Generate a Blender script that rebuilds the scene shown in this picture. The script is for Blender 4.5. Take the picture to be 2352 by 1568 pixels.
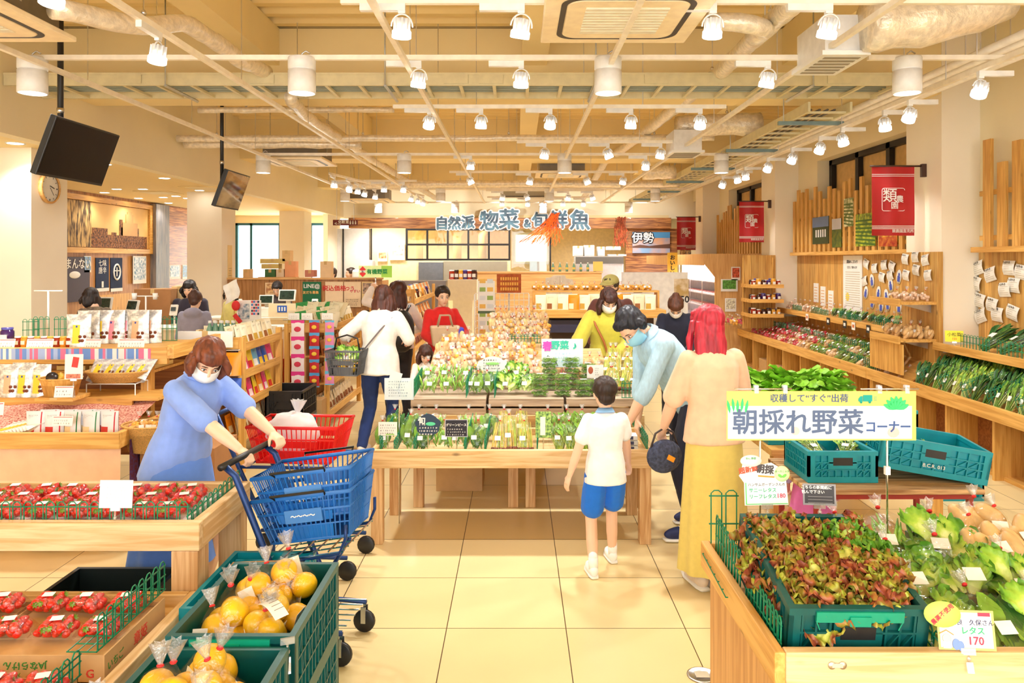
import bpy, bmesh, math, random
from math import sin, cos, pi, radians as R, sqrt, atan2, acos
from mathutils import Vector as V, Matrix, Euler, noise
for o in list(bpy.data.objects): bpy.data.objects.remove(o)
SC = bpy.context.scene
COL = SC.collection
# ------------------------------------------------------------ camera, sky, exposure
cd = bpy.data.cameras.new('camera'); cam = bpy.data.objects.new('camera', cd); COL.objects.link(cam)
cam.location = (0, 0, 1.85); cam.rotation_euler = (R(90), 0, 0)
cd.sensor_width = 36; cd.lens = 26.3; cd.shift_x = -0.0047; cd.shift_y = -0.0791
cd.clip_start = .05; cd.clip_end = 200
SC.camera = cam
w = bpy.data.worlds.new('sky_fill'); SC.world = w; w.use_nodes = True
w.node_tree.nodes['Background'].inputs[0].default_value = (1.0, .98, .95, 1)
w.node_tree.nodes['Background'].inputs[1].default_value = 2.6  # sky doubles as added fill: the hall is left open behind the camera
SC.view_settings.view_transform = 'Standard'; SC.view_settings.look = 'None'
SC.view_settings.exposure = 0.72; SC.view_settings.gamma = 1.0; SC.view_settings.use_curve_mapping = False
cy = SC.cycles
cy.use_denoising = True
cy.max_bounces = 6; cy.diffuse_bounces = 4; cy.glossy_bounces = 2; cy.transmission_bounces = 2; cy.transparent_max_bounces = 8
cy.caustics_reflective = False; cy.caustics_refractive = False; cy.sample_clamp_indirect = 4.0
cy.use_adaptive_sampling = True; cy.adaptive_threshold = 0.05
SPOT_W, CAN_W = 26.0, 108.0          # watts of a track spot and of a cylinder downlight
def lamp(loc, watts, cone, size, aim=(0, 0, -1), blend=.6, col=(1, .985, .955)):
    l = bpy.data.lights.new('lamp_light', 'SPOT'); l.energy = watts; l.spot_size = R(cone); l.spot_blend = blend
    l.shadow_soft_size = size; l.color = col
    o = bpy.data.objects.new('lamp_light', l); COL.objects.link(o); o.location = loc
    o.rotation_euler = V(aim).to_track_quat('-Z', 'Y').to_euler(); return o

# ------------------------------------------------------------ helpers
H0, FP, CX, CY = 1.85, 1718.0, 1187.0, 598.0
def at(px, py, D): return V(((px-CX)*D/FP, D, H0-(py-CY)*D/FP))     # photo measurement + real distance -> world
def ax(px, D): return (px-CX)*D/FP
def az(py, D): return H0-(py-CY)*D/FP
ORD = ['first','second','third','fourth','fifth','sixth','seventh','eighth','ninth','tenth','eleventh','twelfth','thirteenth','fourteenth','fifteenth','sixteenth','seventeenth','eighteenth','nineteenth','twentieth']
ORD += ['twenty-'+o for o in ORD[:9]] + ['thirtieth'] + ['thirty-'+o for o in ORD[:9]] + ['fortieth'] + ['forty-'+o for o in ORD[:9]] + ['fiftieth'] + ['fifty-'+o for o in ORD[:9]]

class MB:
    def __init__(s): s.v = []; s.f = []; s.m = []; s.s = []; s.M = None
    def add(s, vs, fs, m=0, sm=False):
        b = len(s.v)
        if s.M is not None: s.v += [tuple(s.M @ V(p)) for p in vs]
        else: s.v += [tuple(p) for p in vs]
        for f in fs: s.f.append(tuple(b+i for i in f)); s.m.append(m); s.s.append(sm)
        return s
    def box(s, x0, x1, y0, y1, z0, z1, m=0):
        return s.add([(x0,y0,z0),(x1,y0,z0),(x1,y1,z0),(x0,y1,z0),(x0,y0,z1),(x1,y0,z1),(x1,y1,z1),(x0,y1,z1)],
            [(0,3,2,1),(4,5,6,7),(0,1,5,4),(1,2,6,5),(2,3,7,6),(3,0,4,7)], m)
    def ob(s, c, d, e=(0,0,0), m=0):
        Q = Euler(e).to_matrix(); c = V(c); h = [x/2 for x in d]
        vs = [c + Q @ V((sx*h[0], sy*h[1], sz*h[2])) for sz in (-1,1) for sy in (-1,1) for sx in (-1,1)]
        return s.add(vs, [(0,2,3,1),(4,5,7,6),(0,1,5,4),(1,3,7,5),(3,2,6,7),(2,0,4,6)], m)
    def beam(s, a, b, wd, ht, m=0, up=(0,0,1)):
        a, b = V(a), V(b); d = (b-a); L = d.length; d.normalize()
        sx = d.cross(V(up)); 
        if sx.length < 1e-4: sx = V((1,0,0))
        sx.normalize(); uz = sx.cross(d); vs = []
        for p in (a, b):
            for i, j in ((-1,-1),(1,-1),(1,1),(-1,1)): vs.append(p + sx*(i*wd/2) + uz*(j*ht/2))
        return s.add(vs, [(0,1,2,3),(7,6,5,4),(0,4,5,1),(1,5,6,2),(2,6,7,3),(3,7,4,0)], m)
    def tube(s, P, r, n=8, m=0, cap=True, closed=False, ell=None, up=None):
        P = [V(p) for p in P]; k = len(P); r = r if isinstance(r, (list, tuple)) else [r]*k
        T = []
        for i in range(k):
            a = P[(i-1) % k] if (i or closed) else P[i]; b = P[(i+1) % k] if (i < k-1 or closed) else P[i]
            t = b-a; T.append(t.normalized() if t.length > 1e-9 else V((0,0,1)))
        u = V(up) if up else (V((1,0,0)) if abs(T[0].x) < .9 else V((0,1,0)))
        u = (u - T[0]*u.dot(T[0])).normalized(); vs = []
        for i in range(k):
            u = (u - T[i]*u.dot(T[i])); u = u.normalized() if u.length > 1e-6 else T[i].orthogonal().normalized()
            w_ = T[i].cross(u)
            e = ell[i] if isinstance(ell, list) else (ell or 1)
            for j in range(n):
                a = 2*pi*j/n; vs.append(P[i] + u*(cos(a)*r[i]) + w_*(sin(a)*r[i]*e))
        fs = []
        for i in range(k if closed else k-1):
            for j in range(n):
                a0, a1 = i*n+j, i*n+(j+1) % n; b0, b1 = ((i+1) % k)*n+j, ((i+1) % k)*n+(j+1) % n
                fs.append((a0, a1, b1, b0))
        if cap and not closed: fs.append(tuple(range(n-1, -1, -1))); fs.append(tuple((k-1)*n+j for j in range(n)))
        return s.add(vs, fs, m, n > 5)
    def lathe(s, prof, n=16, c=(0,0,0), m=0, cap=True, Q=None, sq=1):
        vs = []; c = V(c)
        for r, z in prof:
            for j in range(n):
                a = 2*pi*j/n; p = V((r*cos(a), r*sin(a)*sq, z)); vs.append(c + (Q @ p if Q else p))
        fs = [(i*n+j, i*n+(j+1) % n, (i+1)*n+(j+1) % n, (i+1)*n+j) for i in range(len(prof)-1) for j in range(n)]
        if cap: fs.append(tuple(range(n-1, -1, -1))); fs.append(tuple((len(prof)-1)*n+j for j in range(n)))
        return s.add(vs, fs, m, True)
    def ell(s, c, r, e=(0,0,0), nu=12, nv=8, m=0, fn=None):
        Q = e if isinstance(e, Matrix) else Euler(e).to_matrix(); c = V(c); r = (r,)*3 if isinstance(r, (int, float)) else r; vs = []
        for i in range(nv+1):
            t = pi*i/nv
            for j in range(nu):
                a = 2*pi*j/nu; d = V((sin(t)*cos(a), sin(t)*sin(a), cos(t))); k = fn(d) if fn else 1
                vs.append(c + Q @ V((d.x*r[0]*k, d.y*r[1]*k, d.z*r[2]*k)))
        fs = []
        for i in range(nv):
            for j in range(nu):
                a, b, c2, d = i*nu+j, i*nu+(j+1) % nu, (i+1)*nu+(j+1) % nu, (i+1)*nu+j
                fs.append((d, c2, b, a))
        return s.add(vs, fs, m, True)
    def grid(s, fn, nu, nv, m=0, sm=True):
        vs = [fn(i/nu, j/nv) for j in range(nv+1) for i in range(nu+1)]; k = nu+1
        return s.add(vs, [(j*k+i, j*k+i+1, (j+1)*k+i+1, (j+1)*k+i) for j in range(nv) for i in range(nu)], m, sm)
    def prism(s, poly, t, Q=None, m=0):
        Q = Q or Matrix.Identity(4); n = len(poly)
        vs = [Q @ V((x, y, 0)) for x, y in poly] + [Q @ V((x, y, t)) for x, y in poly]
        return s.add(vs, [tuple(range(n-1, -1, -1)), tuple(range(n, 2*n))] + [(i, (i+1) % n, n+(i+1) % n, n+i) for i in range(n)], m)
    def mesh(s, name, mats):
        me = bpy.data.meshes.new(name); me.from_pydata(s.v, [], s.f)
        for m in (mats if isinstance(mats, (list, tuple)) else [mats]): me.materials.append(m)
        me.polygons.foreach_set('material_index', s.m); me.polygons.foreach_set('use_smooth', s.s); me.update(); return me
    def build(s, name, mats, parent=None, loc=None, rot=None, bevel=0):
        me = s.mesh(name, mats)
        return link(name, me, parent, loc, rot, bevel)
def link(name, me, parent=None, loc=None, rot=None, bevel=0):
    o = bpy.data.objects.new(name, me); COL.objects.link(o); o.parent = parent
    if loc is not None: o.location = loc
    if rot is not None: o.rotation_euler = rot
    if bevel:
        b = o.modifiers.new('edge', 'BEVEL'); b.width = bevel; b.segments = 2; b.limit_method = 'ANGLE'
    return o
def tag(o, label, cat, group=None):
    o['label'] = label; o['category'] = cat
    if group: o['group'] = group
    return o
def thing(name, label, cat, loc=(0,0,0), rz=0, group=None):
    o = bpy.data.objects.new(name, None); COL.objects.link(o); o.location = loc
    o.rotation_euler = rz if isinstance(rz, (tuple, Euler)) else (0, 0, rz); o.empty_display_size = .1
    return tag(o, label, cat, group)
def stru(o): o['kind'] = 'structure'; return o
KIDS = {}
def dup(root, label=None, loc=None, rz=None, group=None, scale=None):
    def cp(o, par):
        c = o.copy(); COL.objects.link(c)
        if par is not None: c.parent = par
        for ch in KIDS[o.name] if o.name in KIDS else []: cp(ch, c)
        return c
    def reg(o):
        KIDS[o.name] = list(o.children)
        for ch in KIDS[o.name]: reg(ch)
    if root.name not in KIDS: reg(root)
    r = cp(root, None)
    if label: r['label'] = label
    if loc is not None: r.location = loc
    if rz is not None: r.rotation_euler = rz if isinstance(rz, (tuple, Euler)) else (0, 0, rz)
    if group: r['group'] = group
    if scale is not None: r.scale = scale if isinstance(scale, tuple) else (scale,)*3
    return r
class Series:
    """places many copies of one prototype: the prototype itself first, then copies"""
    def __init__(s, proto): s.p = proto; s.n = 0
    def put(s, label, loc, rz=0, group=None, scale=None):
        if s.n == 0:
            s.n = 1; dup.__globals__['KIDS'].pop(s.p.name, None)
            KIDS[s.p.name] = list(s.p.children)
            for c in s.p.children:
                KIDS[c.name] = list(c.children)
            o = s.p; o.location = loc; o.rotation_euler = rz if isinstance(rz, (tuple, Euler)) else (0, 0, rz); o['label'] = label
            if group: o['group'] = group
            if scale is not None: o.scale = scale if isinstance(scale, tuple) else (scale,)*3
            return o
        return dup(s.p, label, loc, rz, group, scale)

# ------------------------------------------------------------ materials
def newmat(name):
    m = bpy.data.materials.new(name); m.use_nodes = True; nt = m.node_tree
    return m, nt, nt.nodes['Principled BSDF']
def N(nt, t, **k):
    n = nt.nodes.new(t)
    for a, b in k.items():
        if a.startswith('i_'): n.inputs[a[2:].replace('_', ' ')].default_value = b
        else: setattr(n, a, b)
    return n
MC = {}
def mat(name, col, rough=.5, metal=0, var=.06, scale=12, stretch=(1,1,1), bump=0, emit=0, col2=None, coat=0, spec=.5, sheen=0, trans=0):
    if name in MC: return MC[name]
    m, nt, b = newmat(name); L = nt.links
    c1 = (*[max(0, x*(1-var)) for x in col[:3]], 1); c2 = (*(col2 or [min(1, x*(1+var)) for x in col[:3]]), 1)
    tc = N(nt, 'ShaderNodeTexCoord'); mp = N(nt, 'ShaderNodeMapping'); mp.inputs['Scale'].default_value = stretch
    L.new(tc.outputs['Object'], mp.inputs[0]); nz = N(nt, 'ShaderNodeTexNoise'); nz.inputs['Scale'].default_value = scale; nz.inputs['Detail'].default_value = 3
    L.new(mp.outputs[0], nz.inputs[0]); cr = N(nt, 'ShaderNodeValToRGB'); cr.color_ramp.elements[0].color = c1; cr.color_ramp.elements[1].color = c2
    cr.color_ramp.elements[0].position = .35; cr.color_ramp.elements[1].position = .65
    L.new(nz.outputs[0], cr.inputs[0]); L.new(cr.outputs[0], b.inputs['Base Color'])
    b.inputs['Roughness'].default_value = rough; b.inputs['Metallic'].default_value = metal; b.inputs['Coat Weight'].default_value = coat
    b.inputs['Specular IOR Level'].default_value = spec
    if sheen: b.inputs['Sheen Weight'].default_value = sheen
    if trans: b.inputs['Transmission Weight'].default_value = trans
    if bump:
        bp = N(nt, 'ShaderNodeBump'); bp.inputs['Strength'].default_value = bump; bp.inputs['Distance'].default_value = .01
        L.new(nz.outputs[0], bp.inputs['Height']); L.new(bp.outputs[0], b.inputs['Normal'])
    if emit: b.inputs['Emission Color'].default_value = (*col[:3], 1); b.inputs['Emission Strength'].default_value = emit
    MC[name] = m; return m
def wood(name, light, dark, axis='x', scale=1.0, plank=0, rough=.55, knots=True):
    """grain runs along the axis; plank = plank width across the grain (0: one board)"""
    if name in MC: return MC[name]
    m, nt, b = newmat(name); L = nt.links
    tc = N(nt, 'ShaderNodeTexCoord'); mp = N(nt, 'ShaderNodeMapping')
    st = {'x': (.06, 1, 1), 'y': (1, .06, 1), 'z': (1, 1, .06)}[axis]; mp.inputs['Scale'].default_value = [k*scale for k in st]
    L.new(tc.outputs['Object'], mp.inputs[0])
    n1 = N(nt, 'ShaderNodeTexNoise'); n1.inputs['Scale'].default_value = 38; n1.inputs['Detail'].default_value = 5; n1.inputs['Distortion'].default_value = .6
    L.new(mp.outputs[0], n1.inputs[0])
    cr = N(nt, 'ShaderNodeValToRGB'); e = cr.color_ramp.elements; e[0].position = .38; e[1].position = .62; e[0].color = (*dark, 1); e[1].color = (*light, 1)
    L.new(n1.outputs[0], cr.inputs[0]); out = cr.outputs[0]
    if knots:
        mk = N(nt, 'ShaderNodeMapping'); mk.inputs['Scale'].default_value = [k*scale for k in {'x': (.45, 1, 1), 'y': (1, .45, 1), 'z': (1, 1, .45)}[axis]]
        L.new(tc.outputs['Object'], mk.inputs[0]); vo = N(nt, 'ShaderNodeTexVoronoi'); vo.inputs['Scale'].default_value = 6.5
        L.new(mk.outputs[0], vo.inputs['Vector']); kr = N(nt, 'ShaderNodeValToRGB'); ke = kr.color_ramp.elements
        ke[0].position = .03; ke[0].color = (.32, .32, .32, 1); ke[1].position = .10; ke[1].color = (1, 1, 1, 1)
        L.new(vo.outputs['Distance'], kr.inputs[0]); mx = N(nt, 'ShaderNodeMix', data_type='RGBA', blend_type='MULTIPLY'); mx.inputs['Factor'].default_value = .8
        L.new(out, mx.inputs[6]); L.new(kr.outputs[0], mx.inputs[7]); out = mx.outputs[2]
    if plank:
        sx = N(nt, 'ShaderNodeSeparateXYZ'); L.new(tc.outputs['Object'], sx.inputs[0]); ad = N(nt, 'ShaderNodeMath', operation='ADD')
        pr = {'x': ('Z', 'Z'), 'y': ('Z', 'X'), 'z': ('X', 'Y')}[axis]
        L.new(sx.outputs[pr[0]], ad.inputs[0]); 
        if pr[0] != pr[1]: L.new(sx.outputs[pr[1]], ad.inputs[1])
        else: ad.inputs[1].default_value = 10
        dv = N(nt, 'ShaderNodeMath', operation='DIVIDE'); dv.inputs[1].default_value = plank; L.new(ad.outputs[0], dv.inputs[0])
        fl = N(nt, 'ShaderNodeMath', operation='FLOOR'); L.new(dv.outputs[0], fl.inputs[0]); wn = N(nt, 'ShaderNodeTexWhiteNoise', noise_dimensions='1D'); L.new(fl.outputs[0], wn.inputs['W'])
        fr = N(nt, 'ShaderNodeMath', operation='FRACT'); L.new(dv.outputs[0], fr.inputs[0])
        gp = N(nt, 'ShaderNodeMath', operation='GREATER_THAN'); gp.inputs[1].default_value = .035; L.new(fr.outputs[0], gp.inputs[0])
        mr = N(nt, 'ShaderNodeMapRange'); mr.inputs[3].default_value = .72; mr.inputs[4].default_value = 1.0; L.new(wn.outputs[0], mr.inputs[0])
        ml = N(nt, 'ShaderNodeMath', operation='MULTIPLY'); L.new(mr.outputs[0], ml.inputs[0])
        ma = N(nt, 'ShaderNodeMapRange'); ma.inputs[3].default_value = .5; L.new(gp.outputs[0], ma.inputs[0]); L.new(ma.outputs[0], ml.inputs[1])
        mx = N(nt, 'ShaderNodeMix', data_type='RGBA', blend_type='MULTIPLY'); mx.inputs['Factor'].default_value = 1
        L.new(out, mx.inputs[6]); L.new(ml.outputs[0], mx.inputs[7]); out = mx.outputs[2]
    L.new(out, b.inputs['Base Color']); b.inputs['Roughness'].default_value = rough; b.inputs['Coat Weight'].default_value = .08
    MC[name] = m; return m
def film(name, tint=(1,1,1), gl=.12, rough=.12, scale=30, white=.0):
    """thin clear plastic film with crinkle highlights"""
    if name in MC: return MC[name]
    m = bpy.data.materials.new(name); m.use_nodes = True; nt = m.node_tree; nt.nodes.clear(); L = nt.links
    out = N(nt, 'ShaderNodeOutputMaterial'); tr = N(nt, 'ShaderNodeBsdfTransparent'); tr.inputs[0].default_value = (*tint, 1)
    g = N(nt, 'ShaderNodeBsdfGlossy'); g.inputs['Roughness'].default_value = rough
    tc = N(nt, 'ShaderNodeTexCoord'); nz = N(nt, 'ShaderNodeTexNoise'); nz.inputs['Scale'].default_value = scale; nz.inputs['Detail'].default_value = 2; nz.inputs['Distortion'].default_value = 1.5
    L.new(tc.outputs['Object'], nz.inputs[0]); bp = N(nt, 'ShaderNodeBump'); bp.inputs['Strength'].default_value = .9; bp.inputs['Distance'].default_value = .01
    L.new(nz.outputs[0], bp.inputs['Height']); L.new(bp.outputs[0], g.inputs['Normal'])
    df = N(nt, 'ShaderNodeBsdfDiffuse'); df.inputs[0].default_value = (.95, .95, .95, 1)
    mx = N(nt, 'ShaderNodeMixShader'); mx.inputs[0].default_value = gl; L.new(tr.outputs[0], mx.inputs[1]); L.new(g.outputs[0], mx.inputs[2])
    m2 = N(nt, 'ShaderNodeMixShader'); m2.inputs[0].default_value = white; L.new(mx.outputs[0], m2.inputs[1]); L.new(df.outputs[0], m2.inputs[2])
    L.new(m2.outputs[0], out.inputs[0]); MC[name] = m; return m
def srgb(r, g, b):
    f = lambda c: (c/255/12.92 if c/255 <= .04045 else ((c/255+.055)/1.055)**2.4)
    return (f(r), f(g), f(b))
_pc = {}
def flat(r, g, b, rough=.6, **k):
    n = 'paint_%d_%d_%d_%d' % (r, g, b, rough*100)
    return mat(n, srgb(r, g, b), rough, var=.03, **k)
PINE = wood('pine_x', srgb(234,204,154), srgb(208,166,108), 'x'); PINEY = wood('pine_y', srgb(234,204,154), srgb(208,166,108), 'y'); PINEZ = wood('pine_z', srgb(228,190,140), srgb(196,146,92), 'z')
CED = wood('cedar_x', srgb(234,184,102), srgb(208,152,72), 'x'); CEDY = wood('cedar_y', srgb(234,184,102), srgb(208,152,72), 'y'); CEDZ = wood('cedar_z', srgb(234,184,100), srgb(206,150,70), 'z')
CEDPL = wood('cedar_planks', srgb(236,188,106), srgb(208,152,74), 'z', plank=.12)
VEN = wood('veneer', srgb(228,182,118), srgb(206,154,92), 'z', knots=False, scale=.8)
VENX = wood('veneer_x', srgb(228,182,118), srgb(206,154,92), 'x', knots=False, scale=.8)
RUST = wood('rustic_planks', srgb(206,140,74), srgb(120,66,30), 'x', plank=.14, scale=.9)
RUSTB = wood('rustic_beam', srgb(190,122,60), srgb(112,60,28), 'x', scale=.7)
PLY = wood('dark_ply', srgb(168,106,60), srgb(134,80,44), 'x', knots=False)
WHITE = mat('white_paint', (.86,.85,.82), .5, var=.02); PAPER = mat('paper', (.9,.89,.86), .7, var=.02)
BLACK = mat('black_plastic', (.012,.012,.013), .4, var=.2); STEEL = mat('steel', (.62,.62,.62), .28, 1, var=.05)
CHROME = mat('chrome', (.8,.8,.8), .12, 1, var=.02); ALU = mat('aluminium', (.72,.72,.72), .35, 1)
GREEN = mat('green_plastic', srgb(0,128,88), .35, var=.08); CRATE = mat('crate_green', srgb(0,84,82), .4, var=.1); TURQ = mat('crate_turquoise', srgb(0,142,160), .4, var=.08)
LATCH = mat('crate_latch', srgb(10,150,120), .35)
CARD = mat('cardboard', srgb(208,168,116), .8, var=.05); CARDD = mat('cardboard_dark', srgb(168,118,72), .8, var=.05)
CLEAR = film('clear_film'); CLEARH = film('clear_acrylic', (.97,.98,.98), .22, .06, 4, .12); BAGF = film('bag_film', (.99,.99,.98), .07, .12, 26, .0)
INK = mat('ink', (.01,.01,.015), .7, var=.1)

def text(s, size, m, parent=None, loc=(0,0,0), rot=(R(90),0,0), ext=.0008, bold=0, name='lettering', align='CENTER', sx=1.0, spacing=1.0):
    c = bpy.data.curves.new('t', 'FONT'); c.body = s; c.size = size; c.align_x = align; c.align_y = 'CENTER'; c.extrude = ext; c.resolution_u = 2; c.space_character = spacing
    o = bpy.data.objects.new('t', c); COL.objects.link(o); bpy.context.view_layer.update()
    me = bpy.data.meshes.new_from_object(o.evaluated_get(bpy.context.evaluated_depsgraph_get())); bpy.data.objects.remove(o); bpy.data.curves.remove(c)
    if bold:                                   # heavier strokes: the outline repeated around itself
        bm = bmesh.new()
        for k in range(8): me.transform(Matrix.Translation((bold*cos(k*pi/4), bold*sin(k*pi/4), -ext*.04*k))); bm.from_mesh(me); me.transform(Matrix.Translation((-bold*cos(k*pi/4), -bold*sin(k*pi/4), ext*.04*k)))
        bm.to_mesh(me); bm.free()
    me.materials.clear(); me.materials.append(m); q = link(name, me, parent, loc, rot); q.scale = (sx, 1, 1); return q
rnd = random.Random(7)
# ------------------------------------------------------------ the setting
LX, RX, BY, LZ, CZ = -4.71, 4.8, 21.2, 3.02, 4.25     # bulkhead, wall beyond the aisle, kitchen wall, low ceiling, deck
PLASTER = mat('plaster_cream', srgb(248,236,202), .8, var=.015, scale=2)
CEILP = mat('ceiling_cream', srgb(248,226,170), .8, var=.02, scale=2)
COLP = mat('column_white', srgb(250,240,220), .75, var=.015, scale=2)
def tilemat():
    m, nt, b = newmat('floor_tiles'); L = nt.links
    tc = N(nt, 'ShaderNodeTexCoord'); mp = N(nt, 'ShaderNodeMapping'); mp.inputs['Location'].default_value = (-.247+6, -3.765+6, 0)
    L.new(tc.outputs['Object'], mp.inputs[0]); br = N(nt, 'ShaderNodeTexBrick'); br.offset = 0; br.squash = 1
    br.inputs['Scale'].default_value = 1; br.inputs['Brick Width'].default_value = .6; br.inputs['Row Height'].default_value = .6
    br.inputs['Mortar Size'].default_value = .0026; br.inputs['Mortar Smooth'].default_value = .1; br.inputs['Bias'].default_value = 0
    br.inputs['Color1'].default_value = (*srgb(234,212,160), 1); br.inputs['Color2'].default_value = (*srgb(228,206,152), 1); br.inputs['Mortar'].default_value = (*srgb(88,70,44), 1)
    L.new(mp.outputs[0], br.inputs[0]); nz = N(nt, 'ShaderNodeTexNoise'); nz.inputs['Scale'].default_value = 1.3; nz.inputs['Detail'].default_value = 6
    L.new(tc.outputs['Object'], nz.inputs[0]); mr = N(nt, 'ShaderNodeMapRange'); mr.inputs[1].default_value = .3; mr.inputs[2].default_value = .7; mr.inputs[3].default_value = .93; mr.inputs[4].default_value = 1.03
    L.new(nz.outputs[0], mr.inputs[0]); mx = N(nt, 'ShaderNodeMix', data_type='RGBA', blend_type='MULTIPLY'); mx.inputs['Factor'].default_value = 1
    L.new(br.outputs[0], mx.inputs[6]); L.new(mr.outputs[0], mx.inputs[7]); L.new(mx.outputs[2], b.inputs['Base Color'])
    b.inputs['Roughness'].default_value = .28; b.inputs['Specular IOR Level'].default_value = .35
    bp = N(nt, 'ShaderNodeBump'); bp.inputs['Strength'].default_value = .12; bp.inputs['Distance'].default_value = .002; n2 = N(nt, 'ShaderNodeTexNoise'); n2.inputs['Scale'].default_value = 60
    L.new(tc.outputs['Object'], n2.inputs[0]); L.new(n2.outputs[0], bp.inputs['Height']); L.new(bp.outputs[0], b.inputs['Normal'])
    return m
stru(MB().box(-9.5, 6, -2.5, 26, -.1, 0).build('floor', tilemat()))
def deckmat():
    m, nt, b = newmat('deck_ribs'); L = nt.links; b.inputs['Base Color'].default_value = (*srgb(246,218,152), 1); b.inputs['Roughness'].default_value = .7
    return m
DK = deckmat(); mb = MB()
y = -2.5
while y < 22:                       # corrugated steel deck: real trapezoid ribs
    a, c = y, y+.30
    mb.add([(LX-.2,a,CZ+.06),(RX+.3,a,CZ+.06),(LX-.2,a+.15,CZ+.06),(RX+.3,a+.15,CZ+.06),(LX-.2,a+.18,CZ),(RX+.3,a+.18,CZ),(LX-.2,a+.27,CZ),(RX+.3,a+.27,CZ),(LX-.2,c,CZ+.06),(RX+.3,c,CZ+.06)],
        [(0,2,3,1),(2,4,5,3),(4,6,7,5),(6,8,9,7)]); y += .3
mb.box(LX-.2, RX+.3, -2.5, 26, CZ+.07, CZ+.2)
stru(mb.build('ceiling', DK))
for i, D in enumerate((2.75, 7.75, 12.72, 17.7)):
    stru(MB().box(LX, 4.399, D+.001, D+.62, 3.58, CZ).build('ceiling_beam', CEILP))
mb = MB()
for D0, D1 in ((-2.5,2.75),(3.37,7.75),(8.37,12.72),(13.34,17.7),(18.32,22)):
    for x in (-2.72, .05, 2.75): stru(MB().box(x, x+.26, D0, D1, 3.87, CZ).build('ceiling_beam', CEILP))
stru(MB().box(LX-.15, LX, -2.5, 24, LZ, CZ+.1).build('wall_left', PLASTER))
stru(MB().box(-9.3, LX-.15, -2.5, 19.6, LZ, LZ+.12).build('ceiling', mat('low_ceiling', srgb(250,228,172), .8, var=.01)))
stru(MB().box(-9.3, -7.4, -2.5, 8, 0, LZ).build('wall_left', PLASTER))
stru(MB().box(-7.6, -7.4, 8, 19.6, 0, LZ).build('wall_left', wood('panel_wall', srgb(214,158,96), srgb(176,118,62), 'z', plank=.9, knots=False)))
for i, D in enumerate((7.75, 12.75, 17.7)):
    stru(MB().box(-5.62, -5.03, D, D+.62, 0, LZ).build('column', COLP))
    stru(MB().box(4.4, RX+.1, D, D+.7, 0, CZ).build('column', COLP))
stru(MB().box(4.4, RX+.1, 2.75, 3.45, 0, CZ).build('column', COLP))
# wall beyond the aisle with window recesses in each bay
wl = MB(); X1 = RX+.35
ed = [-2.5]
for k in (1,2,3): ed += [4.1+5*k, 6.95+5*k]
ed.append(24)
for i in range(0, len(ed)-1, 2): wl.box(RX, X1, ed[i], ed[i+1], 0, CZ+.1)
for i in range(1, len(ed)-1, 2): wl.box(RX, X1, ed[i], ed[i+1], 0, 2.2); wl.box(RX, X1, ed[i], ed[i+1], 3.44, CZ+.1)
stru(wl.build('wall_right', PLASTER))
FR = mat('dark_frame', srgb(28,24,24), .45)
for k in (1,2,3):
    a, b = 4.1+5*k, 6.95+5*k
    wn = stru(MB().box(X1-.08, X1+.02, a, b, 2.2, 3.44).build('window_%d' % k, mat('shade_panel', srgb(226,186,122), .8)))
    mb = MB()
    for z in (2.2, 3.36): mb.box(X1-.16, X1-.09, a, b, z, z+.08)
    for j in range(4): q = a+(b-a-.1)*j/3; mb.box(X1-.16, X1-.09, q, q+.1, 2.2, 3.44)
    mb.build('window_frame', FR, wn)
# far end: kitchen front and wall above
KW = mat('kitchen_wall', srgb(246,224,176), .7)
stru(MB().box(-4.86, RX+.3, 23.4, 23.6, 0, CZ+.1).build('wall_back', KW))
stru(MB().box(-4.86, RX+.3, 20.35, 20.5, 2.99, CZ+.1).build('wall_back', PLASTER))
stru(MB().box(-4.5, 4.13, 20.0, 20.34, 2.71, 2.99).build('trim_1', RUST))
stru(MB().box(-4.5, 4.13, 20.34, 23.4, 3.0, 3.08).build('ceiling', CEILP))
# far end of the low area: glazed wall to daylight
GL = film('window_glass', (.97,1,1), .06, .02, 1)
stru(MB().box(-9.5, -4.9, 19.6, 19.75, 2.83, 3.2).box(-9.5, -4.9, 19.6, 19.75, 0, .5).box(-9.5,-7.4,19.6,19.75,.5,2.83).build('wall_back', PLASTER))
wn = stru(MB().box(-7.4, -4.9, 19.66, 19.67, .5, 2.83).build('window_4', GL))
mb = MB()
for x in (-7.35, -6.97, -6.22, -5.4, -4.95): mb.box(x-.03, x+.03, 19.62, 19.72, .5, 2.83)
mb.box(-7.4, -4.9, 19.62, 19.72, 2.77, 2.83)
mb.build('window_frame', mat('teal_frame', srgb(30,100,120), .4), wn)
stru(MB().box(-4.92, -4.80, 19.0, 20.34, 0, LZ).build('wall_back', COLP))
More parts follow.
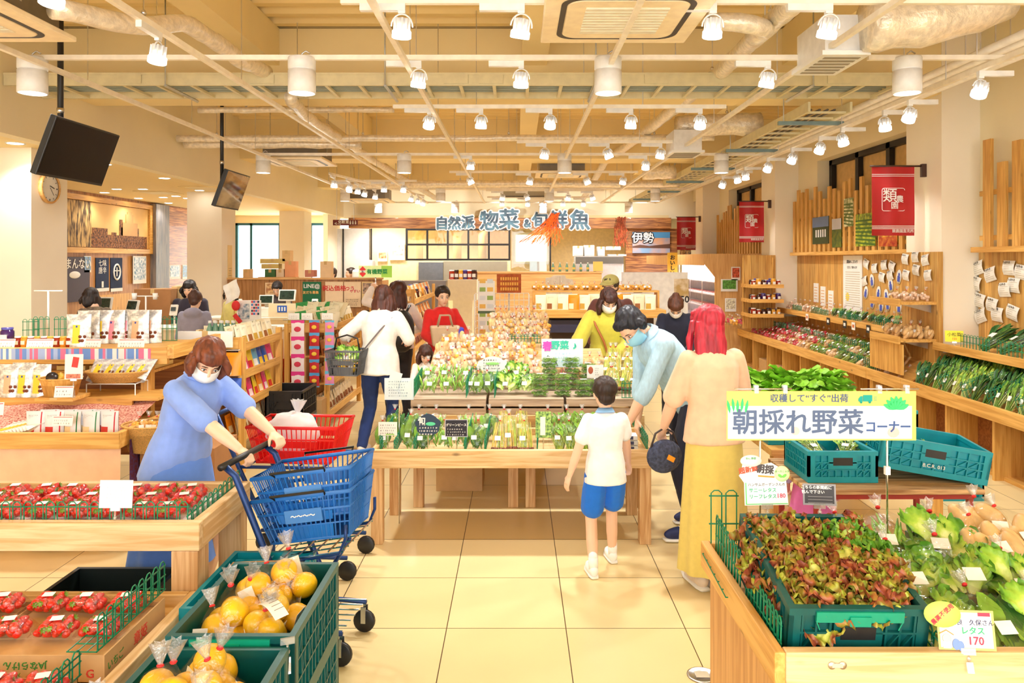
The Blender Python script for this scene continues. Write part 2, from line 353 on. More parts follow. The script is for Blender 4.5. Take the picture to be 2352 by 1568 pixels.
# ------------------------------------------------------------ tracks, lamps
TRK = mat('track_white', srgb(250,240,222), .45); LENS = mat('lamp_lens', (1,.97,.9), .3, emit=14)
LAMPW = mat('lamp_white', (.85,.84,.82), .35)
BZ = 3.34
def track(name, a, b, label, wd=.035, ht=.035):
    t = thing(name, label, 'lighting track'); 
    MB().beam(a, b, wd, ht).build('rail', TRK, t)
    a, b = V(a), V(b); L = (b-a).length; n = max(2, int(L/1.8)); mb = MB()
    for i in range(n):
        p = a+(b-a)*((i+.5)/n); mb.tube([p, (p.x, p.y, CZ+.02 if abs((p.y+2.25) % 5-.31) > .35 else 3.6)], .004, 5)
    mb.build('hanger_rod', ALU, t); return t
for x, s in ((-3.46,'white rail running away near the bulkhead over the registers'), (-2.22,'white slotted rail running away over the gap between the bagged goods shelves'), (-.8,'white rail running away just beside the middle of the shop'), (.68,'white rail running away over the centre vegetable table'), (2.1,'white rail running away over the morning harvest banner'), (3.46,'white rail with spotlights running along the window side above the slatted fences')):
    track('lighting_rail', (x, 1.2 if abs(x) > 1 else 2.6, BZ-.06), (x, 18.6, BZ-.06), s)
CANR = [(5.5,'nearest row'), (10.5,'second row away'), (15.5,'third row away'), (19.2,'row by the kitchen front')]
bars = []
for D, s in CANR:
    xs = [-3.59, 2.4] if D == 5.5 else [-3.3, 3.9]
    track('cross_bar', (-3.6, D, BZ), (2.12 if D < 6 else 3.6, D, BZ), 'white cross bar carrying cylinder lamps, '+s)
track('cross_bar', (2.58, 5.5, BZ), (3.65, 5.5, BZ), 'short white cross bar holding the cylinder lamp beside the window wall')
# cylinder downlight prototype
can = thing('cylinder_lamp', 'x', 'lamp')
MB().lathe([(.02,0),(.096,-.002),(.1,-.01),(.1,-.085),(.093,-.088),(.093,-.098),(.1,-.1),(.1,-.262),(.094,-.265),(.090,-.262),(.088,-.24)], 28, cap=False).build('housing', LAMPW, can)
MB().lathe([(.0,-.246),(.089,-.246)], 24, cap=False).build('lens', LENS, can)
MB().tube([(0,0,.0),(0.0,0,.03),(.03,0,.05),(.06,0,.03)], .006, 6).build('cord', STEEL, can)
S = Series(can)
for D, s in CANR:
    for i, x in enumerate((-3.56, -1.58, .67, 2.87)):
        S.put('white cylinder lamp in the %s, %s' % (s, ('over the registers','over the bagged goods shelf','over the centre table','towards the window wall')[i]), (x, D-.0, BZ+.0), 0, 'cylinder lamps under the cross bars')
        lamp((x, D, BZ-.27), CAN_W, 140, .08)
# track spotlight prototype: adapter along +x, lamp head tilted separately per copy by rotation of the whole thing about z only
def spot_proto(tilt, nm='track_spotlight'):
    t = thing(nm, 'x', 'spotlight')
    MB().box(-.24, .02, -.018, .018, -.04, 0).box(-.02,.02,-.014,.014,-.055,-.04).build('adapter', LAMPW, t)
    Q = Euler((tilt[0], tilt[1], 0)).to_matrix()
    mb = MB(); P = [Q @ V((.062*cos(a), 0, .062*sin(a)*1.15)) + V((0,0,-.13)) for a in [pi*k/10 for k in range(11)]]
    mb.tube(P, .005, 5); mb.build('yoke', LAMPW, t)
    mb = MB()
    for k in range(9):
        a = 2*pi*k/9; mb.ob(V((0,0,-.13)) + Q @ V((.036*cos(a), .036*sin(a), .01)), (.026, .008, .07), Q.to_4x4().to_euler() if False else (Q @ Matrix.Rotation(a,3,'Z')).to_euler())
    mb.lathe([(.02,.05),(.03,.045),(.03,-.03)], 12, (0,0,-.13), Q=Q); mb.build('heat_sink', mat('sink_white', (.7,.7,.7), .4), t)
    MB().lathe([(.05,-.02),(.056,-.028),(.056,-.062),(.050,-.066),(.048,-.06)], 20, (0,0,-.13), Q=Q, cap=False).build('collar', mat('lamp_hood_glow', (1,.97,.92), .4, emit=1.3), t)
    MB().lathe([(.0,-.06),(.049,-.06)], 20, (0,0,-.13), Q=Q, cap=False).build('lens', LENS, t)
    t['aim'] = tuple(Q @ V((0,0,-1))); return t
protos = [Series(spot_proto(a)) for a in ((.1,.05),(.25,.15),(-.2,.1),(.15,-.4))]
rows = [ # distance, photo x of the heads, words
 (4.3, (923,1197,1637,1903), 'front row at the top edge'), (5.53, (962,1197,1763), 'row tucked behind the nearest cylinder lamps'),
 (7.25, (986,1105,1264,1449,1608), 'row above the centre vegetable table'), (9.4, (1251,1396,1517), 'short row past the first ceiling beam'),
 (10.53, (1081,1483), 'pair on the second cylinder lamp row'), (12.6, (1080,1217,1348,1431), 'row over the tea and bread aisle'),
 (14.0, (803,882,927), 'row over the register queue'), (15.9, (1154,1210,1305,1360), 'row over the far counter'), (17.6, (1153,1212,1293,1340), 'row just before the fish counter sign')]
for ri, (D, xs, s) in enumerate(rows):
    if ri not in (1, 4): track('cross_bar', (ax(min(xs),D)-.35, D, BZ), (ax(max(xs),D)+.25 if ri else 3.3, D, BZ), 'thin white cross bar of spotlights, '+s)
    for j, px in enumerate(xs):
        k = (ri*3+j*2) % 4 if D > 6 else (ri+j) % 2
        x = ax(px, D); protos[k].put('white finned spotlight, %s from the registers, %s' % (ORD[j], s), (x, D, BZ-.018), 0, 'spotlights on the cross bars')
        if (ri+j) % 2 == 0 or D < 6: lamp((x, D, BZ-.22), SPOT_W, 85, .04, (rnd.uniform(-.25,.25), rnd.uniform(-.2,.2), -1))
for j, (px, py) in enumerate(((2252,205),(2090,262),(2032,273),(1935,320),(1884,336),(1820,360),(1764,380),(1712,400),(1693,403),(1660,418))):
    D = 3.46*FP/(px-CX); 
    protos[(3, 3, 0, 1, 3, 3, 3, 0, 1, 3)[j]].put('white spotlight aimed at the produce wall, %s along the window side rail' % ORD[j], (3.46, D, BZ-.078), R(180), 'spotlights on the window side rail')
    lamp((3.5, D, BZ-.26), SPOT_W*1.1, 80, .04, (.45, rnd.uniform(-.2,.2), -1))
protos[0].put('white spotlight on the slotted rail near the silver pipe and the tilted screens', (-2.22, 4.63, BZ-.078), R(90))
protos[0].put('white spotlight at the upper corner beside the air conditioner over the registers', (-2.22, 3.58, BZ-.078), R(90))
for j, (px, py) in enumerate(((768,424),(803,432),(822,455),(838,465),(862,476),(945,455),(960,463),(972,470))):
    D = 12.8+.6*j; protos[j % 2].put('small bright spotlight over the register hall, %s of the string towards the kitchen' % ORD[j], (ax(px, D), D, BZ-.05), R(90), 'string of spotlights over the register hall')
for j, D in enumerate((6.5, 8.5, 10.5, 12.5)): lamp((-4.5+.9, D, BZ-.1), 14, 100, .05, (-.3,0,-1))
track('lighting_rail', (ax(760,12.8), 12.7, BZ-.014), (ax(972,17), 17.1, BZ-.014), 'white rail of small bright spotlights over the register hall')
for x in (-3.4, -1.8, -.5, .7, 1.9, 3.2): lamp((x, 18.8, BZ-.25), 34, 110, .05, (0, .9, -.25))
dl_ = bpy.data.lights.new('window_daylight', 'AREA'); dl_.shape = 'RECTANGLE'; dl_.size = 1.6; dl_.size_y = 2.2; dl_.energy = 90; dl_.color = (.93,.97,1)
do_ = bpy.data.objects.new('window_daylight', dl_); COL.objects.link(do_); do_.location = (-5.8, 20.6, 1.7); do_.rotation_euler = (R(-90), 0, 0)
# ------------------------------------------------------------ produce and fittings library
def hull(name, pts, m, parent=None, smooth=1):
    bm = bmesh.new()
    for p in pts: bm.verts.new(p)
    r = bmesh.ops.convex_hull(bm, input=bm.verts[:])
    bmesh.ops.delete(bm, geom=[g for g in r['geom_interior'] if isinstance(g, bmesh.types.BMVert)], context='VERTS')
    for f in bm.faces: f.smooth = True
    me = bpy.data.meshes.new(name); bm.to_mesh(me); bm.free(); me.materials.append(m); return link(name, me, parent)
def sph(c, r, k=14):
    c = V(c); out = []
    for i in range(k):
        z = 1-2*(i+.5)/k; a = i*2.39996; q = sqrt(1-z*z); out.append(c+V((cos(a)*q, sin(a)*q, z))*r)
    return out
def leaf(mb, base, d, nrm, L, W, curl=.5, ruf=.0, mats=(0,), seg=5, ac=2, stem=.25, freq=3., rg=rnd, fan=False):
    """a curved leaf: base point, direction, face normal, length, width, curl towards the normal's back, edge ruffle"""
    base = V(base); d = V(d).normalized(); n = V(nrm); n = (n-d*n.dot(d)).normalized(); s = d.cross(n); vs = []; p = base.copy(); a = 0; ph = rg.random()*9
    for i in range(seg+1):
        t = i/seg; wd = W*(stem*.3 + (1-stem*.3)*sin(pi*min(1, max(0,(t-.12)/.95))**.8)) if stem else W*sin(pi*(t*.9+.05))
        if fan: wd = W*(.12+.88*min(1, t*1.25)**.8)*(1 if t < .8 else sqrt(max(.25, 1-((t-.8)/.23)**2)))
        dd = d*cos(a)-n*sin(a); nn = n*cos(a)+d*sin(a)
        for j in range(-ac, ac+1):
            u = j/ac; k = (abs(u)**1.5)*ruf*(.3+t)
            q = p + s*(u*wd) + nn*(u*u*wd*.35 + k*sin(ph+freq*2*pi*t+u*2.3)) + dd*(k*cos(ph*2+freq*5*t+u*4)*.7)
            vs.append(q)
        p = p+dd*(L/seg); a += curl/seg
    k = 2*ac+1
    for i in range(seg):
        for j in range(k-1):
            pass
    b = len(mb.v); mb.v += [tuple(mb.M @ q) if mb.M is not None else tuple(q) for q in vs]
    for i in range(seg):
        for j in range(k-1):
            mi = mats[max(0, min(len(mats)-1, int((i+.5)/seg*len(mats) + (abs(j-ac+.5)/ac-.5)*.9 + noise.noise(vs[i*k+j]*28+V((ph,0,0)))*1.6)))] if len(mats) > 1 else mats[0]
            if mi < 0: mi = mats[0]
            mb.f.append((b+i*k+j, b+i*k+j+1, b+(i+1)*k+j+1, b+(i+1)*k+j)); mb.m.append(mi); mb.s.append(True)
def crate(mats, w=.36, d=.53, h=.25, name='plastic_crate', label='x', cat='crate', latch=LATCH, open_top=True):
    t = thing(name, label, cat); W, D = w/2, d/2; th = .004; mb = MB()
    mb.box(-W+.01, W-.01, -D+.01, D-.01, 0, .008)
    for sx in (-1, 1): mb.box(*sorted((sx*(W-.012), sx*(W-.012-th))), -D+.012, D-.012, 0, h-.012)
    for sy in (-1, 1): mb.box(-W+.012, W-.012, *sorted((sy*(D-.012), sy*(D-.012-th))), 0, h-.012)
    rim = .02
    for sx in (-1, 1):
        mb.box(*sorted((sx*W, sx*(W-rim))), -D, D, h-.022, h); mb.box(*sorted((sx*W, sx*(W-.012))), -D, D, 0, .03)
    for sy in (-1, 1):
        mb.box(-W+rim, W-rim, *sorted((sy*D, sy*(D-rim))), h-.022, h); mb.box(-W+.012, W-.012, *sorted((sy*D, sy*(D-.012))), 0, .03)
        for sx in (-1, 1): mb.box(*sorted((sx*W, sx*(W-.035))), *sorted((sy*D, sy*(D-.014))), .03, h-.022); mb.box(*sorted((sx*W, sx*(W-.014))), *sorted((sy*D, sy*(D-.035))), .03, h-.022)
    zs = [.03+(h-.052)*k/3 for k in (1, 2)]
    for sy in (-1, 1):
        for z in zs: mb.box(-W+.035, W-.035, *sorted((sy*D, sy*(D-.012))), z-.003, z+.003)
        n = 10
        for i in range(1, n): x = -W+w*i/n; mb.box(x-.003, x+.003, *sorted((sy*(D-.001), sy*(D-.012))), .03, h-.022)
        for i in (1, 2, 7, 8):
            x = -W+w*i/n; mb.beam((x, sy*(D-.006), zs[0]), (x+w/n, sy*(D-.006), zs[1]), .012, .004); mb.beam((x+w/n, sy*(D-.006), zs[0]), (x, sy*(D-.006), .03), .012, .004)
        mb.box(-.07, .07, *sorted((sy*D, sy*(D-.014))), h*.42, h-.022)
    for sx in (-1, 1):
        for z in zs: mb.box(*sorted((sx*W, sx*(W-.012))), -D+.035, D-.035, z-.003, z+.003)
        n = 14
        for i in range(1, n): y = -D+d*i/n; mb.box(*sorted((sx*(W-.001), sx*(W-.012))), y-.003, y+.003, .03, h-.022)
        for i in range(1, n-1, 1): y = -D+d*i/n; mb.beam((sx*(W-.006), y, zs[i%2]), (sx*(W-.006), y+d/n, zs[i%2]+(h-.052)/3), .012, .004)
    mb.build('basket_body', mats, t)
    for sy in (-1, 1):
        hm = MB(); y = sy*(D+.001); hm.box(-.05, .05, *sorted((y, y-sy*.016)), h*.55, h*.55+.04)
        hm.build('hand_slot', BLACK, t)
        if latch:
            lm = MB(); lm.box(-W*.62, W*.62, *sorted((sy*(D+.006), sy*(D-.004))), h-.04, h-.008); lm.box(-.03,.03,*sorted((sy*(D+.01), sy*(D-.004))),h-.05,h-.02)
            lm.tube([(-W*.62,sy*(D+.003),h-.035),(-W*.56,sy*(D+.003),h-.065)], .002, 5); lm.tube([(W*.62,sy*(D+.003),h-.035),(W*.56,sy*(D+.003),h-.065)], .002, 5)
            lm.build('latch', latch, t)
    return t
def fence_mb(L, h=.1, pitch=.03, r=.0026, mb=None):
    mb = mb or MB(); n = max(1, int(L/pitch)); p = L/n
    for i in range(n):
        a = i*p+p*.14; b = (i+1)*p-p*.14; m_ = (a+b)/2
        mb.tube([(a,0,0),(a,0,h-.012),(m_-p*.15,0,h-.001),(m_+p*.15,0,h-.001),(b,0,h-.012),(b,0,0)], r, 6, cap=False)
    for z in (.002, h*.5, h-.022): mb.tube([(0,0,z),(L,0,z)], r*1.15, 6)
    return mb
def divider(label, a, b, h=.1, pitch=.03, group=None, foot=.0):
    a, b = V(a), V(b); t = thing('wire_divider', label, 'divider', a, 0, group)
    d = b-a; L = d.length; X = d.normalized(); Y = V((0,0,1)).cross(X).normalized(); Z = X.cross(Y)
    mb = MB(); mb.M = Matrix((X, Y, Z)).transposed().to_4x4(); fence_mb(L, h, pitch, mb=mb)
    mb.build('loop_fence', GREEN, t)
    if foot:
        f = MB(); f.M = mb.M
        for k in range(4): f.tube([(0, foot*k/3, .002), (L, foot*k/3, .002)], .0022, 5)
        n = int(L/.05)
        for k in range(n+1): f.tube([(L*k/n, 0, .002), (L*k/n, foot, .002)], .0022, 5)
        f.build('foot_grid', GREEN, t)
    return t
def clipmb(mb, h=.08):
    mb.box(-.02, .02, -.004, .004, h-.012, h+.006); mb.tube([(0,0,h-.012),(0,0,h*.45)], .004, 6); mb.ell((0,0,h*.62), .008, nu=8, nv=6); mb.ob((0,.006,h*.2), (.018,.004,h*.5), (.2,0,0)); mb.ob((0,-.006,h*.2), (.018,.004,h*.5), (-.2,0,0)); return mb
def card(name, label, cat, loc, rz, w, h, fill, lines, clip=.08, tilt=-.12, group=None, border=None, roll=0, shape=None):
    """a price card: lines = (text, size, material, x, z[, bold])"""
    t = thing(name, label, cat, loc, (tilt, 0, rz) if not roll else (tilt, roll, rz), group); z0 = clip
    if shape: mb = MB(); mb.prism(shape, .0015, Matrix.Translation((0, .0015, z0)) @ Matrix.Rotation(R(90), 4, 'X')); s = mb.build('sheet', fill, t)
    else: s = MB().box(-w/2, w/2, 0, .0015, z0, z0+h).build('sheet', fill, t)
    if border:
        b = MB(); q = .006; y0, y1 = -.0008, .0001
        b.box(-w/2, w/2, y0, y1, z0, z0+q).box(-w/2, w/2, y0, y1, z0+h-q, z0+h).box(-w/2, -w/2+q, y0, y1, z0+q, z0+h-q).box(w/2-q, w/2, y0, y1, z0+q, z0+h-q); b.build('border', border, t)
    for l in lines:
        text(l[0], l[1], l[2], t, (l[3], -.0012, z0+l[4]), ext=.0003, bold=l[5] if len(l) > 5 else 0, sx=l[6] if len(l) > 6 else 1)
    if clip: clipmb(MB(), clip).build('clip', CLEARH, t)
    return t
def scrib(n, w, m_, rg, parent, z0, dz, y=-.0012, th=.0016, x0=None, name='lettering'):
    """rows of small pen strokes standing for writing too small to read in the photograph"""
    mb = MB()
    for i in range(n):
        x = -w/2 if x0 is None else x0; z = z0-i*dz; e = w/2 - rg.random()*w*.25
        while x < e:
            l = rg.uniform(.3, .8)*dz; k = rg.random()
            if k < .5: mb.box(x, x+l*.8, y-.0004, y, z, z+th)
            if k > .3: mb.box(x+l*.3, x+l*.3+th, y-.0004, y, z-dz*.25, z+dz*.25)
            if k < .7: mb.box(x, x+l*.7, y-.0004, y, z-dz*.22, z-dz*.22+th)
            x += l+.25*dz
    return mb.build(name, m_, parent)
# --- strawberry pack
SB = mat('strawberry_red', srgb(228,36,22), .28, var=.25, scale=60, bump=.35, coat=.3); SBG = mat('calyx_green', srgb(120,160,50), .5)
FILMD = film('dark_film', (.97,.93,.91), .12, .1, 34, .0)
STK = mat('sticker', (.92,.91,.87), .45)
def strawberry_pack(seed, flower=False, colour=None):
    rg = random.Random(seed); t = thing('strawberry_pack', 'x', 'strawberries')
    MB().lathe([(.045,0),(.05,.004),(.066,.03),(.07,.03)], 4, Q=Matrix.Diagonal((1.45,1.05,1)) @ Matrix.Rotation(R(45),3,'Z'), cap=False).box(-.045,.045,-.033,.033,0,.002).build('tray', film('tray_clear', (.96,.97,.97), .15, .1, 5), t)
    pts = []; bm_ = MB(); cx = MB()
    bm_.lathe([(.001,-.021),(.007,-.018),(.0135,-.006),(.0165,.006),(.0145,.015),(.006,.019),(.001,.0185)], 12)
    for k in range(7):
        a = 2*pi*k/7; leaf(cx, (0,0,.018), (cos(a), sin(a), .35), (0,0,1), .015, .0035, -.5, 0, seg=2, ac=1)
    me, mc = bm_.mesh('strawberry', SB), cx.mesh('calyx', SBG)
    i = 0
    for layer in (0, 1):
        for j in range(3 if layer == 0 else 3):
            for k in range(4 if layer == 0 else 3):
                x = (-.062+.041*k if layer == 0 else -.045+.043*k)+rg.uniform(-.004,.004); y = -.033+.033*j+rg.uniform(-.004,.004); z = .022+layer*.024
                if layer == 0 and 0 < k < 3 and j == 1: continue
                e = (R(90)+rg.uniform(-.7,.7), rg.uniform(-.6,.6), rg.uniform(0, 6.28) if rg.random() < .5 else rg.uniform(-.7,.7))
                o = link('strawberry', me, t, (x, y, z), e); o.scale = (rg.uniform(1.05,1.3),)*3
                if layer: link('calyx', mc, o)
                pts += sph((x, y, z+.003), .021, 8)
    pts += [(-.105,-.05,.008),(.105,-.05,.008),(-.105,.05,.008),(.105,.05,.008),(-.115,0,.012),(.115,0,.012)]
    hull('wrap_film', pts, FILMD, t)
    MB().ob((rg.uniform(-.01,.02), -.002, .0745), (.05, .034, .001), (.04, 0, .2)).build('price_sticker', STK, t)
    lt = MB()
    for k in range(5): lt.ob((-.04+k*.012, -.043, .056), (.008, .004, .0008), (.9, 0, .1))
    if flower:
        f = MB(); f.M = Matrix.Translation((.0, -.045, .053)) @ Matrix.Rotation(.8, 4, 'X')
        for k in range(12): a = pi*k/6; f.ob((cos(a)*.015, sin(a)*.011, 0), (.012, .006, .001), (0,0,a))
        f.ell((0,0,0), (.011,.008,.0012), nu=12, nv=4, m=1); f.build('flower_sticker', [flat(250,216,20), flat(230,60,30)], t)
    lt.build('film_print', STK, t)
    return t
# --- bag of yellow citrus
CIT = mat('citrus_skin', srgb(255,196,20), .38, var=.12, scale=9, bump=.12, coat=.2)
RED = flat(220,40,40)
def tuft(mb, c, d, L=.05, n=8, r=.02, rg=rnd):
    """gathered top of a bag: fan of thin pleats"""
    d = V(d).normalized(); c = V(c); o = d.orthogonal().normalized(); o2 = d.cross(o); P = []
    for i in range(n):
        a = 2*pi*i/n; q = (.55+.45*(i % 2)); P.append((o*cos(a)+o2*sin(a), q))
    vs = []; 
    for t_, rr in ((0, .16), (.5, .6), (1, 1)):
        for v_, q in P: vs.append(c+d*(L*t_*(1+.12*(q-.7)))+v_*(r*rr*q))
    fs = [(k*n+i, k*n+(i+1) % n, (k+1)*n+(i+1) % n, (k+1)*n+i) for k in range(2) for i in range(n)]
    mb.add(vs, fs, 0, True)
def citrus_bag(seed):
    rg = random.Random(seed); t = thing('citrus_bag', 'x', 'bagged citrus'); me = MB().ell((0,0,0), (.045,.045,.041), nu=18, nv=12, fn=lambda d: 1-.05*max(0, abs(d.z)-.93)/.07).mesh('citrus', CIT)
    cs = [(-.045,-.03,.042),(.045,-.035,.042),(0,.045,.043),(.002,-.004,.108),(.05,.05,.05)][:4+seed % 2]
    pts = []
    for c in cs:
        o = link('citrus', me, t, c, (rg.uniform(-1,1), rg.uniform(-1,1), rg.uniform(0,6))); pts += sph(c, .0485, 22)
    top = V((rg.uniform(-.03,.03), rg.uniform(-.06,-.02), .172)); pts += [top+V((.008*cos(a), .008*sin(a), 0)) for a in (0, 2, 4)]
    hull('clear_bag', pts, BAGF, t); mb = MB(); tuft(mb, top, (0,-.1,1), .055, 14, .03); mb.build('gathered_top', film('bag_top', (1,1,1), .22, .2, 60, .14), t)
    MB().lathe([(.008,-.003),(.01,0),(.008,.003)], 8, top).build('red_tape', RED, t)
    m2 = MB(); m2.ob((.03*rg.choice((-1,1)), -.075, .075), (.045, .001, .075), (.35, .2, .3)); m2.build('label', STK, t)
    return t
# --- heads of frilly leaf lettuce
def leafmat(n, c, v=.25): return mat(n, srgb(*c), .45, var=v, scale=25, bump=.2, trans=0)
LG = leafmat('leaf_lime', (176,200,70)); LM = leafmat('leaf_mid', (112,158,44)); LD = leafmat('leaf_deep', (52,110,36)); LB = leafmat('leaf_bronze', (190,120,56)); LR = leafmat('leaf_red', (136,44,40)); LP = leafmat('leaf_pale', (218,226,150)); LY = leafmat('leaf_olive', (158,150,44))
STRAW = leafmat('straw_yellow', (226,196,96), .18); ROOT = leafmat('root_brown', (120,60,44)); LV = leafmat('leaf_bluegreen', (60,140,80))
def frill(mb, T, base, d, nrm, L, W, curl, ruf, rg, seg=12, ac=6, fr=2.2):
    """fan-shaped leaf with a finely waved margin; T collects how near the margin each point is"""
    base = V(base); d = V(d).normalized(); n = V(nrm); n = (n-d*n.dot(d)).normalized(); s = d.cross(n); p = base.copy(); a = 0; ph = rg.random()*6.3; b = len(mb.v); k = 2*ac+1
    for i in range(seg+1):
        t = i/seg; wd = W*(.14+.86*min(1, t*1.15)**.9)*(1-.35*max(0, t-.8)/.2); dd = d*cos(a)-n*sin(a); nn = n*cos(a)+d*sin(a)
        for j in range(k):
            u = (j-ac)/ac; e = min(1, (abs(u)**2.2*(.25+t)+max(0, t-.45)**1.5*1.9)); A = ruf*e
            q = p+s*(u*wd+A*.5*cos(2*pi*fr*2*t+ph+u*3))+nn*(u*u*wd*.3+A*sin(2*pi*fr*t*1.3+u*2*pi*1.2+ph)+A*.55*sin(2*pi*fr*t*2.4-u*2*pi*2.1+ph*2))-dd*(abs(u)**2*wd*.35*t)+dd*(A*.5*sin(u*2*pi*2.2+ph))
            mb.v.append(tuple(mb.M @ q) if mb.M is not None else tuple(q)); T.append(e)
        p = p+dd*(L/seg); a += curl/seg
    for i in range(seg):
        for j in range(k-1): mb.f.append((b+i*k+j, b+i*k+j+1, b+(i+1)*k+j+1, b+(i+1)*k+j)); mb.m.append(0); mb.s.append(True)
def frillmat(name, stops, sub_=.72):
    m, nt, b = newmat(name); L = nt.links; at_ = N(nt, 'ShaderNodeAttribute', attribute_name='margin'); tc = N(nt, 'ShaderNodeTexCoord'); nz = N(nt, 'ShaderNodeTexNoise'); nz.inputs['Scale'].default_value = 22; nz.inputs['Detail'].default_value = 3
    L.new(tc.outputs['Object'], nz.inputs[0]); ad = N(nt, 'ShaderNodeMath', operation='MULTIPLY_ADD'); ad.inputs[1].default_value = 1.5; L.new(nz.outputs[0], ad.inputs[0]); L.new(at_.outputs['Fac'], ad.inputs[2])
    sb = N(nt, 'ShaderNodeMath', operation='SUBTRACT'); sb.inputs[1].default_value = sub_; L.new(ad.outputs[0], sb.inputs[0]); cr = N(nt, 'ShaderNodeValToRGB'); e = cr.color_ramp.elements
    while len(e) < len(stops): e.new(.5)
    for k, (p, c) in enumerate(stops): e[k].position = p; e[k].color = (*srgb(*c), 1)
    L.new(sb.outputs[0], cr.inputs[0]); L.new(cr.outputs[0], b.inputs['Base Color']); b.inputs['Roughness'].default_value = .42; return m
FM_R = frillmat('lettuce_red', [(0,(222,226,120)),(.22,(176,190,62)),(.42,(150,140,48)),(.68,(166,90,52)),(.95,(118,36,38))], 1.12)
FM_G = frillmat('lettuce_green', [(0,(228,238,160)),(.3,(178,210,80)),(.7,(122,176,48)),(1,(84,140,36))])
def setT(o, T):
    a = o.data.attributes.new('margin', 'FLOAT', 'POINT'); a.data.foreach_set('value', T); return o
def lettuce(seed, red=True, n=24, R0=.12):
    rg = random.Random(seed); t = thing('lettuce_head', 'x', 'lettuce'); mb = MB(); T = []
    for i in range(n):
        f = i/n; a = i*2.4+rg.random()*.4; el = .25+1.1*f; L = R0*(1.15-.3*f)*rg.uniform(.85,1.15); d = V((cos(a)*cos(el), sin(a)*cos(el), sin(el))); nr = V((-cos(a)*sin(el), -sin(a)*sin(el), cos(el)))
        frill(mb, T, (cos(a)*.012, sin(a)*.012, .02+.03*f), d, nr, L, R0*.55, .8, R0*.12, rg, 20, 10, 1.9)
    setT(mb.build('frilly_leaves', FM_R if red else FM_G, t), T); return t
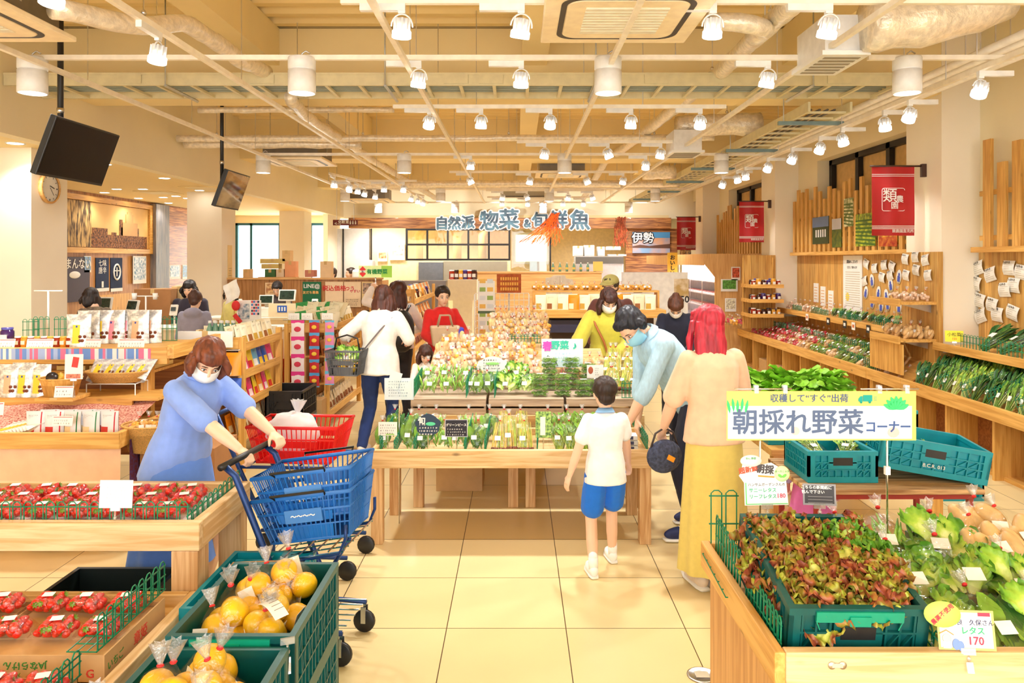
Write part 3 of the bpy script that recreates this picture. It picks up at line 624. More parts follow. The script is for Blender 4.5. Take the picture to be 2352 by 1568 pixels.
# --- generic bag of greens, lying with its neck up (local +z is the bag's length)
def veg_bag(kind, seed, w=.13, L=.24, th=.06, tie=True, sticker=True, filmy=True, name='vegetable_bag', cat='bagged vegetables'):
    rg = random.Random(seed); t = thing(name, 'x', cat); mb = MB(); W = w/2
    if kind == 'pods':
        for i in range(34):
            x = rg.uniform(-W,W)*.8; y = rg.uniform(-th,th)*.4; z = rg.uniform(.02, L*.45); a = rg.uniform(-.7,.7); l = rg.uniform(.3,.45)*L
            mb.tube([(x,y,z),(x+sin(a)*l*.5,y-.004,z+cos(a)*l*.5),(x+sin(a)*l*.9,y+.003,z+cos(a)*l)], [.003,.0065,.0015], 6, m=rg.choice((0,0,1)))
        ms = [leafmat('pod_green', (122,178,52)), leafmat('pod_light', (160,204,84))]
    elif kind == 'leafy':
        for i in range(24):
            x = rg.uniform(-W,W)*.75; y = rg.uniform(-th,th)*.45; z = rg.uniform(.01,L*.35)
            leaf(mb, (x*.6,y*.6,z), (rg.uniform(-.4,.4), rg.uniform(-.35,.2), 1), (rg.uniform(-.3,.3), -1, .2), L*rg.uniform(.42,.6), w*.17, .3, w*.012, (1,) if rg.random()<.6 else (2,), 7, 2, .4, 1, rg)
        ms = [LP, LM, LD]
    elif kind == 'frill':
        T = []
        for i in range(20):
            a = rg.uniform(-1,1); z = rg.uniform(.02, L*.5)
            frill(mb, T, (a*W*.5, rg.uniform(-.3,.3)*th, z), (a*.7+rg.uniform(-.4,.4), rg.uniform(-.5,.1), .8), (rg.uniform(-.5,.5), -1, .3), L*rg.uniform(.36,.46), w*.28, .8, w*.05, rg, 12, 7, 1.3)
        ms = [FM_G]
    elif kind == 'stalks':
        for i in range(30):
            x = rg.uniform(-W,W)*.7; y = rg.uniform(-th,th)*.4; a = rg.uniform(-.12,.12)
            mb.tube([(x,y,.01),(x*.9+a*.05,y,L*.5),(x*.7+a*.12,y*.6,L*.92)], [.004,.0035,.001], 5, m=rg.choice((0,0,1)))
            mb.ell((x,y,.014), (.009,.008,.012), nu=6, nv=4, m=2)
        ms = [STRAW, LG, ROOT]
    elif kind == 'herb':
        for i in range(46):
            x = rg.uniform(-W,W)*.6; y = rg.uniform(-th,th)*.4; a = rg.uniform(-.35,.35); l = L*rg.uniform(.55,.9)
            mb.tube([(x*.6,y,.005),(x*.8+a*l*.4,y,l*.5),(x+a*l,y-.005,l)], [.0025,.002,.001], 4, m=rg.choice((0,1)))
            leaf(mb, (x+a*l*.8,y,l*.8), (a+rg.uniform(-.5,.5),-.1,.8), (0,-1,.2), L*.22, w*.06, .5, .004, (1,), 3, 1, .3, 1, rg)
        ms = [LG, LM]
    elif kind in ('roots', 'bread', 'onion', 'radish', 'tomato'):
        cols = {'roots': (226,186,128), 'bread': (246,176,60), 'onion': (244,206,178), 'radish': (214,60,80), 'tomato': (216,50,34)}[kind]
        for i in range(17):
            x = rg.uniform(-W,W)*.7; y = rg.uniform(-.4,.4)*th; z = rg.uniform(.1,.66)*L; r_ = w*(.18 if kind == 'roots' else .14)
            mb.ell((x,y,z), (r_*rg.uniform(.8,1.1), r_*.8, r_*(1.7 if kind == 'roots' else 1.0)), (0, rg.uniform(-.8,.8), 0), 10, 7, 0)
        ms = [mat('skin_'+kind, srgb(*cols), .45, var=.18, scale=14)]
    mb.build({'pods':'green_pods','leafy':'leaves','frill':'frilly_leaves','stalks':'stalks','herb':'sprigs'}.get(kind, 'contents'), ms, t)
    if kind == 'frill': setT(t.children[0], T)
    if filmy:
        pts = []
        for z, k in ((0,.8),(.04*L/.24,1.02),(L*.45,1.06),(L*.75,.8)):
            for j in range(10): a = 2*pi*j/10; pts.append((W*1.06*k*cos(a), th*.62*k*sin(a), z))
        pts += [(.012,0,L*.98),(-.012,0,L*.98),(0,.008,L*.98)]
        hull('clear_bag', pts, BAGF, t)
    if tie:
        m2 = MB(); tuft(m2, (0,0,L*.98), (0,-.1,1), .035, 12, .022); m2.build('gathered_top', film('bag_top', (1,1,1), .22, .2, 60, .14), t)
        MB().lathe([(.006,-.003),(.0075,0),(.006,.003)], 8, (0,0,L*.98)).build('red_tape', RED, t)
    if sticker: MB().ob((rg.uniform(-.2,.2)*w, -th*.66, L*.38), (w*.26, .001, w*.2), (0,0,0)).build('price_sticker', STK, t)
    return t
# --- upright pouch of dry goods
def pouch(name, col, seed, w=.12, h=.18, panel=None, dots=None, cat='pouch', window=None, stripe=None, rough=.3, metal=0, foil=False):
    t = thing(name, 'x', cat); W = w/2
    m_ = mat('foil_print_%s' % (str(col)), srgb(*col), rough, metal, var=.3 if foil else .05, scale=40 if foil else 8, col2=srgb(250,250,246) if foil else None, bump=.3)
    def f(sy):
        def g(u, v):
            e = sin(pi*u)**.5 * (1-v)**.55; return V(((u-.5)*w*(1-.04*sin(pi*v)), sy*(.002+.028*e*(h/.18)), v*h))
        return g
    mb = MB(); mb.grid(f(-1), 8, 8); mb.grid(lambda u, v: f(1)(1-u, v), 8, 8); mb.build('pouch_body', m_, t)
    fr = f(-1)
    def patch(u0, u1, v0, v1, mm, nm):
        k = MB(); k.grid(lambda u, v: fr(u0+(u1-u0)*u, v0+(v1-v0)*v)+V((0,-.0012,0)), 5, 5); k.build(nm, mm, t)
    if panel: patch(.3, .6, .12, .68, flat(*panel), 'label_panel')
    if panel: patch(.42, .5, .6, .66, flat(50,80,170), 'emblem')
    if stripe: patch(.80, .86, .02, .97, flat(*stripe), 'stripe')
    if window: patch(.06, .5, .05, .42, flat(*window), 'picture')
    if dots:
        k = MB()
        for i in range(4): c = fr(.62+.09*(i % 3), .2+.12*(i//2))+V((0,-.003,0)); k.ell(c, (w*.07,.003,w*.07), nu=8, nv=4)
        k.build('picture', flat(*dots), t)
    scrib(3, w*.3, INK, random.Random(seed), t, h*.85, h*.05, y=fr(.5,.85).y-.0008, x0=-w*.32, th=.0009)
    return t
def box_thing(name, label, cat, x0, x1, y0, y1, z0, z1, m, group=None, bevel=.003, flaps=False, rz=0, lab=None):
    cx_, cy_ = (x0+x1)/2, (y0+y1)/2; t = thing(name, label, cat, (cx_, cy_, z0), rz, group); W, D, H = (x1-x0)/2, (y1-y0)/2, z1-z0
    MB().box(-W, W, -D, D, 0, H).build('carton', m, t, bevel=bevel)
    k = MB(); k.box(-.025, .025, -D-.001, D+.001, H-.06 if H > .12 else H*.4, H+.0012); k.build('packing_tape', flat(214,180,120), t)
    if lab: MB().box(W*.2, W*.8, -D-.0015, -D, H*.3, H*.7).build('print_label', lab, t)
    return t
# ------------------------------------------------------------ things hung under the ceiling
FOIL = mat('foil_wrap', srgb(240,228,206), .32, .25, var=.12, scale=22, bump=1.0); GAL = mat('galvanised', (.50,.52,.50), .4, .6, var=.08)
TRAY = mat('tray_cream', srgb(222,212,172), .5, var=.05)
def wrapped(label, P, r, hang=True, seed=0):
    """lagged pipe: bumpy foil sleeve along a path"""
    t = thing('wrapped_pipe', label, 'pipe'); rg = random.Random(seed); P = [V(p) for p in P]; Q = []
    for a, b in zip(P, P[1:]):
        n = max(2, int((b-a).length/.09))
        for k in range(n): Q.append(a.lerp(b, k/n)+V((rg.uniform(-.008,.008),)*3))
    Q.append(P[-1]); rr = [r*(1+.07*rg.uniform(-1,1)) for _ in Q]
    for _ in range(1):
        Q = [Q[0]]+[(Q[i-1]+Q[i]*2+Q[i+1])/4 for i in range(1, len(Q)-1)]+[Q[-1]]
    MB().tube(Q, rr, 14).build('pipe_sleeve', FOIL, t)
    for p in Q[6::22]:
        h = MB(); top = 3.58 if any(D-.05 < p.y < D+.7 for D in (2.75,7.75,12.72,17.7)) else CZ
        h.tube([(p.x,p.y,p.z+r),(p.x,p.y,top)], .005, 5); h.lathe([(.012,-.015),(.02,0),(.012,.02)], 8, (p.x,p.y,p.z+r+.02)); h.build('hanger_rod', ALU, t)
    return t
wrapped('silver wrapped pipe snaking from the corner air conditioner past the slotted rail', [at(125,18,4.4), at(240,45,4.7), at(330,62,5.0), at(420,50,5.4), at(480,85,5.8), at(555,140,6.4), at(612,165,6.9)], .065, seed=1)
wrapped('silver wrapped pipe running away beyond the cable tray over the slotted rail', [at(665,225,7.0), at(700,265,8.2), at(770,310,10), at(860,370,13), at(1010,460,19)], .06, seed=2)
wrapped('long thin wrapped pipe crossing the hall after the first beam', [at(408,318,10.2), at(1000,318,10.2), at(1640,316,10.2)], .045, seed=3)
wrapped('short thick wrapped pipe just under the long thin one', [at(425,330,10.5), at(700,331,10.5), at(830,333,10.6)], .06, seed=4)
wrapped('wrapped pipe seen above the first beam edge near the second screen', [at(455,254,8.9), at(640,252,8.9), at(905,252,8.9)], .035, seed=5)
wrapped('bent wrapped pipe from the ceiling cassette to the duct box', [at(1620,52,4.9), at(1700,50,4.9), at(1758,62,4.9), at(1756,75,5.2), at(1725,85,5.3)], .06, seed=6)
wrapped('long wrapped pipe running away from the duct box towards the kitchen', [at(1830,0,4.6), at(1730,90,5.6), at(1655,165,6.9), at(1560,240,8.6), at(1480,305,10.4), at(1390,370,14), at(1340,455,19.5)], .07, seed=7)
wrapped('far wrapped pipe crossing over the register string of spotlights', [at(760,424,15.0), at(1100,422,15.0), at(1560,422,15.0)], .07, seed=8)
for i, (P, r, s) in enumerate((([at(1985,60,4.9), at(2080,52,4.9), at(2180,35,4.9), at(2300,-10,4.9)], .17, 'fat white lagged duct at the top corner near the window wall'), ([at(1555,290,9.6), at(1650,287,9.6), at(1745,285,9.6)], .14, 'fat wrapped duct beyond the first beam near the window side'), ([at(1475,398,13.4), at(1510,396,13.4), at(1550,395,13.4)], .12, 'far wrapped duct beyond the second beam'))):
    t = wrapped(s, P, r, seed=20+i); t['category'] = 'duct'
for (px0,px1,py0,py1,D,s) in ((1895,1985,75,118,5.0,'white duct box with slotted outlet beside the fat lagged duct'),(1548,1612,320,345,9.3,'white duct box by the far fat wrapped duct')):
    t = thing('duct_box', s, 'air outlet'); x0,x1 = ax(px0,D),ax(px1,D); z0,z1 = az(py1,D),az(py0,D); MB().box(x0,x1,D,D+.5,z0,z1+.12).build('box_body', LAMPW, t); MB().box(x0-.03,x1+.03,D-.03,D+.53,z0-.03,z0).build('outlet_flange', WHITE, t)
    q = MB()
    for k in range(6): q.box(x0+.01,x1-.01,D+.03+.08*k,D+.07+.08*k,z0-.034,z0-.031)
    q.build('outlet_slats', flat(150,140,120), t)
# cable ladder crossing the hall in front of the first beam, and one running away near the windows
lad = thing('cable_ladder', 'beige cable ladder crossing the whole hall just before the first ceiling beam', 'cable tray')
D0, D1 = 6.85, 7.4; zt = az(167, D0)
for y in (D0, D1): MB().box(-4.7, 3.68, y, y+.03, zt-.115, zt).box(-4.7, 3.68, y+(-.006 if y == D0 else .03), y+(.0 if y == D0 else .036), zt-.02, zt).build('side_rail', TRAY, lad)
for k in range(27): x = -4.55+.31*k; MB().box(x-.015, x+.015, D0+.03, D1, zt-.112, zt-.09).build('rung', TRAY, lad)
for px in (270, 575, 1020, 1100, 1480, 1900): MB().box(ax(px,D0), ax(px,D0)+.22, D0-.012, D0-.006, zt-.10, zt-.02).build('splice_plate', TRAY, lad)
for x in (-3.2,-1.2,.72,2.7): MB().tube([(x,D0-.04,zt-.12),(x,D0-.04,CZ)], .007, 6).tube([(x,D0-.04,zt-.125),(x,D1+.1,zt-.125)], .016, 4).build('support', GAL, lad)
cb = MB()
for k in range(5): y = D0+.08+.08*k; cb.tube([(-4.6+.9*j, y+.01*sin(j*2+k), zt-.075) for j in range(10)], .012, 6)
cb.build('cable', flat(150,160,150), lad)
ld2 = thing('cable_ladder', 'beige cable ladder running away near the window side rail', 'cable tray'); xs = (2.92, 3.34); zt2 = 3.44
for x in xs: MB().box(x, x+.025, 7.5, 19.5, zt2-.10, zt2).build('side_rail', TRAY, ld2)
for k in range(38): y = 7.6+.31*k; MB().box(xs[0]+.025, xs[1], y-.015, y+.015, zt2-.098, zt2-.078).build('rung', TRAY, ld2)
for k in range(6): y = 8.0+2*k; MB().box(2.80, 3.5, y, y+.04, zt2-.14, zt2-.101).build('strut_channel', mat('strut_bluegrey', srgb(130,156,160), .4, .5), ld2); MB().tube([(2.86,y+.02,zt2-.14),(2.86,y+.02,CZ if abs((y+2.25) % 5-.31) > .35 else 3.6)], .006, 5).build('hanger_rod', GAL, ld2)
cb = MB()
for k in range(4): cb.tube([(xs[0]+.07+.08*k+.01*sin(j+k), 7.6+1.1*j, zt2-.06) for j in range(11)], .012, 6)
cb.build('cable', flat(110,100,90), ld2)
for i in range(4): 
    t = thing('conduit_pipe', 'cream conduit beside the cylinder lamp at the window side, %s from the wall' % ORD[3-i], 'conduit', (0,0,0), 0, 'row of cream conduits'); x = 3.6+.12*i; MB().tube([(x, 3.4, 3.46), (x, 18.5, 3.46)], .032, 10).build('pipe', TRK, t); MB().tube([(x,6.0,3.49),(x,6.0,CZ)], .005, 5).build('hanger_rod', ALU, t)
# ceiling cassettes
def cassette(label, cx_, cy_, z, s=.95, rz=0, body=True):
    t = thing('air_conditioner', label, 'air conditioner', (cx_, cy_, z), rz); h = s/2
    MB().box(-h, h, -h, h, 0, .035).build('face_panel', mat('cassette_cream', srgb(252,232,196), .5), t, bevel=.008)
    q = MB(); n = 24
    def rr(r, k, z): 
        out = []
        for i in range(4):
            cx2, cy2 = ((1,1),(-1,1),(-1,-1),(1,-1))[i]
            for j in range(7): a = pi/2*i+pi/2*j/6; out.append(((r-k)*cx2+k*cos(a), (r-k)*cy2+k*sin(a), z))
        return out
    def ring(a, b, m): m.add(a+b, [(i, (i+1) % 28, 28+(i+1) % 28, 28+i) for i in range(28)])
    ring(rr(h*.80,.12*s,-.002), rr(h*.73,.10*s,-.002), q); ring(rr(h*.80,.12*s,-.001), rr(h*.80,.12*s,.02), q); q.build('air_slot', mat('slot_dark', srgb(60,54,50), .5), t)
    q = MB(); a = rr(h*.72,.10*s,-.006); b = rr(h*.72,.10*s,.01); q.add(a, [tuple(range(28))]); ring(a, b, q); q.build('inner_panel', mat('cassette_cream', (0,)*3), t)
    q = MB(); q.box(-h*.5,h*.5,-h*.5,h*.5,-.010,-.006); 
    for k in range(9): q.box(-h*.5,h*.5,-h*.48+h*.107*k,-h*.46+h*.107*k,-.012,-.010)
    q.build('intake_grille', mat('grille_cream', srgb(240,234,216), .6), t)
    if body: MB().box(-h*.85,h*.85,-h*.85,h*.85,.036,.28).build('unit_body', mat('unit_grey', srgb(120,112,100), .4, .5), t)
    for x in (-h*.9, h*.9): MB().tube([(x,0,.1),(x,0,CZ-z-.0)], .006, 5).build('hanger_rod', ALU, t)
    return t
cassette('cream ceiling cassette air conditioner over the front of the centre aisle', ax(1428,4.5), 4.47, 3.285)
cassette('cream ceiling cassette cut by the upper corner above the hanging screens', -3.30, 4.33, 3.25, rz=0)
cassette('far cream ceiling cassette near the second hanging screen', ax(690,11.4), 11.3, az(376,11.4), rz=0)
cassette('far cream ceiling cassette in the middle behind the third cylinder lamp', ax(1290,13.6), 13.8, az(400,13.6))
cassette('far cream ceiling cassette near the register hall spotlights', ax(850,16.5), 16.5, az(463,16.5))
t = thing('curtain_box', 'grey roller screen box hanging under the far ceiling', 'roller box', (ax(1205,17), 17, az(452,17))); MB().box(-.55,.55,0,.3,0,.22).build('box_body', flat(170,165,150), t); MB().box(-.56,.56,-.01,0,0,.02).build('lower_edge', flat(50,40,36), t); MB().tube([(-.5,.1,.2),(-.5,.1,CZ-az(452,17))], .008, 5).tube([(.5,.1,.2),(.5,.1,CZ-az(452,17))], .008, 5).build('hanger_rod', ALU, t)
# recessed downlights of the low ceiling
dl = thing('recessed_light', 'x', 'lamp'); MB().lathe([(.0,-.004),(.07,-.004)], 20, cap=False).build('lens', LENS, dl); MB().lathe([(.07,-.002),(.085,-.006),(.09,0)], 20, cap=False).build('trim_ring', WHITE, dl)
DL = Series(dl)
for j, (px, py) in enumerate(((62,329),(268,377),(409,409),(240,442),(318,455),(268,434),(328,434),(458,437),(387,466),(375,453),(430,455),(865-865+520,455))):
    D = (LZ-H0)*FP/(CY-py); x = ax(px, D)
    if x > LX-.2: x = LX-.3
    DL.put('round recessed light in the low ceiling over the registers, %s counted from the clock side' % ORD[j], (x, D, LZ-.0), 0, 'recessed lights of the low ceiling')
    if j in (0,1,2,3,4,8): lamp((x, D, LZ-.03), 32 if j < 3 else 12, 130, .06)
for i, (x, y) in enumerate(((-6.2,13.6),(-6.7,17.5),(-5.4,17.9))): lamp((x, y, LZ-.03), 40, 130, .06); DL.put('round recessed light far along the low ceiling, %s beyond the second column' % ORD[i], (x, y, LZ), 0)
for i, (px, py, w) in enumerate(((470,432,.5),(365,442,.5))):
    D = (LZ-H0)*FP/(CY-py); t = thing('ceiling_vent', 'square flush air vent in the low ceiling, %s screen' % ('nearest the second hanging','between the clock and the second'), 'air vent', (ax(px,D), D, LZ-.001)) if 0 else thing('ceiling_vent', 'square flush air vent in the low ceiling, the %s one' % ('nearer', 'farther')[i], 'air vent', (ax(px,D), D, LZ-.001))
    MB().box(-.3,.3,-.3,.3,-.008,0).build('vent_plate', CEILP, t); MB().box(-.22,.22,-.22,.22,-.012,-.008).build('vent_centre', PLASTER, t)
# hanging screens
DISP = mat('display_glass', (.006,.004,.003), .3, var=.1, spec=.12)
DISP2 = mat('painted_sheen', (.10,.085,.06), .05, .6, var=.6, scale=2, stretch=(1,1,3), col2=(.5,.42,.30))  # reflection of the hall painted as tan patches in the base colour
for lb_, x, D, W in (('large black wide screen hung on a black pole above the clock, tilted down', -3.39, 5.82, .86), ('smaller black screen hung on the second black pole, hall reflection painted on', -3.39, 8.95, .72)):
    t = thing('hanging_screen', lb_, 'screen', (x, D, 2.68), (R(20), 0, R(90)))
    MB().box(-W/2, W/2, 0, .05, -.225, .225).build('screen_case', BLACK, t, bevel=.006); MB().box(-W/2+.012, W/2-.012, -.002, 0, -.205, .213).build('display', DISP if D < 6 else DISP2, t); MB().box(-.14, .14, .05, .13, -.16, .12).build('mount_box', BLACK, t)
for (px, D, z0, s) in ((130, 5.80, 2.62, 'above the large screen'), (506, 8.90, 2.66, 'above the smaller screen')):
    t = thing('screen_pole', 'black ceiling pole ' + s, 'pole'); x = ax(px, D); MB().tube([(x, D+.05, z0), (x, D+.05, CZ)], .022, 10).build('pole_tube', BLACK, t); MB().tube([(x,D+.05,3.0),(x,D+.05,3.04)], .027, 10).build('pole_joint', STEEL, t); MB().box(x-.03,x+.08,D,D+.10,z0-.03,z0+.03).build('pole_arm', BLACK, t)
t = thing('wall_clock', 'round wall clock with pale wooden rim on the column beside the large screen', 'clock', (-5.028, 8.02, az(432,8.02)), (0, 0, R(90)))
Q = Matrix.Rotation(R(90), 3, 'X'); MB().lathe([(.155,0),(.165,.0),(.168,.03),(.155,.045),(.145,.035)], 36, Q=Q, cap=False).build('rim', wood('clock_wood', srgb(230,180,110), srgb(210,156,84), 'x', knots=False), t); MB().lathe([(0,.02),(.152,.02)], 36, Q=Q, cap=False).build('dial', PAPER, t)
q = MB()
for k in range(12): a = k*pi/6; q.ob((.125*sin(a), -.022, .125*cos(a)), (.006 if k % 3 else .012, .002, .018), (0, a, 0))
q.build('numerals', INK, t); MB().ob((.035,-.026,.012), (.08,.002,.008), (0,.3,0)).build('hour_hand', INK, t); MB().ob((.03,-.028,-.035), (.1,.002,.005), (0,.9,0)).build('minute_hand', INK, t)
t['label'] = 'round wall clock with pale wooden rim on the column beside the large screen'
# ------------------------------------------------------------ centre table in the middle of the floor
def tier_table(name, label, x0, x1, y0, y1, ztop, legs, bh=.118, lw=.085, wx=PINE, wy=PINEY, wz=PINEZ, back=True, slope=0):
    t = thing(name, label, 'display table', (0,0,0))
    MB().box(x0, x1, y0, y0+.035, ztop-bh, ztop).build('front_board', wx, t, bevel=.004)
    if back: MB().box(x0, x1, y1-.035, y1, ztop-bh, ztop).build('back_board', wx, t, bevel=.004)
    for x in (x0, x1-.035): MB().box(x, x+.035, y0+.036, y1-(.036 if back else 0), ztop-bh, ztop).build('side_board', wy, t, bevel=.004)
    MB().box(x0+.036, x1-.036, y0+.036, y1-.036, ztop-.07, ztop-.05).build('deck', wx, t)
    for lx, ly in legs: MB().box(lx, lx+lw, ly, ly+lw, 0, ztop-bh-.001).build('leg', wz, t, bevel=.003)
    return t
T1 = tier_table('display_table', 'pine display table with green vegetables standing alone on the tiled floor, its front tier', -.95, .905, 4.85, 5.52, .62,
    [(-.95,4.87),(.80,4.87),(-.925,5.43),(.80,5.43)], lw=.075)
T2 = tier_table('display_table', 'taller pine display table right behind the front tier, bags of vegetables and onions on it', -.80, .95, 5.56, 7.0, .70,
    [(-.775,5.6),(-.065,5.6),(.065,5.6),(.87,5.6),(-.775,6.9),(.87,6.9)], lw=.075)
# slatted wooden crates forming the step
for i, x in enumerate((-.79, -.21, .37)):
    t = thing('slatted_crate', 'grey slatted crate under the trays of vegetables, %s' % ('below the bean bags','below the clear bags and clamshells','behind the walking boy')[i], 'wooden crate', (x, 5.57, .701), 0, 'slatted crates forming the step')
    GW = wood('grey_wood', srgb(206,184,160), srgb(166,140,116), 'x', knots=False)
    for z in (.0, .062): MB().box(0, .56, 0, .012, z, z+.048).build('front_slat', GW, t, bevel=.002)
    for z in (.0, .062): MB().box(0, .56, .5, .512, z, z+.048).build('back_slat', GW, t)
    for xx in (0, .545): MB().box(xx, xx+.015, .013, .499, 0, .10).build('end_panel', GW, t)
    MB().box(.0, .56, .0, .512, .111, .118).build('top_board', GW, t)
ZT = .822
NM = {'pods':'green snap pea','leafy':'leafy greens','frill':'frilly greens','stalks':'yellow stalk','herb':'herb sprig','roots':'pale root','onion':'onion','bread':'bread roll','radish':'red radish','tomato':'tomato'}
PB = {}
def vb(kind, seed, **k):
    key = (kind, seed, tuple(sorted(k.items())))
    if key not in PB: PB[key] = Series(veg_bag(kind, seed, **k))
    return PB[key]
# front tier bags: (photo x, kind, words)
ft = [(880,'leafy','dark leafy greens behind the handwritten white card'),(937,'leafy','tall leafy bag with red tape between white card and blue card'),(975,'leafy','low leafy bag under the blue chalk card'),(1020,'pods','pea bag left of the black chalk card'),(1052,'pods','pea bag under the black chalk card'),(1097,'leafy','round leafy bag beside the first green divider'),
      (1145,'stalks','yellow stalk bag, the one nearest the round leafy bag'),(1170,'stalks','tall yellow stalk bag in the middle of the front tier'),(1206,'stalks','yellow stalk bag touching the green picture card'),(1285,'herb','tied herb bag right of the green picture card'),(1310,'herb','herb bag halfway to the walking boy'),(1345,'herb','herb bag at the shoulder of the walking boy')]
for i, (px, k, s) in enumerate(ft):
    vb(k, i % 3, w=.14 if k != 'stalks' else .15, L=.25 if i in (1,7) else .21).put('clear bag of %s, %s' % (NM[k].replace('leafy greens','greens'), s), (ax(px,5.05), 5.0+.02*(i%2), .575), (-.42, 0, rnd.uniform(-.12,.12)))
for i, px in enumerate((905, 960, 1000, 1075, 1125, 1160, 1195, 1260, 1300, 1340, 1385)):
    k = ('leafy','leafy','pods','pods','leafy','stalks','stalks','herb','herb','herb','herb')[i]
    vb(k, (i+1) % 3, w=.14, L=.21).put('bag of %s, back row of the front tier, %s from the cart side' % (NM[k], ORD[i]), (ax(px,5.28), 5.26, .60), (-.42,0,rnd.uniform(-.1,.1)), 'bags in the back row of the front tier')
for i, (px, a) in enumerate(((852,-.2),(915,.0),(958,0),(998,0),(1117,.0),(1232,0),(1490,.1))):
    pass
for i, px in enumerate((913, 957, 1070, 1115, 1232)):
    x = ax(px, 5.05); divider('green loop divider standing between vegetable bags of the front tier, %s from the cart side' % ORD[i], (x, 4.92, .57), (x+.03, 5.4, .66), .1, .035, 'dividers on the front tier')
divider('green loop divider along the cart side end of the front tier', (-.90, 4.92, .6), (-.86, 5.45, .68), .1, .035)
divider('green loop divider along the far end of the front tier behind the walking boy', (.86, 4.92, .6), (.83, 5.45, .68), .1, .035)
# blue and white packs at the right end
for i in range(3):
    t = thing('vegetable_tray', 'white labelled tray of small vegetables, %s level of the pile by the table corner' % ('bottom','middle','top')[i], 'packed tray', (.72, 5.05, .576+i*.036), rnd.uniform(-.1,.1))
    MB().box(-.09,.09,-.05,.05,0,.032).build('tray', flat(232,236,240), t, bevel=.006); MB().box(-.06,.06,-.052,-.05,.006,.028).build('label', flat(60,70,110), t)
# upper tier
up = [(985,5.72,'pods'),(1030,5.72,'pods'),(1072,5.74,'pods'),(980,5.95,'pods'),(1025,5.97,'pods'),(1062,5.95,'pods'),(1093,5.72,'leafy'),(1120,5.74,'leafy'),(1165,5.72,'frill'),(1205,5.74,'frill'),(1150,5.95,'frill'),(1190,5.97,'frill')]
for i, (px, D, k) in enumerate(up):
    vb(k, i % 3, w=.15, L=.2).put('bag of %s on the upper tier, %s row, %s along' % (NM[k], 'front' if D < 5.8 else 'second', ORD[i]), (ax(px,D), D, ZT+(.0 if D < 5.8 else .05)), (-.5,0,rnd.uniform(-.15,.15)), 'bags on the upper tier')
for i, px in enumerate((950, 1071, 1136)):
    x = ax(px, 5.62); divider('green tray divider on the upper tier %s' % ('beside the beans at the cart side','between beans and pale bags','between clear bags and clamshell packs')[i], (x, 5.6, ZT), (x+.02, 6.0, ZT+.05), .13, .035)
divider('green loop divider across the back of the pale bags on the upper tier', (ax(1075,6.0), 6.08, ZT+.04), (ax(1140,6.0), 6.08, ZT+.04), .13, .03)
# clamshell stacks
CS = film('clamshell', (.97,1,.97), .2, .05, 10, .02)
def clamshell(seed):
    rg = random.Random(seed); t = thing('clamshell_pack', 'x', 'clamshell pack'); mb = MB()
    for i in range(40): mb.ob((rg.uniform(-.05,.05), rg.uniform(-.035,.035), rg.uniform(.008,.03)), (.035,.007,.006), (rg.uniform(-.4,.4), rg.uniform(-.4,.4), rg.uniform(0,3)), m=rg.choice((0,1)))
    mb.build('greens', [leafmat('pod_green',(122,178,52)), LM], t)
    MB().lathe([(.062,0),(.074,.019),(.078,.02),(.078,.022),(.072,.023),(.06,.040)], 4, Q=Matrix.Diagonal((1.15,.85,1)) @ Matrix.Rotation(R(45),3,'Z'), cap=True).build('clamshell', CS, t)
    MB().ob((0,-.001,.041), (.05,.03,.001)).build('price_sticker', STK, t); return t
CSS = [Series(clamshell(k)) for k in range(2)]
for ci, (px, D, n, rz) in enumerate(((1240,5.68,4,.1),(1293,5.68,4,0),(1340,5.68,3,.05),(1262,5.95,6,.0),(1312,5.98,6,.2),(1372,5.70,3,-.1),(1350,5.95,5,.1),(1400,5.72,3,.2))):
    for z in range(n): CSS[z % 2].put('clamshell pack of green pods, %s up in the %s stack of the upper tier' % (ORD[z], ORD[ci]), (ax(px,D), D, ZT+.001+z*.043), rz+rnd.uniform(-.08,.08), 'stacked clamshell packs')
# basket of bamboo/wax flower bunches at the right rear, onions and oranges behind
for i in range(14):
    px = 1395+ (i % 5)*19; D = 5.8+.16*(i//5)
    vb('stalks', i % 3, w=.12, L=.2).put('clear bag of dry yellow stalks heaped by the bent man, %s row, %s in it' % (ORD[i//5], ORD[i % 5]), (ax(px,D), D, ZT+.02+.06*(i//5)), (-.5,0,rnd.uniform(-.5,.5)), 'bags of yellow stalks')
divider('green loop fence in front of the yellow stalk bags near the bent man', (ax(1425,5.65), 5.6, ZT), (ax(1480,5.65), 5.6, ZT), .13, .03)
# rear slope: onions, citrus and mushrooms in rows
n = 0
for r_ in range(5):
    D = 6.12+.19*r_; z = .84+.055*r_
    x0, x1 = (1000+6*r_, 1235) if r_ < 4 else (1030, 1160)
    px = x0
    while px < (1400 if r_ < 2 else x1):
        k = ('onion','roots','bread')[(n*2+r_) % 3] if px < 1240 else 'radish' if n % 4 == 0 else 'roots'
        s = vb(k, n % 3, w=.15, L=.16, sticker=n % 2 == 0)
        s.put('bag of %s goods on the rear slope, row %s up, %s from the girl' % (NM[k].replace('bread roll','golden'), ORD[r_], ORD[int((px-x0)/25)]), (ax(px,D), D, z), (-.35,0,rnd.uniform(-.3,.3)), 'bags heaped on the rear slope'); px += 25; n += 1
slope = thing('riser_block', 'sloped wooden riser holding the heaped bags behind the upper tier', 'riser')
MB().add([(-.76,6.03,.702),(.78,6.03,.702),(.78,6.98,.702),(-.76,6.98,.702),(-.76,6.03,.80),(.78,6.03,.80),(.78,6.98,1.03),(-.76,6.98,1.03)], [(0,3,2,1),(4,5,6,7),(0,1,5,4),(1,2,6,5),(2,3,7,6),(3,0,4,7)]).build('sloped_box', PINE, slope)
# ------------------------------------------------------------ produce wall along the windows
FX = 3.95
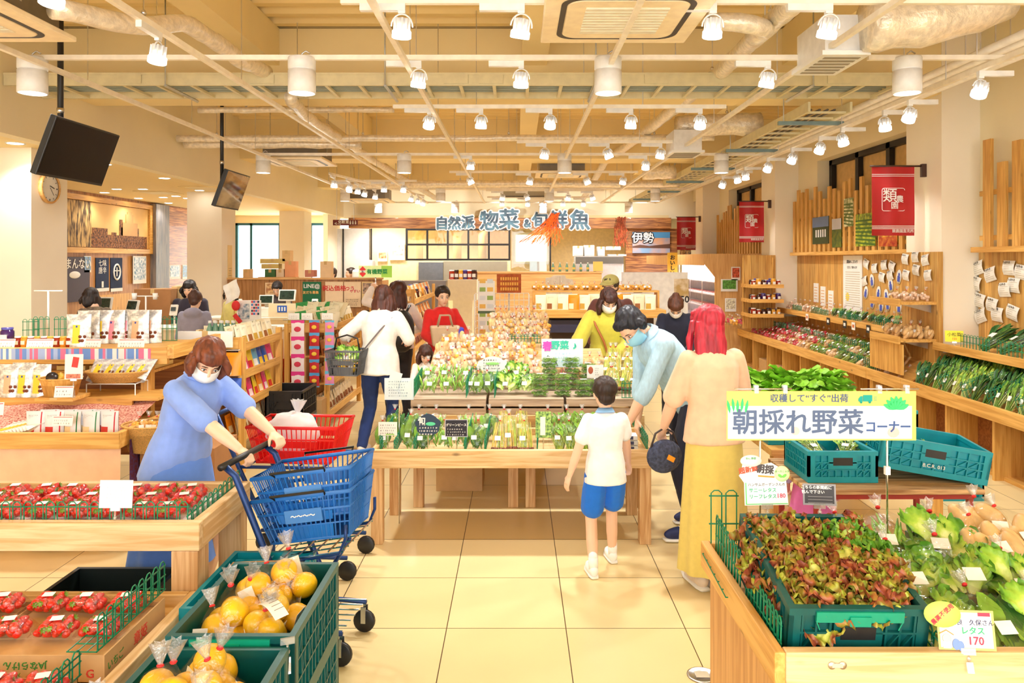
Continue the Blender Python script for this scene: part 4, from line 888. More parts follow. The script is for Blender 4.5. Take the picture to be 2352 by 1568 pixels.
# lower display bench: one long unit per bay
wl_ = lambda y0, y1, z0, z1, x, m: None
def bench(label, y0, y1, cols, deep=4.78):
    t = thing('produce_bench', label, 'display bench')
    MB().box(FX, FX+.035, y0, y1, .515, .635).build('front_board', CEDY, t, bevel=.004)
    MB().add([(FX+.036,y0,.56),(deep,y0,.80),(deep,y1,.80),(FX+.036,y1,.56),(FX+.036,y0,.54),(deep,y0,.78),(deep,y1,.78),(FX+.036,y1,.54)], [(0,3,2,1),(4,5,6,7),(0,1,5,4),(1,2,6,5),(2,3,7,6),(3,0,4,7)]).build('sloped_deck', CEDY, t)
    n = int((y1-y0)/.62)
    for k in range(n+1): y = y0+(y1-y0-.03)*k/n; MB().box(FX+.06, 4.30, y, y+.03, 0, .514).build('divider_panel', CEDZ, t)
    MB().box(4.30, 4.32, y0, y1, 0, .58).build('back_panel', PLY, t); MB().box(FX+.14, 4.30, y0+.03, y1-.03, .0, .03).build('plinth', CEDY, t)
    return t
bench('long cedar bench of green bundles nearest the camera along the window wall', 3.5, 7.70, 5)
bench('long cedar bench of roots and greens under the photo fence', 8.47, 12.70, 5); bench('short cedar bench piece in front of the nearer column', 7.71, 8.46, 1, 4.33); bench('short cedar bench piece under the jar shelf', 12.71, 13.4, 1, 4.33)
# wall panels with ledges, slatted fences
def bay(k, y0, y1, ledge0, ledge1, words):
    t = thing('cedar_wall_panel', 'cedar plank panel '+words, 'wall panel'); MB().box(4.755, 4.798, y0, y1, .80, 1.93).build('plank_panel', CEDPL, t)
    MB().box(4.62, 4.797, ledge0, ledge1, 1.93, 1.985).build('ledge', CEDY, t, bevel=.003)
    f = thing('slatted_fence', 'cedar slatted fence with uneven slat tops '+words, 'fence'); rg = random.Random(k*5+1)
    for z in (2.05, 2.50): MB().box(4.70, 4.72, ledge0+.02, ledge1-.02, z, z+.05).build('cross_rail', CEDY, f)
    y = ledge0+.03; i = 0
    while y < ledge1-.06:
        w_ = .065 if k != 0 else .10; h = 2.72+.35*rg.random(); 
        MB().box(4.665, 4.698, y, y+w_+.02, 1.986, h).build('slat', CEDZ, f); y += w_+.02+(.09 if k else .10); i += 1
    return t
bay(0, 3.6, 7.70, 3.6, 7.62, 'behind the nearest green bundles'); bay(1, 8.47, 12.69, 8.5, 12.66, 'behind the farm photographs'); bay(2, 13.42, 17.6, 13.5, 17.6, 'behind the chilled case')
for (y0, y1, s) in ((7.72, 8.46, 'nearer'), (12.72, 13.41, 'farther')):
    t = thing('column_cladding', 'cedar planks cladding the lower half of the %s window side column' % s, 'wall panel'); MB().box(4.355, 4.398, y0-.0, y1, .64 if 0 else .70, 1.94).build('plank_panel', CEDPL, t)
    MB().box(4.36, 4.79, y0-.03, y0-.005, .80, 1.94 if s == 'x' else .90).build('return_panel', CEDZ, t)
# upper shelves
def shelf(label, x0, x1, y0, y1, z, h=.06):
    t = thing('wall_shelf', label, 'shelf'); MB().box(x0, x1, y0, y1, z-.03, z).build('shelf_board', CEDY, t); MB().box(x0-.02, x0, y0, y1, z-.05, z+.03).build('front_lip', CEDY, t, bevel=.003)
    n = int((y1-y0)/1.0)+1
    for k in range(n): y = y0+.1+(y1-y0-.2)*k/max(1,n-1); MB().add([(x0+.05,y,z-.031),(x1,y,z-.031),(x1,y,z-.12),(x0+.05,y+.01,z-.031),(x1,y+.01,z-.031),(x1,y+.01,z-.12)], [(0,1,2),(5,4,3),(0,2,5,3)]).build('bracket', STEEL, t)
    return t
shelf('long cedar shelf of onions and greens under the photo fence', 4.44, 4.753, 8.2, 12.7, 1.03); shelf('cedar shelf with two big leafy bundles nearest the camera', 4.30, 4.753, 3.6, 7.7, .985)
shelf('small upper cedar shelf of round bags on the nearer column', 3.98, 4.354, 7.76, 8.4, 1.42); shelf('lower small cedar shelf of brown bags on the nearer column', 3.98, 4.354, 7.76, 8.4, 1.03)
t = thing('shelf_tower', 'cedar upright panel unit holding the two small shelves on the nearer column', 'shelf unit'); MB().box(4.32, 4.354, 7.74, 8.45, .70, 1.40 if 0 else .99).build('side_panel', CEDZ, t); MB().box(3.99, 4.31, 8.43, 8.455, .66, .99).box(3.99, 4.01, 7.75, 8.425, .66, .975).build('lower_case', CEDZ, t)
# jar shelves on the farther column, end panel of the chilled case
js = thing('jar_shelf', 'three-level cedar shelf of jams and sauces on the farther column', 'shelf unit')
for z in (.95, 1.19, 1.43): MB().box(3.83, 4.35, 12.2, 12.7, z-.02, z).box(3.81, 3.83, 12.2, 12.7, z-.03, z+.03).box(3.83, 4.35, 12.18, 12.2, z-.03, z+.03).build('shelf_board', CED, js)
for x in (3.83, 4.33): MB().box(x, x+.02, 12.68, 12.70, .70, 1.9).build('upright', CEDZ, js)
MB().box(3.83,4.35,12.701,12.712,.7,1.94).build('back_panel', CEDPL, js)
def jar(seed, c, lid, r=.032, h=.09):
    t = thing('glass_jar', 'x', 'jar'); MB().lathe([(.0,0),(r,0),(r,h*.78),(r*.8,h*.86),(r*.8,h*.9)], 12, cap=False).build('jar_body', flat(*c, .15), t); MB().lathe([(r*.86,h*.88),(r*.86,h),(0,h)], 12, cap=False).build('lid', flat(*lid, .3), t); MB().box(-r*.5,r*.5,-r-.001,-r+.004,h*.25,h*.6).build('label', PAPER, t); return t
JR = [Series(jar(0,(150,40,20),(230,230,224))), Series(jar(1,(70,30,20),(40,30,30))), Series(jar(2,(220,150,50),(214,170,60))), Series(jar(3,(60,30,90),(80,80,160)))]
n = 0
for zi, z in enumerate((.951, 1.191, 1.431)):
    for yi, y in enumerate((12.27, 12.40)):
        for i in range(6): JR[(i*zi+yi+i//2) % 4].put('jar, %s from the wall, %s row, %s shelf on the far column' % (ORD[5-i], ('front','back')[yi], ('bottom','middle','top')[zi]), (3.88+.082*i, y, z), 0, 'jars on the column shelves', 1.1 if (i+zi) % 3 else 1.35); n += 1
# chilled case
ch = thing('chilled_case', 'white-lit open chilled meat case with wooden end panel', 'refrigerated case')
MB().add([(3.50,13.42,0),(4.38,13.42,0),(4.38,13.42,1.97),(3.36,13.42,1.97),(3.36,13.42,1.80),(3.56,13.42,1.55),(3.56,13.42,.9),(3.50,13.42,.8),
          (3.50,13.47,0),(4.38,13.47,0),(4.38,13.47,1.97),(3.36,13.47,1.97),(3.36,13.47,1.80),(3.56,13.47,1.55),(3.56,13.47,.9),(3.50,13.47,.8)], [tuple(range(8)), tuple(range(15,7,-1))]+[(i,(i+1)%8,8+(i+1)%8,8+i) for i in range(8)]).build('end_panel', VEN, ch)
MB().box(3.36, 4.34, 13.48, 19.4, 1.84, 1.97).build('canopy', VEN, ch); MB().box(3.36, 3.38, 13.48, 19.4, 1.76, 1.84).build('canopy_lip', VEN, ch)
MB().box(4.28, 4.34, 13.48, 19.4, .0, 1.84).box(3.50, 4.28, 13.48, 19.4, 0, .62).build('white_liner', mat('case_white', (.82,.80,.86), .35), ch)
for z in (.95, 1.2, 1.45): MB().box(3.75, 4.28, 13.5, 19.35, z-.02, z).build('wire_shelf', mat('case_white', (0,)*3), ch)
MB().box(3.5,4.2,13.5,19.3,1.80,1.83).build('light_tube', mat('case_tube', (.96,.92,1), .4, emit=2.2), ch)
lp = bpy.data.lights.new('case_light', 'AREA'); lp.shape = 'RECTANGLE'; lp.size = .5; lp.size_y = 5.6; lp.energy = 50; lp.color = (.95,.92,1); lo = bpy.data.objects.new('case_light', lp); COL.objects.link(lo); lo.location = (3.85, 16.4, 1.78)
for y in (14.4, 15.4, 16.4, 17.4): MB().box(3.56,3.57,y,y+.012,.62,1.8).build('mullion', STEEL, ch)
mp = thing('meat_tray', 'x', 'meat tray'); MB().box(-.08,.08,-.11,.11,0,.02).build('tray', PAPER, mp); MB().box(-.07,.07,-.1,.1,.02,.035).build('meat', mat('meat_pink', srgb(236,150,150), .4, var=.3, scale=30), mp, bevel=.008)
MT = Series(mp)
for zi, z in enumerate((.621,.951,1.201,1.451)):
    for i in range(12): MT.put('pink packed meat tray, %s along the %s level of the chilled case' % (ORD[i], ('lowest','second','third','top')[zi]), (3.9 if zi else 3.68, 13.7+.26*i, z), (0,0,0), 'meat trays in the chilled case')
# banners on wall arms
RD = mat('banner_red', srgb(178,18,24), .42, var=.12, scale=3, sheen=.3)
def banner(label, D, ztop, W=.30, Hh=.455, x1=4.30):
    t = thing('hanging_banner', label, 'banner', (x1, D, ztop)); f = lambda u, v: V((-W+u*W-.02, .006*sin(u*9)+.004*sin(v*7), -.01-Hh*v))
    MB().grid(f, 20, 16).build('cloth', RD, t); MB().tube([(-W-.04,0,-.002),(.06,0,-.002)], .010, 8).build('arm', flat(70,44,34,.4), t); MB().box(.05,.10,-.02,.02,-.12,.02).build('wall_plate', flat(70,44,34,.4), t)
    q = MB()
    for v in (.105,.13,.855,.875,.895): q.grid(lambda a, b: f(a, v+.008*b)+V((0,-.0025,0)), 20, 1)
    q.build('stripes', PAPER, t)
    cx_, cz = -W/2-.02, -Hh*.49; s_ = W*.265; q = MB()
    P = []
    for i in range(4):
        a0 = ((1,1),(-1,1),(-1,-1),(1,-1))[i]
        for j in range(4): a = pi/2*i+pi/2*j/3; P.append((cx_+a0[0]*s_*.82+.18*s_*cos(a), -.006, cz+a0[1]*s_*.82+.18*s_*sin(a)))
    q.tube(P[:15], .0028, 4); q.build('crest_frame', PAPER, t)
    text('類', s_*1.3, PAPER, t, (cx_-s_*.32, -.009, cz+s_*.28), bold=.0008); text('農', s_*.68, PAPER, t, (cx_+s_*.55, -.009, cz+s_*.0), bold=.0005); text('園', s_*.68, PAPER, t, (cx_+s_*.1, -.009, cz-s_*.55), bold=.0005)
    text('類農園直売所', W*.085, PAPER, t, (cx_+W*.22, -.009, -Hh*.95)); return t
z = az(381, 8.05)-0.0
banner('red crest banner on the nearer column, largest of the three', 8.05, az(381,8.05), W=.46, Hh=.74)
banner('red crest banner on the second column, half the size in view', 12.95, az(462,12.95), W=.43, Hh=.70)
banner('red crest banner on the farthest column near the picture of mountains', 17.9, az(498,17.9), W=.45, Hh=.78)
# photographs on the slatted fence
def photo(label, y0, y1, z0, z1, cols, kind):
    t = thing('farm_photograph', label, 'photograph', (4.655, (y0+y1)/2, (z0+z1)/2)); W, Hh = (y1-y0)/2, (z1-z0)/2
    MB().box(0, .008, -W, W, -Hh, Hh).build('print_board', mat('print_'+kind, srgb(*cols[0]), .5, var=.5, scale=14, col2=srgb(*cols[1])), t)
    q = MB(); rg = random.Random(len(label))
    if kind in ('people', 'orchard'): q.box(-.002,-.001,-W,W,Hh*.25,Hh)
    else: 
        for k in range(7): q.add([(-.002,-W,-Hh+2*Hh*k/8),(-.002,W,-Hh+2*Hh*(k+.9)/9),(-.002,W,-Hh+2*Hh*(k+1.3)/9),(-.002,-W,-Hh+2*Hh*(k+.5)/8)], [(0,1,2,3)])
    q.build('picture_area', flat(*cols[2]), t); q = MB()
    if kind == 'people':
        for k in range(5): q.box(-.004,-.003,-W*.7+k*W*.28,-W*.7+k*W*.28+W*.16,-Hh*.5,Hh*.05); 
        q.build('figures', flat(236,236,236), t)
    return t
bench_ph = [('square photograph of farm workers by a forest', 1866,1903,498,560,((70,90,30),(40,60,20),(110,130,170)),'people'),('small photograph of a green orchard row', 1911,1932,502,568,((150,160,40),(60,90,30),(200,200,210)),'orchard'),
 ('tall narrow photograph of a fruit tree', 1938,1959,455,520,((150,170,70),(240,236,190),(90,110,40)),'tree'),('wide photograph of tea terraces partly behind the red banner', 1965,2010,490,565,((110,150,20),(190,200,40),(60,100,20)),'terrace'),('photograph of red leaves under the red banner', 2018,2060,540,566,((220,60,30),(240,180,60),(200,30,20)),'leaves')]
for s, a, b, c_, d, cols, kd in bench_ph:
    Da, Db = 4.655*FP/(a-CX), 4.655*FP/(b-CX); photo(s, Db, Da, az(d,(Da+Db)/2), az(c_,(Da+Db)/2), cols, kd)
# paper notes pinned to the panels
nt_ = thing('paper_note', 'x', 'note'); q = MB(); q.grid(lambda u, v: V((-.012*sin(pi*v)-.006*u, (.5-u)*.13, (v-.5)*.10)), 4, 4); q.build('sheet', STK, nt_)
q = MB()
for k in range(5): q.box(-.0145,-.013,-.045,.045,.02-.014*k,.022-.014*k)
q.build('ruled_lines', flat(190,180,160), nt_); text('つぶやき', .020, INK, nt_, (-.013,.02,.036), (R(90),0,R(-90)))
NT = Series(nt_)
for j, (px, py) in enumerate(((2246,615),(2274,630),(2317,615),(2240,650),(2250,690),(2307,665),(2328,655),(2278,700),(2252,725),(2290,722),(2325,718),(2345,625))):
    D = 4.74*FP/(px-CX); NT.put('white handwritten note pinned on the nearest cedar panel, %s from the top near the column' % ORD[j], (4.75, D, az(py,D)), (rnd.uniform(-.35,.25), 0, 0), 'notes on the nearest panel', 1.4)
for j, (px, py) in enumerate(((2080,595),(2103,590),(2126,597),(2105,620),(2132,632),(2082,632))):
    D = 4.35*FP/(px-CX); NT.put('white handwritten note on the column cladding, %s from the photo fence' % ORD[j], (4.352, D, az(py,D)), (rnd.uniform(-.2,.2), 0, 0), 'notes on the column cladding', 1.15)
for j, (px, py) in enumerate(((1989,606),(2008,616),(2030,608),(2048,612),(2025,637),(2044,632),(1985,645))):
    D = 4.74*FP/(px-CX); NT.put('white note on the panel under the photo fence, %s from the tall poster' % ORD[j], (4.75, D, az(py,D)), (rnd.uniform(-.3,.3), 0, 0), 'notes under the photo fence', 1.25)
cu = thing('farmer_cutout', 'x', 'picture cutout'); q = MB(); q.lathe([(0,0),(.06,0),(.06,.002),(0,.002)], 12, Q=Matrix.Rotation(R(-90),3,'Y') @ Matrix.Diagonal((1.3,.9,1)), cap=False); q.build('oval_print', flat(236,232,220), cu); q = MB(); q.box(-.004,-.003,-.025,.025,-.05,.01).ell((-.003,0,.025),(.001,.018,.02)); q.build('figure', flat(70,90,190), cu); CU = Series(cu)
for j, (px, py) in enumerate(((2001,645),(1987,672),(2016,673),(2044,655),(2063,636),(2002,695),(2022,703),(2037,699),(2063,705),(2034,680))):
    D = 4.74*FP/(px-CX); CU.put('oval cutout of a farmer in blue on the cedar panel, %s from the tall poster' % ORD[j], (4.75, D, az(py,D)), (rnd.uniform(-.3,.3),0,0), 'farmer cutouts', 1.2)
t = thing('tall_poster', 'tall cream text poster with yellow circles under the photo fence', 'poster'); Da, Db = 4.74*FP/(1936-CX), 4.74*FP/(1979-CX); MB().box(4.742, 4.754, Db, Da, 1.0, 1.92).build('sheet', PAPER, t); text('農園のこだわり', .05, INK, t, (4.740, (Da+Db)/2, 1.83), (R(90),0,R(-90))); text('〇〇して使います', .04, INK, t, (4.740, (Da+Db)/2, 1.75), (R(90),0,R(-90))); q = MB()
for z in (1.33, 1.07): q.lathe([(0,0),(.06,0)], 16, (4.741, Db+(Da-Db)*.75, z), Q=Matrix.Rotation(R(-90),3,'Y'), cap=False)
q.build('circles', flat(250,214,70), t); q = MB()
for k in range(16): q.box(4.740,4.7415,Db+.06,Da-.08,1.68-.032*k,1.69-.032*k)
q.build('ruled_lines', flat(200,190,170), t)
for j, (px, py, s) in enumerate(((1873,672,'narrow'),(1889,680,'narrow'),(1907,690,'wide'))): 
    D = 4.74*FP/(px-CX); t = thing('paper_sheet', 'pale printed sheet on the panel above the long shelf, %s from the far column' % ORD[j], 'sheet'); MB().box(4.744,4.754,D-.09,D+.09,az(py,D)-.15,az(py,D)+.15).build('sheet', PAPER, t); q = MB()
    for k in range(5): q.box(4.742,4.743,D-.06,D+.06,az(py,D)-.1+.045*k,az(py,D)-.09+.045*k)
    q.build('ruled_lines', flat(220,160,90), t)
for (px, py, w_, h_, c_, s) in ((1690,628,.16,.24,(200,90,60),'red recipe poster'),(1675,655,.30,.22,(90,150,60),'photograph of a green field'),(1678,700,.2,.24,(236,220,190),'pale recipe poster')):
    D = 13.40; t = thing('small_poster', '%s on the wooden end panel of the chilled case' % s, 'poster', (ax(px,D), D, az(py,D))); MB().box(-w_/2,w_/2,0,.01,-h_/2,h_/2).build('sheet', PAPER, t); MB().box(-w_*.4,w_*.4,-.002,0,-h_*.3,h_*.42).build('picture_area', mat('pic_%d' % c_[0], srgb(*c_), .5, var=.5, scale=30), t)
# produce on benches: bundles, nets, dividers
def slopez(x): return .562+.24*(x-FX-.036)/(4.78-FX-.036)
def bundle(seed, ms, L=.30, n=42, w=.07):
    rg = random.Random(seed); t = thing('green_bundle', 'x', 'leafy bundle'); mb = MB()
    for i in range(n):
        x = rg.uniform(-w,w)*.6; y = rg.uniform(-.4,.4)*w; a = rg.uniform(-.2,.2); l = L*rg.uniform(.75,1)
        mb.tube([(x*.4,y*.5,0),(x*.7+a*l*.3,y,l*.4),(x+a*l,y,l*.75)], [.003,.0028,.0015], 4, m=rg.choice((0,1)))
        leaf(mb, (x*.8+a*l*.5,y,l*.5), (a+rg.uniform(-.25,.25),rg.uniform(-.2,.2),1), (rg.uniform(-.5,.5),-1,.1), L*.42, w*.22, .25, .002, (1,2) if rg.random() < .6 else (1,), 4, 1, .3, 1, rg)
    mb.build('leaves', ms, t)
    pts = [(w*1.0*cos(a)*k, w*.55*sin(a), z) for z, k in ((0,.5),(L*.5,.9),(L*.8,1.0)) for a in [pi*j/5 for j in range(10)]]; hull('clear_sleeve', pts, BAGF, t); MB().box(-w*.35,w*.2,-w*.56,-w*.555,L*.3,L*.44).build('price_sticker', STK, t); return t
BD = [Series(bundle(1,[LP,LM,LD])), Series(bundle(2,[LM,leafmat('leaf_dark', (30,86,30)),LD])), Series(bundle(3,[LP,LG,LM]))]
n = 0
for r_ in range(4):
    for c_ in range(22):
        y = 4.3+.155*c_; x = 4.04+.19*r_
        if n > 90: break
        BD[(r_*3+c_//2) % 3].put('sleeve of green stalks on the nearest bench, row %s up, %s from its end' % (ORD[r_], ORD[c_]), (x, y, slopez(x)+.02), (-.55+.1*rnd.random(), .0, R(-90)+rnd.uniform(-.25,.25)), 'green stalk sleeves on the nearest bench'); n += 1
for k in range(9): y = 4.5+.37*k; divider('green loop divider among the stalk sleeves of the nearest bench, %s from the near end' % ORD[k], (4.02, y, .60), (4.34, y, .70), .16, .035, 'dividers of the nearest bench')
for k in range(4): divider('dark loop divider of the middle bench near the column, %s of the cluster' % ORD[k], (4.05+.05*k, 8.35+.45*k, .585), (4.05+.05*k, 8.75+.45*k, .60), .13, .045, 'dividers of the middle bench')
for k in range(9): divider('dark loop divider standing in the middle bench, %s along it' % ORD[k], (4.36, 8.6+.5*k, .70), (4.36, 9.0+.5*k, .70), .13, .05, 'dividers along the middle bench')
for k in range(7): divider('dark loop divider on the long shelf under the photo fence, %s along it' % ORD[k], (4.46+.1*(k%2), 8.7+.5*k, 1.032), (4.46+.1*(k%2), 9.1+.5*k, 1.032), .11, .05, 'dividers on the long shelf')
for k in range(2): divider('green loop divider holding the big bundles on the nearest shelf, %s one' % ORD[k], (4.33, 6.3+.55*k, .988), (4.33, 6.75+.55*k, .988), .15, .05)
for i, (y, z) in enumerate(((6.75,1.02),(6.35,1.02),(7.0,1.02),(6.1,1.02))): BD[1].put('big dark leafy bundle lying on the nearest cedar shelf, %s from the yellow card' % ORD[i], (4.36, y, z), (-1.05, 0, R(-90)+rnd.uniform(-.3,.3)), 'big bundles on the nearest shelf', 1.5)
card('price_card', 'yellow price card in front of the big leafy bundles on the nearest shelf', 'price card', (4.30, 7.35, 1.0), R(-20), .16, .11, flat(250,236,60), [('小松菜', .04, INK, 0, .07), ('150', .03, RED if 0 else flat(220,40,40), 0, .03)], clip=.05)
# middle bench: carrots, radishes, onions, leafy
kinds = [('radish','red radish'),('roots','pale root'),('onion','onion'),('herb','green stalk'),('leafy','leafy green'),('pods','green pepper')]
for r_ in range(3):
    for c_ in range(24):
        y = 8.0+.215*c_; x = 4.05+.2*r_; f = c_/24
        kd = 'radish' if f > .72 else ('onion' if (c_+r_) % 2 else 'radish') if f > .5 else ('roots' if (c_+r_) % 4 == 0 else 'pods' if f > .3 else 'herb') if f > .12 else 'onion'
        vb(kd, (c_+r_) % 3, w=.15, L=.19, th=.08).put('bag of %s on the middle bench, row %s up, %s from the column' % ({'radish':'red roots','onion':'onions','roots':'pale roots','herb':'green stalks','pods':'green pods'}[kd], ORD[r_], ORD[c_]), (x, y, slopez(x)+.01), (-.9, 0, R(-90)+rnd.uniform(-.3,.3)), 'bags on the middle bench')
for c_ in range(20):
    y = 8.4+.22*c_; f = c_/20; kd = 'onion' if f > .55 else 'leafy' if f > .15 else 'herb'
    vb(kd, c_ % 3, w=.15, L=.19, th=.08).put('clear bag of %s on the long shelf, %s from the nearer column' % ({'onion':'onions','leafy':'leafy greens','herb':'green stalks'}[kd], ORD[c_]), (4.56, y, 1.035), (-.6, 0, R(-90)+rnd.uniform(-.3,.3)), 'bags on the long shelf')
for c_ in range(7):
    vb('roots', c_ % 3, w=.15, L=.16, th=.08).put('clear bag of brown roots on the lower small shelf, %s from its end' % ORD[c_], (4.08+.11*(c_ % 3), 7.88+.2*(c_//3), 1.035), (-.4,0,R(-90)+rnd.uniform(-.4,.4)), 'bags on the small shelf')
for c_ in range(6): vb('onion', c_ % 3, w=.13, L=.12, th=.08).put('small bag of white goods on the upper small shelf, %s from its end' % ORD[c_], (4.08+.1*(c_ % 3), 7.9+.2*(c_//3), 1.425), (-.3,0,R(-90)), 'bags on the upper small shelf')
# goods between the middle bench and the chilled case
for c_ in range(10): vb(('bread','radish','roots')[c_ % 3], c_ % 3, w=.15, L=.18, th=.08).put('bag of root goods on the bench end below the jars, %s of the heap' % ORD[c_], (3.72+.13*(c_ % 4), 12.75+.2*(c_//4), .74), (-.6,0,rnd.uniform(-.5,.5)), 'heap below the jars')
bench('short cedar bench end turned below the jar shelf', 13.41, 13.415+.0+.004, 1) if 0 else None
for i, y in enumerate((9.3,10.0,11.3,12.1)): box_thing('cardboard_box', 'cardboard box stored in the open front of the middle bench, %s from the column' % ORD[i], 'carton', 4.03, 4.28, y, y+.35, .031, .031+.2, CARD, 'boxes inside the bench')
# ------------------------------------------------------------ people
SKIN = mat('skin', srgb(240,196,166), .5, var=.03, scale=6); SKIN2 = mat('skin_tan', srgb(222,170,132), .5, var=.03, scale=6)
def remesh(mb, mats, name, vox, smooth=6, disp=0, dscale=9, seed=0, dstretch=(1,1,1), parent=None, fn=None):
    me = mb.mesh('tmp', mats); o = bpy.data.objects.new('tmp', me); COL.objects.link(o)
    r = o.modifiers.new('r', 'REMESH'); r.mode = 'VOXEL'; r.voxel_size = vox; r.use_smooth_shade = True
    s = o.modifiers.new('s', 'SMOOTH'); s.iterations = smooth; s.factor = .5
    bpy.context.view_layer.update()
    m2 = bpy.data.meshes.new_from_object(o.evaluated_get(bpy.context.evaluated_depsgraph_get())); bpy.data.objects.remove(o); bpy.data.meshes.remove(me)
    m2.materials.clear()
    for m in (mats if isinstance(mats, (list, tuple)) else [mats]): m2.materials.append(m)
    if disp:
        nv = len(m2.vertices); nr = [v.normal.copy() for v in m2.vertices]; st = dstretch
        for i, v in enumerate(m2.vertices):
            p = v.co; q = V((p.x*st[0]+seed, p.y*st[1], p.z*st[2]))*dscale; k = noise.noise(q)+.5*noise.noise(q*2.1+V((3,1,2)))
            v.co = p+nr[i]*(k*disp)
    if fn:
        for v in m2.vertices: v.co = fn(v.co)
    for p in m2.polygons: p.use_smooth = True
    m2.update(); return link(name, m2, parent)
def ik(a, c, l1, l2, hint):
    a, c = V(a), V(c); d = c-a; L = min(d.length, (l1+l2)*.999); d.normalize(); h = V(hint); h = (h-d*h.dot(d)).normalized()
    x = (l1*l1-l2*l2+L*L)/(2*L); y = sqrt(max(0, l1*l1-x*x)); return a+d*x+h*y, a+d*L
def limb(mb, a, b, r0, r1, n=10, mid=None, rm=None, m=0):
    a, b = V(a), V(b); c = V(mid) if mid is not None else (a+b)/2; rm = rm or (r0+r1)/2*1.04
    mb.ell(a, r0, nu=n, nv=8, m=m); mb.ell(b, r1, nu=n, nv=8, m=m); mb.tube([a, c, b], [r0, rm, r1], n, m=m)
def hand(mb, w_, d, palm, s, curl=.5, side=1, m=0):
    """w_: wrist, d: hand direction, palm: direction the palm faces; five separate fingers"""
    d = V(d).normalized(); n = V(palm); n = (n-d*n.dot(d)).normalized(); x = d.cross(n)*side; w_ = V(w_)
    mb.tube([w_-d*.01*s, w_+d*.035*s, w_+d*.078*s], [.023*s, .033*s, .034*s], 10, m=m, ell=.5, up=x)
    for i, (o, L) in enumerate(((.027,.068),(.009,.077),(-.009,.072),(-.027,.057))):
        p = w_+d*.076*s+x*o*s; a = curl*.5; P = [p-d*.02*s, p]
        for k in range(3): dd = d*cos(a)+n*sin(a); p = p+dd*(L*s*(.42,.32,.26)[k]); P.append(p); a += curl*.8
        mb.tube(P, [.0095*s,.0095*s,.009*s,.0082*s,.006*s], 7, m=m); mb.ell(P[-1], .006*s, nu=6, nv=5, m=m)
    p = w_+d*.03*s+x*.026*s; t1 = (x*.8+d*.7+n*.35).normalized(); q = p+t1*.034*s; t2 = (x*.3+d*.9+n*(.4+curl*.4)).normalized()
    mb.tube([p-t1*.012*s, p, q, q+t2*.03*s], [.013*s,.0125*s,.0105*s,.008*s], 7, m=m); mb.ell(q+t2*.03*s, .008*s, nu=6, nv=5, m=m)
